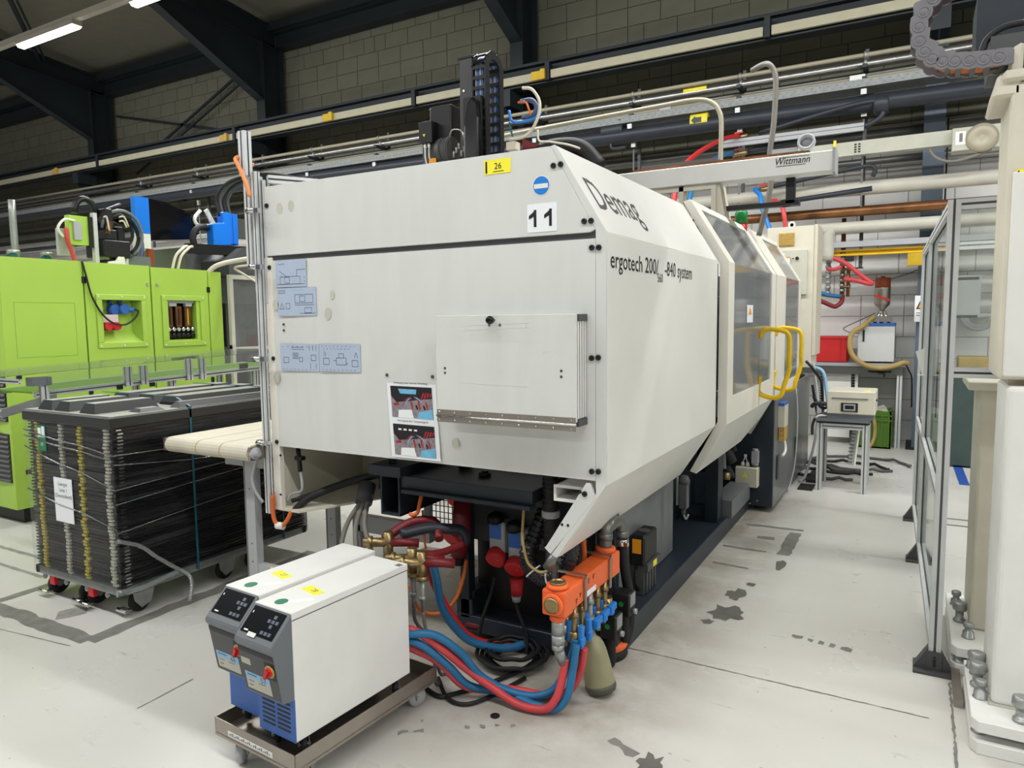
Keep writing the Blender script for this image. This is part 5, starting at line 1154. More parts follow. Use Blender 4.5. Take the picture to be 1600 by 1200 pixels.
for y in (2.715, 3.0):
    q = MB(); q.box((-1.197, y, .40), (-1.190, y+.018, .555)); q.box((-1.34, y+.002, .548), (-1.19, y+.016, .556)); q.lathe((-1.19, y+.009, .545), X, [(.008, 0), (.006, .006)], 8); q.build('clamp_strap', 'stainless', mf)
    q = MB(); q.box((-1.345, y-.005, .44), (-1.325, y+.023, .66)); q.lathe((-1.325, y+.009, .60), X, [(.014, 0), (.01, .012)], 8); q.build('clamp_bracket', 'gray_dark', mf)
q = MB(); q.tube([(-1.25, 2.57, .41), (-1.25, 2.57, .34)], .027, 16); q.lathe((-1.25, 2.57, .30), Z, [(.03, 0), (.03, .04)], 6); q.lathe((-1.25, 2.57, .275), Z, [(.026, 0), (.026, .025)], 16); q.tube([(-1.25, 2.57, .28), (-1.235, 2.59, .21)], [.022, .02], 14); q.build('main_connector', 'zinc', mf)
ys_ = [2.655, 2.735, 2.82, 2.905, 2.99]
for i, y in enumerate(ys_):
    for j, xo in enumerate((-1.265, -1.215)):
        q = MB(); zb = .33 - .02*j
        q.tube([(xo, y, .436), (xo, y, zb-.05)], .014, 12); q.lathe((xo, y, .39), Z, [(.021, 0), (.021, .022)], 6); q.lathe((xo, y, zb-.03), Z, [(.022, 0), (.022, .05)], 12); q.lathe((xo, y, zb-.075), Z, [(.018, 0), (.018, .03)], 6); q.lathe((xo, y, zb), X, [(.009, 0), (.009, .03)], 8)
        tp = q.build('tap_body', 'brass' if (i + j) % 3 else 'zinc', mf)
        q = MB(); xx = xo + .032
        if i < 2: q.cbox((xx, y, zb + .0), (.022, .027, .10)); q.cbox((xx + .006, y, zb-.02), (.018, .036, .036))
        else: q.cbox((xx, y+.012, zb), (.024, .078, .034)); q.cbox((xx+.006, y-.012, zb-.002), (.026, .034, .044))
        q.build('tap_handle', 'blue_valve', tp, bevel=.005)
for (x, y, m) in ((-1.18, 2.76, 'blue_hose'), (-1.165, 2.70, 'red_hose')):
    pass
# grey elbow pipe feeding the manifold
t = thing('elbow_pipe', 'grey plastic pipe with two elbows feeding the orange manifold', 'pipe', (-1.22, 3.2, .1))
q = MB(); q.tube(spl([(-1.25, 3.09, .56), (-1.25, 3.09, .62), (-1.248, 3.10, .645), (-1.24, 3.13, .66), (-1.235, 3.18, .662), (-1.23, 3.215, .65), (-1.225, 3.235, .62), (-1.225, 3.24, .58)], 6), .030, 16); q.lathe((-1.25, 3.09, .60), Z, [(.035, 0), (.035, .03)], 16); q.lathe((-1.225, 3.24, .575), Z, [(.035, 0), (.035, .03)], 16); q.build('elbow', 'pipe_gray', t)
q = MB(); q.lathe((-1.225, 3.24, .53), Z, [(.030, 0), (.034, .005), (.034, .03), (.030, .035)], 14); q.cbox((-1.195, 3.22, .545), (.02, .02, .02)); q.build('hose_clamp', 'chrome', t)
q = MB(); q.tube(spl([(-1.225, 3.24, .56), (-1.215, 3.26, .4), (-1.20, 3.28, .25), (-1.195, 3.27, .12), (-1.2, 3.22, .05)], 6), .025, 14); q.build('feed_hose', 'rubber', t)
# two actuators with green dots and their black pipes
for i, (x, y, z) in enumerate(((-1.185, 2.98, .16), (-1.175, 3.13, .215))):
    t = thing('actuator_valve', ('nearer' if i == 0 else 'farther') + ' black valve actuator with a green dot below the manifold', 'valve', (x, y, z-.14))
    q = MB(); q.box((x-.055, y, z), (x+.03, y+.085, z+.115)); ab = q.build('actuator_box', 'black', t, bevel=.006)
    q = MB(); q.lathe((x-.012, y, z+.062), (0, -1, 0), [(.013, 0), (.012, .002)], 14); q.build('green_dot', 'signal_green', ab)
    q = MB(); q.box((x+.03, y+.01, z+.05), (x+.034, y+.075, z+.11)); q.lathe((x+.03, y+.05, z+.02), X, [(.014, 0), (.014, .02)], 8); q.build('actuator_cover', 'zinc', ab)
    q = MB(); q.tube(spl([(x-.01, y+.045, z), (x-.008, y+.04, z-.06), (x-.012, y+.045, z-.13), (x-.05, y+.06, z-.155)], 5), .022, 12); q.build('black_pipe', 'rubber', t)
q = MB(); q.tube([(-1.225, 3.05, .335), (-1.225, 3.06, .14)], [.025, .025], 12); q.lathe((-1.225, 3.06, .2), Z, [(.034, 0), (.034, .08), (.026, .1)], 12); tag(q.build('brass_strainer', 'brass'), 'dull brass strainer between the taps and the actuators', 'fitting')
# leaning plastic jug
t = thing('plastic_jug', 'cloudy olive plastic jug leaning under the orange manifold', 'jug', (-1.16, 2.80, 0))
ax = Vector((-.24, .05, 1)).normalized(); o = Vector((-1.150, 2.80, .012))
q = MB(); q.lathe(o, ax, [(.045, 0), (.062, .004), (.068, .018), (.067, .05), (.063, .11), (.057, .17), (.050, .205), (.038, .228), (.024, .24), (.021, .265)], 24); q.build('jug_body', 'jug', t)
q = MB(); q.lathe(o, ax, [(.046, -.002), (.0635, .002), (.0695, .018), (.0688, .034)], 24); q.build('jug_base', 'jug_dark', t)
q = MB(); q.lathe(o + ax*.258, ax, [(.018, 0), (.018, .03)], 14); q.build('jug_neck', 'brass', t)
# motor beside the bed
t = thing('pump_motor', 'grey pump with black hood and orange label beside the press bed', 'pump', (-1.25, 3.6, .1))
q = MB(); q.box((-1.336, 3.65, .285), (-1.249, 3.87, .455)); hd = q.build('hood', 'black', t, bevel=.010)
q = MB(); q.box((-1.318, 3.6475, .355), (-1.268, 3.6502, .435)); q.build('orange_label', 'orange_sticker', hd); q = MB(); q.lathe((-1.292, 3.76, .455), Z, [(.036, 0), (.033, .003)], 20); q.build('hood_dial', 'gray_dark', hd)
q = MB(); q.box((-1.332, 3.665, .118), (-1.258, 3.86, .285)); q.box((-1.30, 3.67, .25), (-1.236, 3.90, .292)); q.build('pump_body', 'gray_dark', t)
for i in range(4):
    q = MB(); q.box((-1.258, 3.685 + i*.046, .125), (-1.247, 3.71 + i*.046, .25)); q.build('cooling_rib', 'gray_dark', t)
q = MB(); q.box((-1.2355, 3.76, .255), (-1.234, 3.82, .288)); q.build('yellow_label', 'sticker_yellow', t)
q = MB(); q.tube(spl([(-1.30, 3.665, .27), (-1.29, 3.63, .25), (-1.295, 3.63, .2), (-1.285, 3.66, .15)], 5), .01, 8); q.build('motor_cable', 'rubber', t)
# ================================================================== wrapped tray stack on its dolly (left)
SX0, SX1, SY0, SY1 = -4.63, -3.76, 2.25, 3.62
dl = thing('dolly', 'galvanised dolly with castors under the wrapped tray stack', 'dolly', (-4.2, 2.9, 0))
q = MB()
for (a, b) in (((SX0, SY0, .14), (SX1, SY0+.04, .185)), ((SX0, SY1-.04, .14), (SX1, SY1, .185)), ((SX0, SY0, .14), (SX0+.04, SY1, .185)), ((SX1-.04, SY0, .14), (SX1, SY1, .185))): q.box(a, b)
q.box((SX0+.04, SY0+.04, .165), (SX1-.04, SY1-.04, .175)); q.build('dolly_frame', 'zinc', dl)
for x in (SX1-.03, SX1-.45, SX0+.04):
    for y in (SY0+.08, 2.9, SY1-.5):
        q = MB(); q.prism([(x, y, .16), (x, y+.14, .16), (x, y+.11, .05), (x, y+.05, .03), (x, y+.01, .08)], (-.004, 0, 0)); q.build('caster_bracket', 'zinc', dl)
for (x, y) in ((SX1-.07, SY0+.14), (SX1-.40, SY0+.10), (SX1-.47, SY0+.09), (SX0+.09, SY0+.08), (SX1-.07, SY1-.42), (SX1-.07, 2.97), (SX0+.09, SY1-.2), (SX1-.40, SY1-.2)):
    q = MB(); q.lathe((x-.016, y, .062), X, [(.035, -.001), (.058, 0), (.062, .006), (.062, .026), (.058, .032), (.035, .033)], 20); cw = q.build('caster', 'rubber', dl)
    q = MB(); q.lathe((x-.02, y, .062), X, [(.02, 0), (.02, .04)], 10); q.build('caster_hub', 'zinc', cw)
for (x, y) in ((SX1-.07, SY0+.07), (SX1-.44, SY0+.03), (SX1-.36, SY0+.02), (SX0+.09, SY0+.02)):
    q = MB(); q.box((x-.04, y-.045, .03), (x+.04, y+.0, .042)); q.lathe((x-.045, y-.03, .036), X, [(.012, 0), (.012, .09)], 8); q.build('brake_pedal', 'chrome', dl)
for x in (SX1-.31, SX0+.16):
    q = MB(); q.box((x-.025, SY0+.005, .085), (x+.025, SY0+.03, .14)); q.build('red_stop', 'red_crate', dl)
q = MB()
for x in (SX1-.16, SX1-.36, SX0+.30, SX0+.07): q.lathe((x, SY0+.02, .12), (0, -1, 0), [(.016, 0), (.016, .012), (.009, .012), (.009, .004)], 10)
q.build('guide_roller', 'gray_light', dl)
# trays
NT = 46; z0, z1 = .187, 1.075; dz = (z1 - z0)/NT
tray = None
rd = random.Random(2)
def tray_mesh():
    q = MB(); w, l, h = (SX1-SX0)/2 - .02, (SY1-SY0)/2 - .02, dz
    q.box((-w, -l, 0), (w, l, h*.55)); q.box((-w-.014, -l-.010, h*.55), (w+.014, l+.010, h*.92))
    return q
for i in range(NT):
    x, y = (SX0+SX1)/2 + rd.uniform(-.003, .003), (SY0+SY1)/2 + rd.uniform(-.003, .003); z = z0 + i*dz
    if tray is None:
        tray = tray_mesh().build('tray', 'tray_black', local=True); tray.location = (x, y, z)
        tag(tray, 'bottom black plastic tray of the film-wrapped stack', 'tray', 'trays in the wrapped stack')
        for fx, m in ((.135, 'clip_yellow'), (.42, 'clip_white'), (.63, 'clip_yellow'), (.925, 'clip_white')):
            q = MB(); px = SX0 + (SX1-SX0)*fx - (SX0+SX1)/2; q.box((px-.018, -(SY1-SY0)/2 - .002, dz*.1), (px+.018, -(SY1-SY0)/2 + .012, dz*.74)); q.build('clip', m, tray, local=True)
        q = MB(); q.box(((SX1-SX0)/2 - .008, -(SY1-SY0)/2 + .03, dz*.2), ((SX1-SX0)/2 - .004, -(SY1-SY0)/2 + .06, dz*.6)); q.build('clip', 'chrome', tray, local=True)
    else:
        t = tray.copy(); COL.objects.link(t); t.location = (x, y, z)
        n_ = NT - i; t['label'] = 'black plastic tray, %s from the top of the film-wrapped stack' % ('first' if n_ == 1 else '%d%s' % (n_, 'th' if 10 < n_ % 100 < 14 else {1: 'st', 2: 'nd', 3: 'rd'}.get(n_ % 10, 'th')))
        for c in tray.children:
            d = c.copy(); COL.objects.link(d); d.parent = t; d.location.x += rd.uniform(-.006, .006)
            if c.name.startswith('clip.002') and i % 3 == 0: d.location.x += .012
# lid
ld = thing('pallet_lid', 'black moulded pallet lid with raised ribs on top of the trays', 'lid', (-4.2, 2.9, 1.07))
q = MB(); q.box((SX0-.012, SY0-.012, 1.076), (SX1+.012, SY1+.012, 1.138)); q.build('lid_base', 'lid_black', ld, bevel=.006)
q = MB(); q.box((SX0, SY0, 1.138), (SX1, SY1, 1.142)); q.build('lid_top_lit', 'lid_top_lit', ld)  # thin slab carrying the light painted onto the black lid
def rib(x0, x1, y0, y1, h=.055):
    q = MB(); s = .028; z = 1.142
    q.faces([(x0, y0, z), (x1, y0, z), (x1, y1, z), (x0, y1, z), (x0+s, y0+s*.8, z+h), (x1-s, y0+s*.8, z+h), (x1-s, y1-s, z+h), (x0+s, y1-s, z+h)], [(0,1,5,4), (1,2,6,5), (2,3,7,6), (3,0,4,7)], 0)
    q.faces([(x0+s, y0+s*.8, z+h), (x1-s, y0+s*.8, z+h), (x1-s, y1-s, z+h), (x0+s, y1-s, z+h)], [(0,1,2,3)], 1)
    q.build('lid_rib', ['lid_black', 'lid_top_lit'], ld)
for a in (SX0+.09, SX0+.27, SX0+.52): rib(a, a+.15, SY0+.03, SY0+.42)
for a in (SX0+.05, SX0+.31, SX0+.55): rib(a, a+.19, SY0+.50, SY1-.05)
rib(SX1-.13, SX1-.02, SY0+.18, SY0+.34, .02); rib(SX1-.10, SX1-.01, SY0+.42, SY1-.1, .035)
# film, straps, tail, labels
q = MB(); e = .006
cs = [(SX0-e, SY0-e), (SX1+e, SY0-e), (SX1+e, SY1+e), (SX0-e, SY1+e)]
for i in range(4):
    a, b = cs[i], cs[(i+1) % 4]; q.poly([(a[0], a[1], .15), (b[0], b[1], .15), (b[0], b[1], 1.10), (a[0], a[1], 1.10)])
fm = q.build('stretch_film', 'film'); tag(fm, 'clear stretch film wrapped round the black tray stack', 'film')
q = MB()
for (za, zb) in ((1.02, .93), (.92, .74), (.985, .90), (.66, .52)):
    q.tube([(SX0-e-.003, SY0-e-.003, za), (-4.3, SY0-e-.004, (za*1.6+zb)/2.6-.004), (-4.05, SY0-e-.004, (za+zb*1.5)/2.5), (SX1+e+.003, SY0-e-.003, zb)], [.004, .006, .004, .003], 6)
for (za, zb) in ((.93, .92), (.74, .80), (.88, .80), (.66, .74), (.5, .6)):
    q.tube([(SX1+e+.003, SY0-e, za), (SX1+e+.004, 2.7, (za+zb)/2 - .01), (SX1+e+.003, SY1, zb)], [.003, .002, .002], 6)
q.build('film_fold', 'film_roll', fm)
q = MB(); q.tube(spl([(SX1+e, 2.24, .46), (SX1+e+.01, 2.36, .40), (SX1+.03, 2.45, .31), (SX1+.05, 2.55, .22), (SX1+.09, 2.60, .17), (SX1+.14, 2.58, .12), (SX1+.17, 2.54, .05)], 6), [.012, .012, .013, .013, .014, .014, .015]*0 or .013, 8)
q.tube(spl([(SX1+e, 2.22, .17), (SX1+.03, 2.35, .165), (SX1+.035, 2.5, .18), (SX1+.04, 2.58, .19)], 5), .02, 8); q.build('film_tail', 'film_roll', fm)
for y, lb in ((2.72, 'nearer teal strap round the wrapped tray stack'), (3.40, 'farther teal strap round the wrapped tray stack')):
    q = MB(); q.box((SX1+e+.003, y, .15), (SX1+e+.006, y+.013, 1.15)); q.box((SX0, y, 1.198), (SX1-.12, y+.013, 1.201)); q.bar((SX1-.13, y+.011, 1.199), (SX1+e+.006, y+.011, 1.145), .013, .003); q.box((SX0-e-.006, y, .15), (SX0-e-.003, y+.022, 1.15)); tag(q.build('strap', 'teal'), lb, 'strap', 'teal straps on the tray stack')
q = MB(); q.box((-4.343, SY0-e-.006, .50), (-4.158, SY0-e-.004, .76)); pg = q.build('paper_sign', 'paper'); tag(pg, 'white A4 sheet taped to the film with Leergut Linie 1 lettering', 'sign')
for s_, z in (('Leergut', .715), ('Linie 1', .68), ('(Deutschland)', .645)): text(s_, .030, (-4.25, SY0-e-.0066, z), X, Z, 'ink', pg)
q = MB(); q.box((-4.484, SY0-e-.004, .905), (-4.40, SY0-e-.002, 1.055)); gl_ = q.build('green_label', 'green_sticker'); tag(gl_, 'green and white label under the film, upper left of the stack', 'label')
q = MB(); q.box((-4.478, SY0-e-.0046, .985), (-4.445, SY0-e-.004, 1.04)); q.box((-4.438, SY0-e-.0046, .985), (-4.408, SY0-e-.004, 1.05)); q.build('label_print', 'paper', gl_); text('10', .03, (-4.44, SY0-e-.0048, .935), X, Z, 'paper', gl_)

# ================================================================== belt conveyor left of the press
bc = thing('belt_conveyor', 'short cream belt conveyor on grey legs beside the press', 'conveyor', (-3.2, 3.0, 0))
bz, br = 1.01, .042
q = MB(); prof = [(2.46 + br - br*math.sin(PI*i/8)*1.0, bz - br + br*math.cos(PI*i/8)) for i in range(9)]
outl = [(4.3, bz), (2.46+br, bz)] + [(2.46+br - br*math.sin(PI*i/8), bz - br + br*math.cos(PI*i/8)) for i in range(1, 8)] + [(2.46+br, bz-2*br), (4.3, bz-2*br)]
q.prism([(-3.62, y, z) for y, z in outl], (.66, 0, 0)); bt = q.build('belt', 'belt', bc)
q = MB()
for x in (-3.36, -3.17): q.prism([(x, y - .0015, z + .001) for y, z in outl[:-1]] , (.004, 0, 0))
q.build('belt_seam', 'hose_tan', bt)
q = MB(); q.box((-3.645, 2.47, bz-.075), (-3.622, 4.3, bz-.005)); q.box((-2.958, 2.47, bz-.075), (-2.94, 4.3, bz-.005)); q.lathe((-3.65, 2.5, bz-.04), X, [(.02, 0), (.03, .01)], 12, 1); q.lathe((-2.96, 2.5, bz-.04), X, [(.032, 0), (.032, .03), (.015, .03), (.015, .05)], 14, 1); q.build('side_rail', ['stainless', 'gray_light'], bc)
for (x, y) in ((-3.10, 2.58), (-3.06, 3.14)):
    q = MB(); q.box((x-.02, y, 0.0), (x+.045, y+.045, bz-.08)); q.box((x-.035, y+.002, 0), (x-.02, y+.04, bz-.08), 1)
    for z in (.35, .45, .75): q.cyl((x+.01, y-.001, z), (x+.01, y, z), .006, 8, 1)
    q.build('leg', ['gray_light', 'pipe_gray'], bc)
q = MB(); q.box((-3.06, 2.585, .27), (-2.45, 2.625, .34)); lr = q.build('cross_rail', 'gray_light', bc)
q = MB(); q.box((-2.96, 2.583, .29), (-2.90, 2.585, .34)); q.build('inventory_sticker', 'sticker_yellow', lr)
q = MB(); q.box((-3.30, 2.6, bz-.085-.06), (-3.0, 2.64, bz-.085)); q.build('frame_bracket', 'gray_light', bc)
hose('white_cable', 'white cable bowing out beside the belt conveyor roller', [(-2.955, 2.52, .95), (-2.975, 2.52, .90), (-2.995, 2.52, .83), (-2.985, 2.53, .76), (-2.955, 2.55, .70)], .008, 'gray_light', 'cable', 8)
# castor framed rail and mesh fence seen under the press
t = thing('undercarriage', 'grey frame on a castor seen through the gap under the press', 'frame', (-2.9, 3.3, 0))
q = MB(); q.box((-2.98, 3.25, .36), (-2.40, 3.30, .46)); q.box((-2.98, 3.25, .10), (-2.92, 3.3, .40)); q.build('frame_rail', 'gray_light', t)
q = MB(); q.lathe((-2.75, 3.26, .05), X, [(.02, -.001), (.05, 0), (.05, .03), (.02, .031)], 16, 1); q.cyl((-2.735, 3.27, .16), (-2.735, 3.27, .37), .02, 10); q.prism([(-2.76, 3.22, .04), (-2.76, 3.28, .03), (-2.76, 3.30, .17), (-2.76, 3.22, .17)], (.05, 0, 0)); q.build('caster', ['zinc', 'rubber'], t)
t = thing('mesh_fence', 'white panel with dark wire mesh far behind the press legs', 'fence', (-3.0, 4.6, 0))
q = MB(); q.box((-3.15, 4.6, 0.02), (-2.93, 4.64, .75)); q.build('panel', 'pink', t)
q = MB(); q.box((-3.46, 4.62, 0), (-3.40, 4.66, .75)); q.build('post', 'gray_dark', t)
q = MB()
for i in range(6): q.box((-3.39 + i*.04, 4.63, .0), (-3.384 + i*.04, 4.636, .7))
for i in range(14): q.box((-3.40, 4.63, .04 + i*.05), (-3.15, 4.636, .046 + i*.05))
q.build('mesh', 'black', t, kind='stuff')
q = MB(); q.lathe((-3.12, 4.58, .24), (.3, -1, 0), [(.06, 0), (.06, .03), (.045, .04)], 16); q.build('socket_cover', 'red_crate', t)

# ================================================================== lime green machine
GX = -6.3
G = thing('lime_machine', 'lime green moulding machine with access panels on the far left', 'machine', (-7.1, 4.0, 0))
q = MB(); q.box((-8.0, 2.965, .13), (GX-.135, 5.02, 2.16)); q.build('body', 'lime', G, bevel=.01)
def gpanel(y0, y1, z0, z1, name='door', hole=None):
    q = MB()
    if hole is None: q.box((GX-.13, y0, z0), (GX, y1, z1))
    else:
        a, b, c, d = hole
        for (ya, yb, za, zb) in ((y0, y1, z0, c), (y0, y1, d, z1), (y0, a, c, d), (b, y1, c, d)): q.box((GX-.13, ya, za), (GX, yb, zb))
    return q.build(name, 'lime', G)
p1 = gpanel(2.955, 3.60, .14, 2.18, 'side_panel')
q = MB(); 
for s in ((3.04, 1.37, 3.52, 1.373), (3.04, 1.817, 3.52, 1.82), (3.04, 1.37, 3.043, 1.82), (3.517, 1.37, 3.52, 1.82)): q.box((GX-.001, s[0], s[1]), (GX+.0008, s[2], s[3]))
q.build('hatch_outline', 'lime_dark', p1)
p2 = gpanel(3.615, 4.225, .14, 2.175, 'door', (3.76, 4.12, 1.47, 1.87))
p3 = gpanel(4.24, 4.855, .14, 2.165, 'door', (4.40, 4.71, 1.475, 1.862))
p4 = gpanel(4.865, 5.02, .14, 2.155, 'end_strip')
# recess with sockets
q = MB(); zb, zt, ya, yb, dp = 1.47, 1.87, 3.76, 4.12, .10
q.faces([(GX, ya, zb), (GX, yb, zb), (GX, yb, zt), (GX, ya, zt), (GX-dp, ya+.0, zb+.09), (GX-dp, yb-.03, zb+.09), (GX-dp, yb-.03, zt), (GX-dp, ya, zt)], [(0,1,5,4), (1,2,6,5), (2,3,7,6), (3,0,4,7), (4,5,6,7)])
rcs = q.build('recess', 'lime', p2)
for pp_, (a, b, c, d) in ((p2, (3.70, 4.17, 1.42, 1.90)), (p3, (4.33, 4.80, 1.41, 1.905))):
    q = MB(); fw, ins = .055, 0
    q.frame((GX, a, c), Y, Z, b-a, d-c, .05, .014)
    q.build('surround', 'lime', pp_, bevel=.004)
    q = MB()
    for y in (a+.02, (a+b)/2, b-.02):
        for z in (c+.02, d-.02): q.lathe((GX+.014, y, z), X, [(.009, 0), (.007, .005)], 8)
    q.build('surround_bolt', 'white', pp_)
    q = MB(); q.lathe((GX, b+.03 if pp_ is p2 else a-.03, 2.0), X, [(.016, 0), (.014, .01)], 12); q.build('door_lock', 'chrome', pp_)
q = MB(); q.tube([(GX-.08, 3.88, 1.77), (GX-.03, 3.90, 1.76)], .05, 14); q.tube([(GX-.08, 3.97, 1.77), (GX-.02, 3.985, 1.77)], .045, 14); q.tube([(GX-.06, 4.0, 1.765), (GX-.03, 4.07, 1.765)], .026, 10); q.cyl((GX-.08, 3.88, 1.82), (GX-.08, 3.88, 1.86), .02, 8); q.cyl((GX-.08, 3.97, 1.82), (GX-.08, 3.97, 1.86), .02, 8); q.build('blue_socket', 'blue_tcu', rcs)
q = MB(); q.box((GX-.095, 3.77, 1.65), (GX-.02, 3.91, 1.72), 1); q.lathe((GX-.03, 3.81, 1.615), X, [(.038, -.05), (.04, 0), (.036, .03)], 14); q.lathe((GX-.03, 3.89, 1.615), X, [(.038, -.05), (.04, 0), (.036, .03)], 14); q.build('red_socket', ['red_crate', 'pink'], rcs)
q = MB(); q.box((GX-.099, 3.80, 1.775), (GX-.097, 3.85, 1.785)); q.build('socket_label', 'sky_label', rcs)
hose('black_cable', 'thin black cable hanging down the lime machine into its recess', [(GX+.01, 3.60, 2.18), (GX+.02, 3.62, 2.06), (GX+.02, 3.66, 1.88), (GX+.03, 3.74, 1.72), (GX+.03, 3.84, 1.64), (GX+.02, 3.95, 1.63), (GX+.0, 4.05, 1.68), (GX-.01, 4.10, 1.75), (GX-.02, 4.06, 1.77)], .008, 'rubber', 'cable', 8)
q = MB()
for (y, z) in ((3.61, 2.02), (3.61, 1.05), (4.86, 1.97), (4.86, 1.05)): q.box((GX-.001, y-.018, z-.028), (GX+.006, y+.018, z+.028))
q.build('hinge', 'black', G)
# window with flow meters
q = MB(); q.box((GX-.12, 4.40, 1.475), (GX-.10, 4.71, 1.862)); q.build('meter_backplate', 'black', p3)
q = MB(); q.box((GX-.05, 4.405, 1.83), (GX-.02, 4.70, 1.855)); q.box((GX-.05, 4.42, 1.80), (GX-.01, 4.50, 1.83)); q.box((GX-.05, 4.60, 1.80), (GX-.01, 4.67, 1.83)); q.build('meter_rail', 'gray_light', p3)
for i in range(3):
    y = 4.44 + .10*i
    q = MB(); q.box((GX-.07, y-.032, 1.60), (GX-.04, y+.032, 1.80)); q.box((GX-.041, y-.008, 1.62), (GX-.038, y+.008, 1.78), 1); q.build('flow_meter', ['copper', 'yellow_dirty' if i == 2 else 'black'], p3)
for i in range(6):
    y = 4.425 + .052*i
    q = MB(); q.lathe((GX-.06, y, 1.575), X, [(.022, 0), (.022, .03), (.012, .035)], 10); q.build('meter_valve', 'chrome', p3)
    q = MB(); q.lathe((GX-.06, y, 1.515), X, [(.024, 0), (.024, .03), (.012, .035)], 10); q.build('valve_knob', 'black', p3)
# end face with louvres
for (za, zb) in ((.86, 1.27), (.36, .76)):
    q = MB(); q.box((-7.4, 2.95, za), (-6.335, 2.966, zb)); lvp = q.build('louvre_panel', 'black', G)
    n = int((zb-za)/.04)
    q = MB()
    for i in range(n): q.prism([(-7.38, 2.955, za+.01+i*.04), (-7.38, 2.94, za+.005+i*.04), (-7.38, 2.94, za+.012+i*.04), (-7.38, 2.955, za+.03+i*.04)], (1.035, 0, 0))
    q.build('louvre', 'gray_dark', lvp)
q = MB(); q.box((GX-.001, 3.02, 1.20), (GX+.006, 3.06, 1.235)); q.box((GX-.001, 3.04, .42), (GX+.006, 3.08, .455)); q.box((-7.0, 2.94, .79), (-6.55, 2.956, .83), 1); q.build('latch', ['black', 'gray_light'], G)
q = MB(); q.box((-7.9, 3.05, 0), (-6.4, 4.95, .13)); q.build('plinth', 'black', G)
# grey machine parts beyond with framed clear door
t = thing('guard_frame', 'pale green framed clear guard door right of the lime machine', 'guard', (-6.6, 5.3, .9))
q = MB(); q.frame((-6.26, 5.06, 1.33), Y, Z, .75, .80, .045, .04); q.box((-6.26, 5.06, 0), (-6.22, 5.1, 1.4)); q.build('frame', 'tarnish', t)
q = MB(); q.box((-6.25, 5.1, 1.37), (-6.244, 5.77, 2.09)); q.build('pane', 'acrylic', t)
q = MB(); q.box((-7.8, 5.2, .3), (-6.9, 6.6, 1.9)); q.box((-6.9, 5.5, 1.36), (-6.85, 6.0, 1.85), 1); q.box((-8.0, 5.03, .1), (-6.4, 5.06, 2.15)); q.box((-8.0, 5.06, 1.9), (-6.9, 7.5, 2.45)); q.prism([(-6.9, 5.25, 2.14), (-6.9, 5.25, 2.3), (-6.9, 5.45, 2.45), (-6.9, 7.5, 2.45), (-6.9, 7.5, 2.14)], (.45, 0, 0), 1); tag(q.build('clamp_housing', ['cab_gray', 'gray_dark']), 'grey sheet metal housing behind the lime machine', 'housing')
for i, (dy, lb) in enumerate(((0, 'left cream cable curving onto the grey housing'), (.06, 'right cream cable curving onto the grey housing'))):
    hose('cream_cable', lb, [(-6.42, 4.55+dy, 2.16), (-6.42, 4.60+dy, 2.3), (-6.45, 4.70+dy, 2.38), (-6.55, 4.82+dy, 2.42), (-6.8, 5.1+dy, 2.44)], .014, 'cable_cream', 'cable', 8)
hose('cream_cable', 'thick cream cable running up to the aluminium post', [(-6.35, 4.88, 2.12), (-6.25, 4.95, 2.22), (-6.0, 5.1, 2.28), (-5.2, 5.2, 2.33), (-4.6, 5.0, 2.42), (-4.3, 4.8, 2.5)], .024, 'cable_cream', 'cable')
hose('cream_cable', 'thin cream cables dropping below the thick cream cable', [(-4.4, 4.9, 2.42), (-4.9, 5.0, 2.31), (-5.6, 5.1, 2.22), (-6.1, 5.05, 2.2), (-6.15, 5.2, 2.13), (-6.1, 5.3, 2.06)], .012, 'cable_cream', 'cable', 8)

# robots and gear standing above the lime machine
rb = thing('handling_robot', 'blue and black handling robot above the lime machine', 'robot', (-7, 5, 2.2))
q = MB(); q.box((-7.05, 4.565, 2.56), (-6.98, 4.72, 2.93)); q.box((-7.05, 4.565, 2.41), (-6.98, 4.72, 2.56), 1); q.box((-7.05, 4.70, 2.24), (-7.0, 4.76, 2.41), 2); q.build('blue_panel', ['blue_robot', 'white', 'brown_filter'], rb)
q = MB(); q.prism([(-7.3, 4.72, 2.5), (-7.3, 4.72, 2.935), (-7.3, 4.95, 2.92), (-7.3, 5.3, 2.80), (-7.3, 5.33, 2.62), (-7.3, 5.2, 2.55)], (.28, 0, 0)); 
for i in range(5): q.bar((-7.02, 4.74+.03*i, 2.915-.03*i), (-7.02, 5.2, 2.85-.03*i), .01, .012)
q.build('black_cowl', 'black_gloss', rb)
q = MB(); q.tube(spl([(-7.0, 5.35, 2.88), (-7.0, 5.27, 2.78), (-7.0, 5.33, 2.70), (-7.0, 5.45, 2.70), (-7.0, 5.52, 2.72)], 5), .02, 10); q.bar((-7, 5.42, 2.9), (-7, 5.52, 2.74), .02, .05); q.build('white_guard', 'white', rb)
q = MB(); q.prism([(-6.75, 5.22, 2.46), (-6.75, 5.45, 2.48), (-6.75, 5.45, 2.84), (-6.75, 5.36, 2.84), (-6.75, 5.36, 2.72), (-6.75, 5.22, 2.70)], (.12, 0, 0)); q.box((-6.73, 5.45, 2.49), (-6.63, 5.55, 2.83)); q.box((-6.73, 5.47, 2.49), (-6.61, 5.50, 2.83)); q.build('blue_head', 'blue_robot', rb, bevel=.01)
q = MB(); q.box((-6.9, 5.5, 2.60), (-6.7, 7.6, 2.80)); q.build('robot_arm', 'pipe_gray', rb)
q = MB(); q.bar((-6.6, 4.86, 2.405), (-6.6, 6.9, 2.46), .08, .10); q.build('black_beam', 'black', rb)
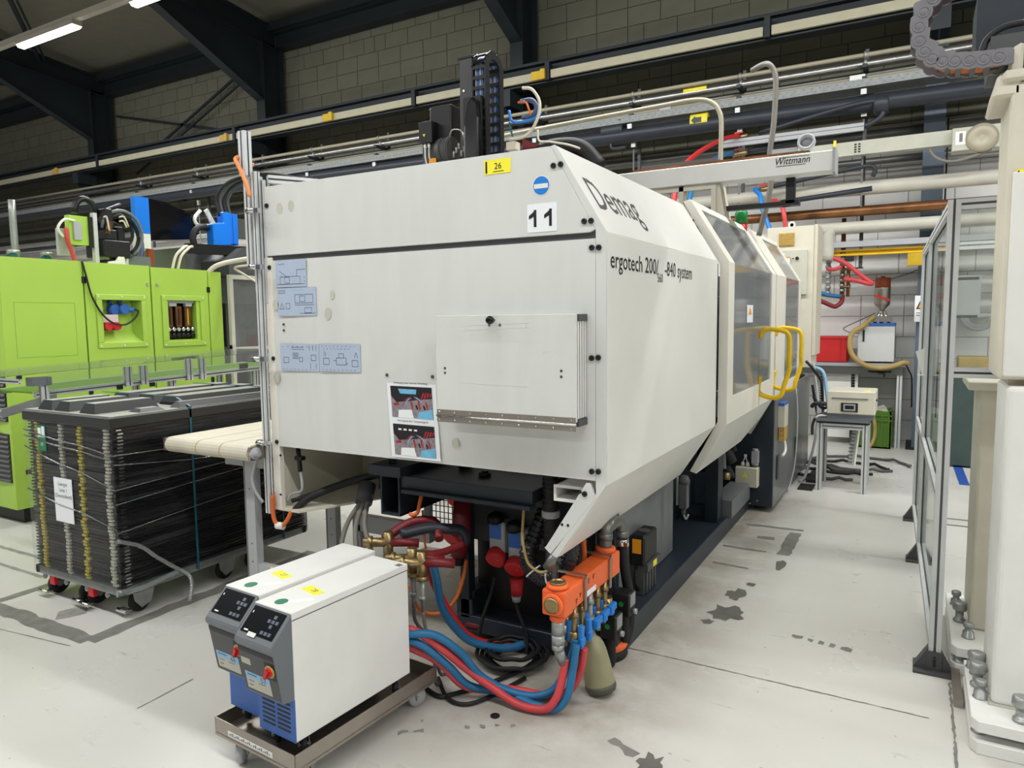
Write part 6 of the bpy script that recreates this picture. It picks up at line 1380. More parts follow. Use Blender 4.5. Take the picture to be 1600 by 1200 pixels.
q = MB(); q.tube([(-6.7, 5.15 + .14*math.cos(t*PI/8 + 1.2), 2.52 + .14*math.sin(t*PI/8 + 1.2)) for t in range(9)], .035, 8); q.build('cable_chain', 'rubber', rb)
for i in range(4):
    q = MB(); dy = .05*i; q.tube(spl([(-6.7, 5.36+dy, 2.80), (-6.72, 5.35+dy, 3.0), (-6.6, 5.45+dy, 3.18), (-6.4, 5.7+dy, 3.28), (-6.2, 6.0, 3.26), (-6.1, 6.2, 3.2)], 6), .018, 8); q.build('arm_cable', 'gray_dark' if i % 2 else 'rubber', rb)
gb = thing('gripper_unit', 'black multi-cable gripper unit with a lime box above the lime machine', 'gripper', (-7, 4.1, 2.2))
q = MB(); q.box((-6.75, 3.73, 2.36), (-6.68, 3.90, 2.62)); q.box((-6.69, 3.76, 2.40), (-6.66, 3.83, 2.56), 1); q.box((-6.70, 3.90, 2.34), (-6.66, 3.93, 2.62), 2); q.build('lime_box', ['lime', 'gray_light', 'black'], gb)
q = MB(); q.box((-6.78, 3.66, 2.26), (-6.74, 3.80, 2.50)); q.build('grey_plate', 'gray_light', gb)
q = MB(); q.tube(spl([(-6.68, 3.78, 2.57), (-6.66, 3.68, 2.57), (-6.66, 3.62, 2.49), (-6.68, 3.67, 2.42)], 5), .012, 8); q.build('white_cable', 'white', gb)
q = MB(); q.tube(spl([(-6.68, 3.70, 2.50), (-6.67, 3.70, 2.40), (-6.68, 3.74, 2.28), (-6.68, 3.77, 2.17)], 5), .018, 8); q.build('orange_loom', 'red_hose', gb)
q = MB(); q.box((-6.70, 3.935, 2.17), (-6.65, 3.97, 2.66)); q.box((-6.7, 4.22, 2.17), (-6.66, 4.26, 2.42)); q.build('upright_profile', 'alu', gb)
q = MB(); q.box((-6.9, 3.99, 2.26), (-6.6, 4.25, 2.42)); q.box((-6.85, 4.02, 2.42), (-6.62, 4.14, 2.52)); q.box((-6.8, 4.06, 2.52), (-6.66, 4.13, 2.72)); q.box((-6.75, 4.16, 2.42), (-6.65, 4.22, 2.56)); q.box((-6.72, 4.1, 2.2), (-6.66, 4.2, 2.27)); q.build('black_block', 'black', gb, bevel=.01)
q = MB(); q.prism([(-6.62, 4.0, 2.17), (-6.62, 4.19, 2.17), (-6.62, 4.18, 2.27), (-6.62, 4.12, 2.27), (-6.62, 4.10, 2.23), (-6.62, 4.03, 2.22)], (.02, 0, 0)); q.box((-6.62, 4.05, 2.165), (-6.58, 4.22, 2.19), 1); q.build('white_pad', ['white', 'copper'], gb)
q = MB(); q.prism([(-6.64, 4.02, 2.48), (-6.64, 4.06, 2.47), (-6.64, 4.10, 2.58), (-6.64, 4.07, 2.60)], (.03, 0, 0)); q.build('brown_bracket', 'copper', gb)
for i, (r_, c_) in enumerate(((.20, (4.24, 2.50)), (.17, (4.25, 2.49)), (.13, (4.25, 2.52)), (.22, (4.24, 2.46)), (.10, (4.22, 2.5)))):
    q = MB(); q.tube([(-6.70 - .03*i, c_[0] + r_*math.cos(PI*.95 - t*PI/10), c_[1] + r_*1.1*math.sin(PI*.95 - t*PI/10)) for t in range(14)], .016, 8); q.build('cable_loop', 'gray_plastic' if i == 0 else 'rubber', gb)
for (a, b) in (((4.15, 2.64), (4.24, 2.56)), ((4.15, 2.60), (4.22, 2.55)), ((4.0, 2.62), (4.05, 2.5))):
    q = MB(); q.tube(spl([(-6.6, a[0], a[1]), (-6.59, (a[0]+b[0])/2, a[1]+.005), (-6.6, b[0], b[1])], 4), .008, 6); q.build('white_cable', 'cable_cream', gb)
q = MB(); q.tube([(-6.8, 3.95 + .1*math.cos(PI - t*PI/10*1), 2.66 + .14*math.sin(PI - t*PI/10)) for t in range(11)] + [(-6.8, 4.3, 2.78)], .03, 8); q.build('chain', 'black', gb)
q = MB(); q.box((-6.9, 4.3, 2.17), (-6.75, 4.55, 2.3)); tag(q.build('gearbox', 'gray_plastic'), 'small grey box between the gripper unit and the blue panel', 'box')
hose('dark_hose', 'dark blue hose leaning down beside the blue robot panel', [(-6.9, 4.56, 2.5), (-6.85, 4.53, 2.38), (-6.8, 4.45, 2.2)], .02, 'ink_blue', 'hose', 8)
hose('steel_stand', 'silver upright post behind the lime machine, far left', [(-7.4, 3.62, 2.1), (-7.4, 3.62, 2.8)], .03, 'zinc', 'post', 10)
for (y, lb) in ((3.36, 'left of two small teal valve coils above the lime machine'), (3.64, 'right of two small teal valve coils above the lime machine')):
    q = MB(); q.box((-7.0, y, 2.17), (-6.95, y+.06, 2.26)); q.lathe((-6.98, y-.01, 2.28), (0, 1, 0), [(.02, 0), (.02, .1)], 8, 1); tag(q.build('valve_coil', ['teal', 'zinc']), lb, 'valve')

# ================================================================== clear covered conveyor in front of the lime machine
cc = thing('covered_conveyor', 'aluminium conveyor with a clear acrylic cover in front of the lime machine', 'conveyor', (-5.1, 3.3, 0))
sl_ = .03
def cz(y, z): return z + (y-2.5)*sl_
q = MB(); q.profile((-5.0, 2.5, cz(2.5, 1.185)), (-5.0, 4.6, cz(4.6, 1.185)), .05, .035); q.profile((-5.5, 2.5, cz(2.5, 1.185)), (-5.5, 4.6, cz(4.6, 1.185)), .05, .035); q.build('side_profile', ['alu', 'alu_dark'], cc)
q = MB(); q.prism([(-5.5, 2.5, 1.19), (-5.0, 2.5, 1.19), (-5.0, 4.6, cz(4.6, 1.19)), (-5.5, 4.6, cz(4.6, 1.19))], (0, 0, .01)); q.build('conveyor_belt', 'lime_dark', cc)  # green belt colour stands in for a reflection under the cover
q = MB(); q.prism([(-4.995, 2.29, 1.06), (-4.995, 2.27, 1.085), (-4.995, 2.29, 1.115), (-4.995, 2.62, 1.185), (-4.995, 2.62, 1.125)], (.025, 0, 0)); q.lathe((-5.5, 2.30, 1.09), X, [(.03, 0), (.03, .5)], 14); q.build('conveyor_nose', 'zinc', cc)
for (y, h0, h1) in ((2.54, 1.10, 1.27), (3.12, 1.19, 1.33), (3.24, 1.19, 1.33), (3.62, 1.19, 1.36), (3.74, 1.19, 1.36), (4.45, 1.19, 1.36)):
    q = MB(); q.profile((-4.97, y, h0), (-4.97, y, h1), .045, .045); q.build('cover_post', ['alu', 'alu_dark'], cc)
for y in (3.5, 4.3):
    for x in (-5.02, -5.48):
        q = MB(); q.profile((x, y, 0), (x, y, cz(y, 1.17)), .045, .045); q.build('leg', ['alu', 'alu_dark'], cc)
q = MB(); q.box((-5.02, 2.46, 1.245), (-4.94, 2.58, 1.30)); q.build('corner_bracket', 'gray_plastic', cc); q = MB()
for y in (3.05, 3.3): q.box((-4.968, y-.02, 1.17), (-4.955, y+.02, 1.20))
q.box((-4.968, 4.1, 1.25), (-4.955, 4.18, 1.29)); q.build('black_clamp', 'black', cc)
q = MB(); q.profile((-4.97, 2.40, 1.28), (-5.55, 2.40, 1.28), .03, .03); q.build('cross_bar', ['alu', 'alu_dark'], cc)
q = MB(); q.prism([(-4.93, 2.2, 1.315), (-4.93, 4.6, 1.385), (-5.6, 4.6, 1.385), (-5.6, 2.2, 1.315)], (0, 0, .006)); q.build('acrylic_cover', 'acrylic', cc)
q = MB(); q.prism([(-4.935, 2.55, 1.20), (-4.935, 4.6, 1.27), (-4.935, 4.6, 1.385), (-4.935, 2.55, 1.32)], (.004, 0, 0)); q.build('acrylic_side', 'acrylic_clear', cc)
# ================================================================== far end of the aisle
cbx = thing('control_cabinet', 'tall beige control cabinet with a yellowed vent beyond the press', 'cabinet', (-1.18, 8.4, 1.1))
q = MB(); q.box((-1.43, 8.12, 1.09), (-.965, 8.62, 2.575)); q.build('cabinet_body', 'beige', cbx, bevel=.004)
q = MB(); q.box((-.965, 8.14, 1.22), (-.93, 8.60, 2.585)); q.build('cabinet_door', 'beige', cbx, bevel=.004)
q = MB()
for i in range(9): q.box((-1.305, 8.105, 2.385 - .001 + .0135*i), (-1.16, 8.12, 2.395 + .0135*i))
q.box((-1.31, 8.11, 2.375), (-1.155, 8.12, 2.51)); vg = q.build('vent_grille', 'ochre', cbx)
q = MB(); q.box((-1.29, 8.09, 1.86), (-1.02, 8.12, 2.33)); cp = q.build('switch_panel', 'tarnish', cbx, bevel=.004)
q = MB(); q.lathe((-1.205, 8.09, 2.24), (0, -1, 0), [(.022, 0), (.02, .03)], 14); q.build('yellow_button', 'ochre', cp)
q = MB(); q.lathe((-1.12, 8.09, 2.24), (0, -1, 0), [(.018, 0), (.016, .02)], 12); q.lathe((-1.10, 8.09, 1.94), (0, -1, 0), [(.012, 0), (.01, .01)], 10); q.lathe((-1.16, 8.09, 2.24), (0, -1, 0), [(.007, 0), (.007, .004)], 8); q.build('black_button', 'black', cp)
q = MB(); q.box((-1.28, 8.088, 2.24), (-1.245, 8.09, 2.30)); q.build('panel_label', 'white', cp)
q = MB(); q.lathe((-1.195, 8.2, 2.60), (0, -1, 0), [(.032, 0), (.038, .005), (.038, .015), (.03, .02), (.02, .02), (.02, 0)], 18); q.build('lifting_eye', 'white', cbx)
q = MB(); q.box((-1.5, 8.2, .9), (-1.1, 8.6, 1.09)); q.build('cabinet_foot', 'cab_gray', cbx)
for i, (m, p) in enumerate((('gray_light', [(-.93, 8.05, 1.15), (-.90, 8.0, 1.0), (-.86, 7.9, .75), (-.86, 7.8, .4), (-.92, 7.6, .05), (-.95, 7.4, .01)]), ('rubber', [(-1.0, 8.05, 1.16), (-.92, 8.0, 1.08), (-.84, 8.0, .95), (-.82, 8.0, .7), (-.80, 7.9, .6), (-.72, 7.75, .72)]), ('sky_label', [(-.95, 8.1, 1.10), (-.84, 8.05, 1.06), (-.80, 8.05, .9), (-.77, 8.0, .72)]), ('rubber', [(-.90, 7.9, .80), (-.80, 7.7, .72), (-.7, 7.5, .76)]), ('rubber', [(-.95, 8.2, .9), (-.88, 8.2, .5), (-.84, 8.1, .2), (-.7, 8.0, .03), (-.4, 8.1, .015)]))):
    hose('service_cable', ['long grey cable hanging from the beige cabinet to the floor', 'black cable running from the beige cabinet to the small box', 'pale blue cable under the beige cabinet', 'short black cable into the side of the small box', 'black cable dropping behind the small table'][i], p, .014 if i != 2 else .02, m, 'cable', 8)
q = MB(); q.box((-.93, 7.1, .0), (-.80, 7.35, .012)); q.box((-.90, 7.45, 0), (-.78, 7.9, .03)); tag(q.build('rubber_mat', 'rubber'), 'small black rubber mats on the floor beside the lower cabinet', 'mat')
for i, (cx_, cy_, r_) in enumerate(((-.62, 8.3, .32), (-.5, 8.6, .38), (-.72, 7.9, .25))):
    q = MB(); q.tube([(cx_ + r_*1.3*math.cos(2*PI*j/30), cy_ + r_*math.sin(2*PI*j/30), .014 + .02*(j % 4 == 0)) for j in range(27)], .016, 8); tag(q.build('floor_cable', 'gray_dark' if i else 'rubber'), ['cable loop on the floor under the small table', 'cable loop on the floor behind the small table', 'cable loop beside the lower cabinet'][i], 'cable')
hose('white_cable_duct', 'white notched cable duct leaning under the small table', [(-.47, 7.55, .62), (-.49, 7.5, .25)], .001, 'white', 'cable duct', 4)
q = MB(); q.bar((-.465, 7.6, .62), (-.50, 7.52, .20), .06, .03); 
tag(bpy.data.objects['white_cable_duct'], None)
bpy.data.objects.remove(bpy.data.objects['white_cable_duct'])
t = thing('cable_duct', 'white notched cable duct leaning under the small table', 'cable duct', (-.48, 7.56, .1))
q.build('duct_body', 'white', t)
q = MB()
for i in range(12):
    f = i/12.; q.cbox((-.485 - .034*f, 7.565 - .08*f - .02, .60 - .40*f), (.045, .004, .010))
q.build('duct_slots', 'gray_plastic', t)
# small aluminium table with instrument
tb = thing('small_table', 'small aluminium profile table with grey top in the aisle', 'table', (-.56, 7.4, 0))
for (x, y) in ((-.755, 7.19), (-.375, 7.19), (-.755, 7.60), (-.375, 7.60)):
    q = MB(); q.profile((x, y, 0), (x, y, .64), .045, .045); q.build('leg', ['alu', 'alu_dark'], tb)
q = MB(); q.profile((-.73, 7.19, .615), (-.40, 7.19, .615), .045, .05); q.profile((-.73, 7.6, .615), (-.40, 7.6, .615), .045, .05); q.profile((-.755, 7.21, .615), (-.755, 7.58, .615), .045, .05); q.profile((-.375, 7.21, .615), (-.375, 7.58, .615), .045, .05); q.build('top_rail', ['alu', 'alu_dark'], tb)
q = MB(); q.box((-.79, 7.15, .66), (-.34, 7.64, .685)); q.box((-.79, 7.17, .645), (-.34, 7.62, .66), 1); q.build('table_top', ['gray_plastic', 'ink'], tb)
ib = thing('control_box', 'beige instrument box with a small dark display on the small table', 'instrument', (-.5, 7.4, .69))
q = MB(); q.box((-.70, 7.16, .735), (-.30, 7.60, .945)); q.build('box_body', 'beige', ib, bevel=.006)
q = MB(); q.box((-.70, 7.17, .687), (-.31, 7.58, .735)); q.build('box_base', 'gray_plastic', ib)
q = MB(); q.box((-.58, 7.152, .76), (-.44, 7.16, .84)); dsp = q.build('display_bezel', 'ink', ib)
q = MB(); q.frame((-.56, 7.1525, .77), X, Z, .10, .06, .012, .002); q.build('display_frame', 'gray_light', dsp)
q = MB(); q.box((-.66, 7.155, .875), (-.36, 7.16, .885)); q.lathe((-.30, 7.3, .86), X, [(.012, 0), (.01, .01)], 10, 1); q.box((-.39, 7.2, .945), (-.345, 7.3, .947), 2); q.build('box_slot', ['gray_plastic', 'ink', 'sticker_yellow'], ib)
q = MB(); q.tube(spl([(-.70, 7.3, .80), (-.76, 7.3, .81), (-.82, 7.35, .80), (-.86, 7.45, .76)], 4), .02, 8); q.tube(spl([(-.70, 7.25, .72), (-.78, 7.25, .70), (-.83, 7.3, .62), (-.84, 7.35, .5)], 4), .014, 8); q.build('box_cable', 'gray_dark', ib)
q = MB(); q.tube(spl([(-.70, 7.22, .70), (-.76, 7.2, .705), (-.80, 7.2, .68)], 4), .012, 8); q.build('white_sleeve', 'white', ib)
# bench by the wall with dryer, red crate
bn = thing('wall_bench', 'grey bench on aluminium legs along the back wall', 'bench', (-.6, 10.1, 0))
q = MB(); q.box((-1.5, 9.85, 1.0), (-.10, 10.45, 1.04)); q.build('bench_top', 'gray_light', bn)
q = MB(); q.box((-1.5, 9.86, .90), (-.13, 9.88, 1.0)); q.build('bench_apron', 'pipe_gray', bn)
for x in (-1.42, -.16):
    for y in (9.9, 10.4):
        q = MB(); q.profile((x, y, 0), (x, y, 1.0), .06, .06); q.build('leg', ['alu', 'alu_dark'], bn)
q = MB(); q.tube(spl([(-.40, 9.84, .93), (-.33, 9.82, .92), (-.33, 9.82, .88)], 4), .01, 8); q.box((-.5, 9.83, .93), (-.25, 9.86, .95)); q.build('clamp', 'black', bn)
rc2 = thing('red_crate', 'red plastic crate on the wall bench', 'crate', (-.92, 10.1, 1.04))
q = MB(); q.box((-1.12, 9.92, 1.045), (-.76, 10.3, 1.355)); q.build('crate_body', 'red_crate', rc2, bevel=.006)
q = MB(); q.box((-1.13, 9.91, 1.34), (-.75, 10.31, 1.37)); q.box((-.84, 9.914, 1.05), (-.83, 9.92, 1.34)); q.box((-.752, 9.95, 1.05), (-.748, 10.28, 1.34)); q.build('crate_rim', 'red', rc2)
dr = thing('granulate_dryer', 'white dryer cabinet with blue lid and steel hopper on the bench', 'dryer', (-.43, 10.1, 1.04))
q = MB(); q.box((-.635, 9.90, 1.06), (-.23, 10.35, 1.50)); q.build('cabinet', 'dryer_white', dr, bevel=.004)
q = MB(); q.box((-.52, 9.89, 1.50), (-.225, 10.35, 1.535)); q.build('blue_lid', 'blue_tcu', dr, bevel=.004)
q = MB(); q.box((-.58, 9.885, 1.31), (-.56, 9.90, 1.45)); q.build('handle', 'ink', dr)
q = MB(); q.lathe((-.385, 10.05, 1.66), Z, [(.03, 0), (.03, .04), (.085, .10), (.09, .12), (.09, .30), (.094, .31)], 22); q.build('steel_hopper', 'stainless', dr)
q = MB(); q.lathe((-.385, 10.05, 1.97), Z, [(.088, 0), (.088, .12), (.08, .125)], 22); q.lathe((-.385, 10.05, 2.095), Z, [(.03, 0), (.02, .02)], 10); q.build('filter_cap', 'brown_filter', dr)
q = MB(); q.prism([(-.475, 9.955, 1.86), (-.30, 9.955, 1.80), (-.30, 9.955, 1.83), (-.475, 9.955, 1.89)], (0, -.003, 0)); q.build('red_stripe', 'red', dr)
q = MB(); 
for (x, a) in ((-.46, .3), (-.30, -.3), (-.385, 0)): q.tube([(x, 10.0, 1.535), (x + a*.2, 10.02, 1.68)], .02, 8)
q.box((-.5, 9.95, 1.55), (-.27, 10.1, 1.62)); q.build('hopper_mount', 'steel', dr)
hose('tan_hose', 'tan suction hose looping round the dryer and over the bench edge', [(-.47, 9.95, 1.62), (-.58, 9.86, 1.50), (-.69, 9.84, 1.42), (-.72, 9.82, 1.28), (-.68, 9.8, 1.14), (-.55, 9.78, 1.03), (-.38, 9.77, .99), (-.22, 9.78, 1.02), (-.13, 9.8, 1.06), (-.08, 9.85, 1.05)], .030, 'hose_tan')
hose('wall_wire', 'thin grey wire curling from the hopper to the tan hose', [(-.45, 9.95, 1.66), (-.60, 9.9, 1.58), (-.76, 9.88, 1.50), (-.80, 9.88, 1.46), (-.72, 9.88, 1.42), (-.62, 9.88, 1.41)], .006, 'gray_dark', 'wire', 6)
hose('wall_wire', 'thin dark wire sagging along the wall under the yellow rail', [(-.75, 10.4, 2.08), (-.4, 10.42, 2.08), (-.15, 10.42, 2.14), (.0, 10.42, 2.2)], .006, 'gray_dark', 'wire', 6)
hose('black_cable', 'black cable hanging off the right end of the bench', [(-.10, 9.88, 1.04), (-.06, 9.9, .95), (-.03, 9.95, .85), (-.02, 10.0, .5)], .008, 'rubber', 'cable', 6)
t = thing('white_unit', 'white slotted unit standing under the bench', 'unit', (-.85, 10.1, 0))
q = MB(); q.box((-1.02, 9.95, .08), (-.70, 10.3, .93)); q.build('unit_body', 'white', t)
q = MB()
for s in (-1.06, -.69):
    for i in range(12): q.box((s, 9.96, .52 + .035*i), (s+.03, 9.98, .54 + .035*i))
q.build('unit_slots', 'black', t)
q = MB(); q.box((-.655, 9.95, .55), (-.62, 10.0, .93)); q.build('unit_post', 'white', t)
t = thing('green_crate', 'green plastic crate with cable scraps on the floor beside the bench leg', 'crate', (-.42, 9.9, 0))
q = MB(); x0, x1, y0, y1, z1 = -.66, -.23, 9.76, 10.2, .46
q.box((x0, y0, 0), (x1, y0+.02, z1)); q.box((x0, y1-.02, 0), (x1, y1, z1)); q.box((x0, y0, 0), (x0+.02, y1, z1)); q.box((x1-.02, y0, 0), (x1, y1, z1)); q.box((x0, y0, 0), (x1, y1, .02))
for i in range(6): q.box((x0+.02+i*.075, y0-.012, .02), (x0+.04+i*.075, y0, z1-.03))
for i in range(5): q.box((x1, y0+.03+i*.09, .02), (x1+.012, y0+.05+i*.09, z1-.03))
for z in (.40, .34): q.box((x0-.012, y0-.014, z), (x1+.012, y1, z+.015)); 
q.build('crate_body', 'green_crate', t)
q = MB()
for i in range(5): q.tube(spl([(x0+.15+.04*i, y0+.1, .3), (x0+.2+.03*i, y0+.05*i, .47+.01*i), (x1-.05, y0+.02+.04*i, .45), (x1-.02, y0+.06*i, .36)], 4), .008, 6)
q.build('cable_scrap', 'tarnish', t)
hose('tan_hose', 'tan hose bent on the floor in front of the green crate', [(-.42, 9.7, .38), (-.40, 9.68, .3), (-.40, 9.66, .16), (-.44, 9.62, .05), (-.52, 9.58, .03)], .02, 'hose_tan')
# water manifold pipes and pink hose on the wall
t = thing('pipe_manifold', 'vertical brass manifold pipes with fittings on the wall above the red crate', 'manifold', (-.9, 9.6, 1.6))
for (x, za, zb) in ((-.808, 1.84, 2.80), (-.967, 1.88, 2.32)):
    q = MB(); q.tube([(x, 9.6, za), (x, 9.6, zb)], .026, 12, 1 if x > -.9 else 0)
    for i in range(9): q.lathe((x, 9.6, za + .02 + i*.062), Z, [(.034, 0), (.034, .03)], 8, 0)
    q.build('riser', ['zinc', 'copper' if x > -.9 else 'zinc'], t)
for i, z in enumerate((2.30, 2.19, 2.07, 1.98)):
    q = MB(); q.tube([(-.808, 9.58, z), (-.70 - .02*(i % 2), 9.56, z)], .018, 8); q.lathe((-.74, 9.56, z), X, [(.026, 0), (.026, .03)], 8); q.build('outlet', 'brass', t)
q = MB(); q.box((-.72, 9.52, 2.19), (-.58, 9.56, 2.205)); q.box((-.78, 9.5, 2.28), (-.68, 9.54, 2.34)); q.build('lever', 'ink', t)
q = MB(); q.tube([(-.74, 9.57, 1.86), (-.74, 9.57, 2.2)], .02, 10); q.build('side_riser', 'copper', t)
hose('pink_hose', 'pink hose zigzagging out from the wall manifold to a point', [(-.93, 9.5, 2.335), (-.777, 9.48, 2.26), (-.60, 9.46, 2.11), (-.50, 9.45, 2.03), (-.475, 9.45, 2.005), (-.53, 9.45, 2.01), (-.64, 9.46, 2.045), (-.78, 9.5, 2.07)], .027, 'red_hose')
hose('pink_hose', 'short pink hose between the two wall risers', [(-.967, 9.52, 2.2), (-.89, 9.5, 2.19), (-.808, 9.52, 2.22)], .024, 'red_hose')
hose('blue_hose', 'dark blue hose curving left from the foot of the wall manifold', [(-.80, 9.56, 1.86), (-.88, 9.5, 1.87), (-.98, 9.45, 1.89), (-1.08, 9.42, 1.93)], .026, 'blue_hose')
hose('red_hose', 'dark red hose hanging in a bow under the wall manifold', [(-.80, 9.56, 1.87), (-.80, 9.5, 1.80), (-.84, 9.47, 1.755), (-.88, 9.45, 1.745), (-.98, 9.44, 1.79), (-1.1, 9.44, 1.85)], .027, 'red_dark')
q = MB(); q.box((-0.03, 9.83, 1.55), (.10, 9.835, 1.86)); ws_ = q.build('warning_plate', 'paper'); tag(ws_, 'white plate with a yellow warning triangle on the blue column', 'sign')
q = MB(); q.prism([(-.015, 9.829, 1.70), (.085, 9.829, 1.70), (.035, 9.829, 1.82)], (0, -.001, 0)); q.prism([(.005, 9.8275, 1.712), (.065, 9.8275, 1.712), (.035, 9.8275, 1.788)], (0, -.0006, 0), 1); q.build('warning_sign', ['ink', 'orange_sticker'], ws_)
q = MB()
for i in range(2): q.box((-.01, 9.829, 1.62+.03*i), (.08, 9.83, 1.63+.03*i))
q.build('plate_text', 'ink_gray', ws_)
hose('wall_wire', 'black wire running up the side of the blue column', [(.235, 9.9, 0.4), (.235, 9.9, 3.9)], .01, 'rubber', 'wire', 6)

# ================================================================== aluminium safety fence on the right
fn = thing('safety_fence', 'aluminium profile safety fence with clear panels on the right', 'fence', (.11, 4.5, 0))
HX = .125
q = MB(); q.profile((HX, 3.72, .03), (HX, 3.72, 2.14), .05, .05, groove=.010); q.build('corner_post', ['alu', 'alu_dark'], fn)
fx = lambda y: HX - (y - 3.72)*.030
for y in (5.38, 6.45):
    q = MB(); q.profile((fx(y), y, .03), (fx(y), y, 2.14), .05, .05, groove=.010); q.build('fence_post', ['alu', 'alu_dark'], fn)
for z in (2.115, .82, .11):
    q = MB(); q.profile((fx(3.75), 3.75, z), (fx(5.36), 5.36, z), .045, .045); q.profile((fx(5.4), 5.4, z), (fx(6.42), 6.42, z), .045, .045); q.build('side_rail', ['alu', 'alu_dark'], fn)
for z in (2.118, 1.387):
    q = MB(); q.profile((HX+.025, 3.72, z), (1.4, 3.72, z), .045, .045, groove=.010); q.build('front_rail', ['alu', 'alu_dark'], fn)
q = MB(); q.box((HX+.02, 3.722, 1.40), (1.4, 3.728, 2.10)); q.build('clear_panel', 'acrylic', fn)
q = MB(); q.prism([(fx(3.75), 3.75, .13), (fx(5.36), 5.36, .13), (fx(5.36), 5.36, 2.10), (fx(3.75), 3.75, 2.10)], (.005, 0, 0)); q.prism([(fx(5.41), 5.41, .13), (fx(6.42), 6.42, .13), (fx(6.42), 6.42, 2.10), (fx(5.41), 5.41, 2.10)], (.005, 0, 0)); q.build('clear_panel', 'acrylic_clear', fn)
for y in (3.72, 5.38, 6.45):
    x = fx(y); q = MB(); q.box((x-.085, y-.07, 0), (x+.075, y+.07, .012)); q.prism([(x-.025, y-.028, .012), (x-.085, y-.028, .012), (x-.025, y-.028, .115)], (0, .056, 0)); q.prism([(x+.025, y-.028, .012), (x+.07, y-.028, .012), (x+.025, y-.028, .10)], (0, .056, 0)); q.box((x-.03, y-.034, .012), (x+.03, y-.028, .10)); q.build('post_foot', 'gray_dark', fn)
    q = MB(); q.cyl((x, y-.036, .075), (x, y-.033, .075), .005, 8); q.box((x-.006, y-.036, .03), (x+.006, y-.034, .065)); q.build('foot_slot', 'ink', fn)
q = MB(); q.prism([(fx(5.38)-.075, 5.36, 1.40), (fx(5.38)-.025, 5.36, 1.42), (fx(5.38)-.02, 5.36, 1.25), (fx(5.38)-.035, 5.36, 1.25)], (0, .03, 0)); q.box((fx(5.38)-.06, 5.34, 1.245), (fx(5.38)-.02, 5.4, 1.252)); q.build('latch_plate', 'white', fn)
# sheet hung behind the clear panel and what is seen through it
q = MB(); q.box((.195, 5.0, 1.62), (.319, 5.004, 1.869)); sh = q.build('notice_sheet', 'paper'); tag(sh, 'white notice sheet with dark bars behind the dusty clear panel', 'sign')
q = MB(); q.box((.20, 4.998, 1.842), (.308, 5.0, 1.858)); q.box((.195, 4.998, 1.62), (.308, 5.0, 1.636)); q.build('notice_bar', 'gray_plastic', sh)
gc = thing('green_cabinet', 'dark green scratched steel cabinet behind the fence', 'cabinet', (.6, 8.9, 0))
q = MB(); q.box((.36, 8.9, .02), (.95, 9.4, 1.0)); q.build('cabinet_body', 'green_dark', gc, bevel=.004)
q = MB(); q.box((.34, 8.88, 1.0), (.97, 9.42, 1.03)); q.lathe((.72, 8.88, .06), (0, -1, 0), [(.03, 0), (.03, .02)], 12); q.build('cabinet_trim', 'zinc', gc)
q = MB(); lines(q, (.45, 8.898, .62), X, Z, -Y, [(.1, 0, .2, -.01), (.12, -.03, .18, -.06), (.2, .1, .25, .06), (.1, -.02, .15, -.07), (.15, -.07, .2, -.03)], 0, .006); q.build('scratch', 'gray_plastic', gc)
q = MB(); q.box((.40, 8.95, 1.035), (.82, 9.35, 1.18)); tag(q.build('wooden_box', 'hose_tan', bevel=.01), 'tan box resting on the dark green cabinet', 'box')
q = MB()
q.box((.44, 9.88, 1.60), (.80, 10.5, 1.64))
for k, r_ in enumerate((.16, .13)): q.tube([(.62 + r_*math.cos(PI + PI*i/12), 9.9, 1.62 + r_*math.sin(PI + PI*i/12)) for i in range(13)], .028, 10)
tag(q.build('hose_bow', 'gray_light'), 'pale double hose bow hanging behind the fence', 'hose')

# ================================================================== white stand of the next machine (right edge)
def plate_stack(t, x0, y0, x1, y1, bolts):
    q = MB(); q.prism([(x0, y0+.03, 0), (x0+.02, y0, 0), (x1, y0, 0), (x1, y1, 0), (x0, y1, 0)], (0, 0, .05)); q.build('lower_plate', 'white', t, bevel=.003)
    q = MB(); q.prism([(x0, y0+.03, .085), (x0+.02, y0, .085), (x1, y0, .085), (x1, y1, .085), (x0, y1, .085)], (0, 0, .045)); q.build('upper_plate', 'white', t, bevel=.003)
    q = MB(); q.box((x0+.08, y0+.08, .05), (x1-.05, y1-.05, .085)); q.build('packing', 'ink', t)
    for (x, y, tall) in bolts:
        q = MB()
        if tall == 2: q.lathe((x, y, .13), Z, [(.027, 0), (.027, .012), (.018, .012), (.018, .06), (.030, .06), (.032, .068), (.030, .095), (.020, .1)], 10)
        elif tall == 1: q.lathe((x, y, .13), Z, [(.028, 0), (.028, .004), (.024, .006), (.023, .03), (.015, .032), (.015, .052), (.022, .052), (.022, .07), (.016, .074)], 12)
        else: q.lathe((x, y, .05), Z, [(.027, 0), (.027, .005), (.022, .007), (.021, .028), (.014, .03), (.013, .05), (.009, .056)], 12)
        q.build('anchor_bolt', 'zinc', t)
ms = thing('machine_stand', 'white painted robot stand on bolted base plates, right edge', 'stand', (.5, 3.4, 0))
plate_stack(ms, .232, 3.06, 1.1, 3.60, ((.272, 3.47, 2), (.268, 3.36, 2), (.272, 3.26, 1), (.262, 3.14, 0), (.39, 3.13, 2), (.262, 3.53, 1)))
q = MB(); q.box((.302, 3.22, .13), (.95, 3.60, 1.375)); q.build('front_column', 'white', ms, bevel=.02, seg=3)
q = MB(); q.box((.295, 3.21, .128), (.96, 3.60, .136)); q.build('weld', 'tarnish', ms)
q = MB(); q.box((.31, 3.30, 1.375), (.95, 3.60, 1.47)); q.build('neck', 'beige', ms)
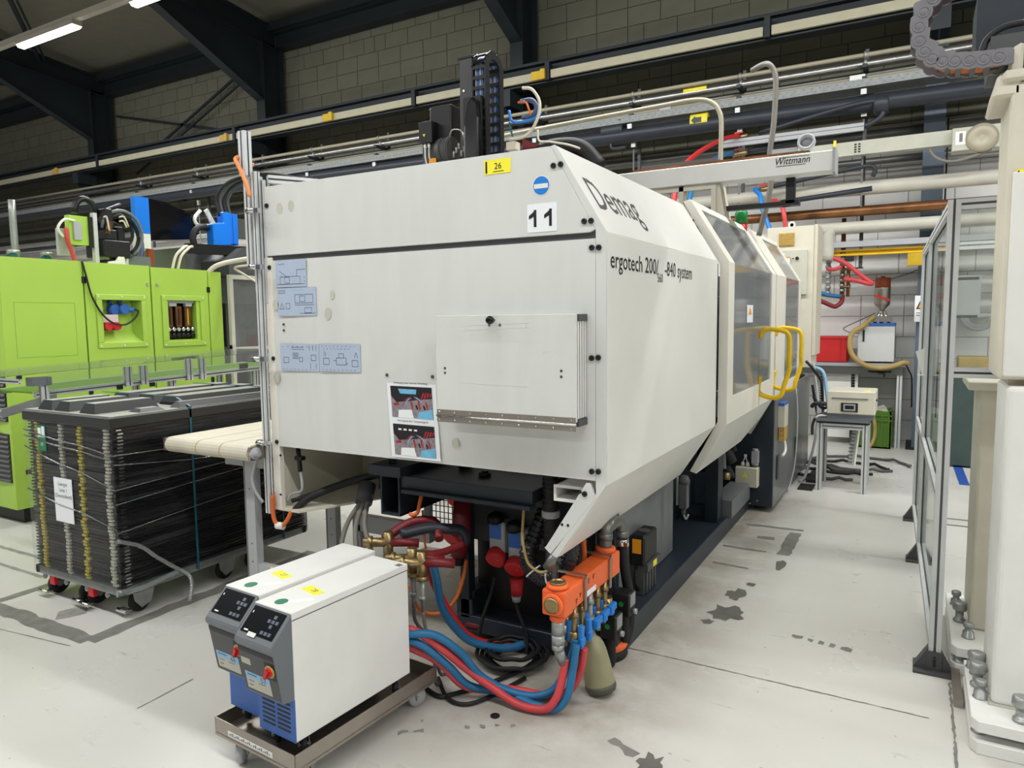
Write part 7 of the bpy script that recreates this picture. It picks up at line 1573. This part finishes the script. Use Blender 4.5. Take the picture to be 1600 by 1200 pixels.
q = MB(); q.box((.268, 3.22, 1.40), (.95, 3.60, 2.48)); uc = q.build('upper_column', 'beige', ms, bevel=.015, seg=2)
q = MB(); q.box((.285, 3.21, 1.41), (.95, 3.222, 2.16)); q.build('cover_plate', 'cream', uc, bevel=.008)
q = MB(); q.box((.296, 3.212, 2.13), (.36, 3.2195, 2.165)); s20 = q.build('inventory_sticker', 'sticker_yellow', uc, label='yellow inventory sticker reading 20'); text('20', .026, (.332, 3.211, 2.14), X, Z, 'ink_gray', s20)
q = MB(); q.box((.30, 3.211, 2.134), (.304, 3.212, 2.161)); q.build('sticker_bar', 'ink', s20)
q = MB(); q.lathe((.305, 3.222, 1.99), (0, -1, 0), [(.013, 0), (.013, .008), (.007, .009), (.006, .004)], 14); q.build('socket_screw', 'zinc', uc)
q = MB(); q.prism([(.21, 3.22, 2.43), (.30, 3.22, 2.43), (.30, 3.22, 2.62), (.262, 3.22, 2.60), (.255, 3.22, 2.52), (.225, 3.22, 2.515)], (0, .35, 0)); q.box((.24, 3.2, 2.48), (.95, 3.62, 2.52)); q.build('top_bracket', 'beige', ms, bevel=.01)
ms2 = thing('machine_stand', 'second beige stand column just behind the white one, right edge', 'stand', (.4, 4.0, 0))
plate_stack(ms2, .19, 3.72, .9, 4.45, ((.262, 3.86, 1), (.225, 3.76, 0), (.235, 4.05, 2), (.23, 4.28, 1)))
q = MB(); q.box((.272, 3.97, .13), (.75, 4.4, 1.29)); q.build('column', 'beige', ms2, bevel=.012, seg=2)
q = MB(); q.box((.22, 3.93, 1.29), (.78, 4.44, 1.33)); q.build('head_plate', 'beige', ms2, bevel=.004)
q = MB(); q.box((.192, 3.40, 0), (.226, 3.72, .03)); tag(q.build('edge_plate', 'stainless'), 'rusty edge strip between the fence foot and the white stand', 'strip')
# energy chain on top of the stand
ec = thing('energy_chain', 'grey plastic energy chain curling up at the top right corner', 'cable chain', (.1, 3.2, 2.5))
pts = [(.235, 2.567, 0), (.19, 2.568, 0), (.145, 2.572, 0), (.10, 2.578, 0), (.06, 2.588, -.25), (.025, 2.606, -.55), (-.005, 2.640, -1.0), (-.027, 2.685, -1.42), (-.033, 2.735, -1.62), (-.022, 2.785, -1.85), (.004, 2.828, -2.1), (.04, 2.86, -2.5), (.085, 2.88, -2.9), (.13, 2.885, -3.14), (.18, 2.885, -3.14)]
lk = None
for (x, z, a) in pts:
    if lk is None:
        q = MB()
        for yy in (-.006, .10):
            k = [(-.034, -.018), (-.026, -.027), (.0, -.03), (.018, -.03)] + [(.012 + .03*math.cos(t*PI/8 - PI/2), .0 + .03*math.sin(t*PI/8 - PI/2)) for t in range(1, 8)] + [(.018, .03), (.0, .03), (-.034, .028)]
            q.prism([(px, yy, pz) for px, pz in k], (0, .012, 0))
        q.lathe((.012, -.006, 0), (0, -1, 0), [(.022, 0), (.021, .002), (.016, .002), (.016, .001), (.011, .001), (.011, .003)], 18); q.lathe((.012, -.006, 0), (0, -1, 0), [(.005, 0), (.005, .005)], 8)
        q.box((-.010, -.0, -.031), (.008, .11, -.026), 1); q.box((-.010, 0, .026), (.008, .11, .03), 1)
        lk = q.build('chain_link', ['chain_gray', 'gray_dark'], ec, local=True); o = lk
    else: o = lk.copy(); COL.objects.link(o)
    o.location = Vector((x, 3.2, z)) - ec.location; o.rotation_euler = (0, a + PI if a == 0 else a + PI, 0)
q = MB(); 
for k in range(4): q.tube([(x - .006*math.sin(a), 3.22 + .02*k, z - .014*math.cos(a)) for (x, z, a) in pts], .010, 6)
q.build('orange_cable', 'orange_wire', ec, kind='stuff')
q = MB(); q.box((.20, 3.25, 2.54), (.6, 3.5, 2.66)); q.build('chain_trough', 'gray_dark', ec)
q = MB(); q.tube(spl([(.17, 3.25, 2.60), (.19, 3.27, 2.66), (.24, 3.28, 2.695), (.30, 3.28, 2.70)], 5), .012, 8); q.build('black_cable', 'rubber', ec)
q = MB(); q.box((.17, 3.6, 2.72), (1.5, 3.9, 2.95)); tag(q.build('gantry_beam', 'dark_steel'), 'dark gantry beam in the top right corner behind the chain', 'beam')
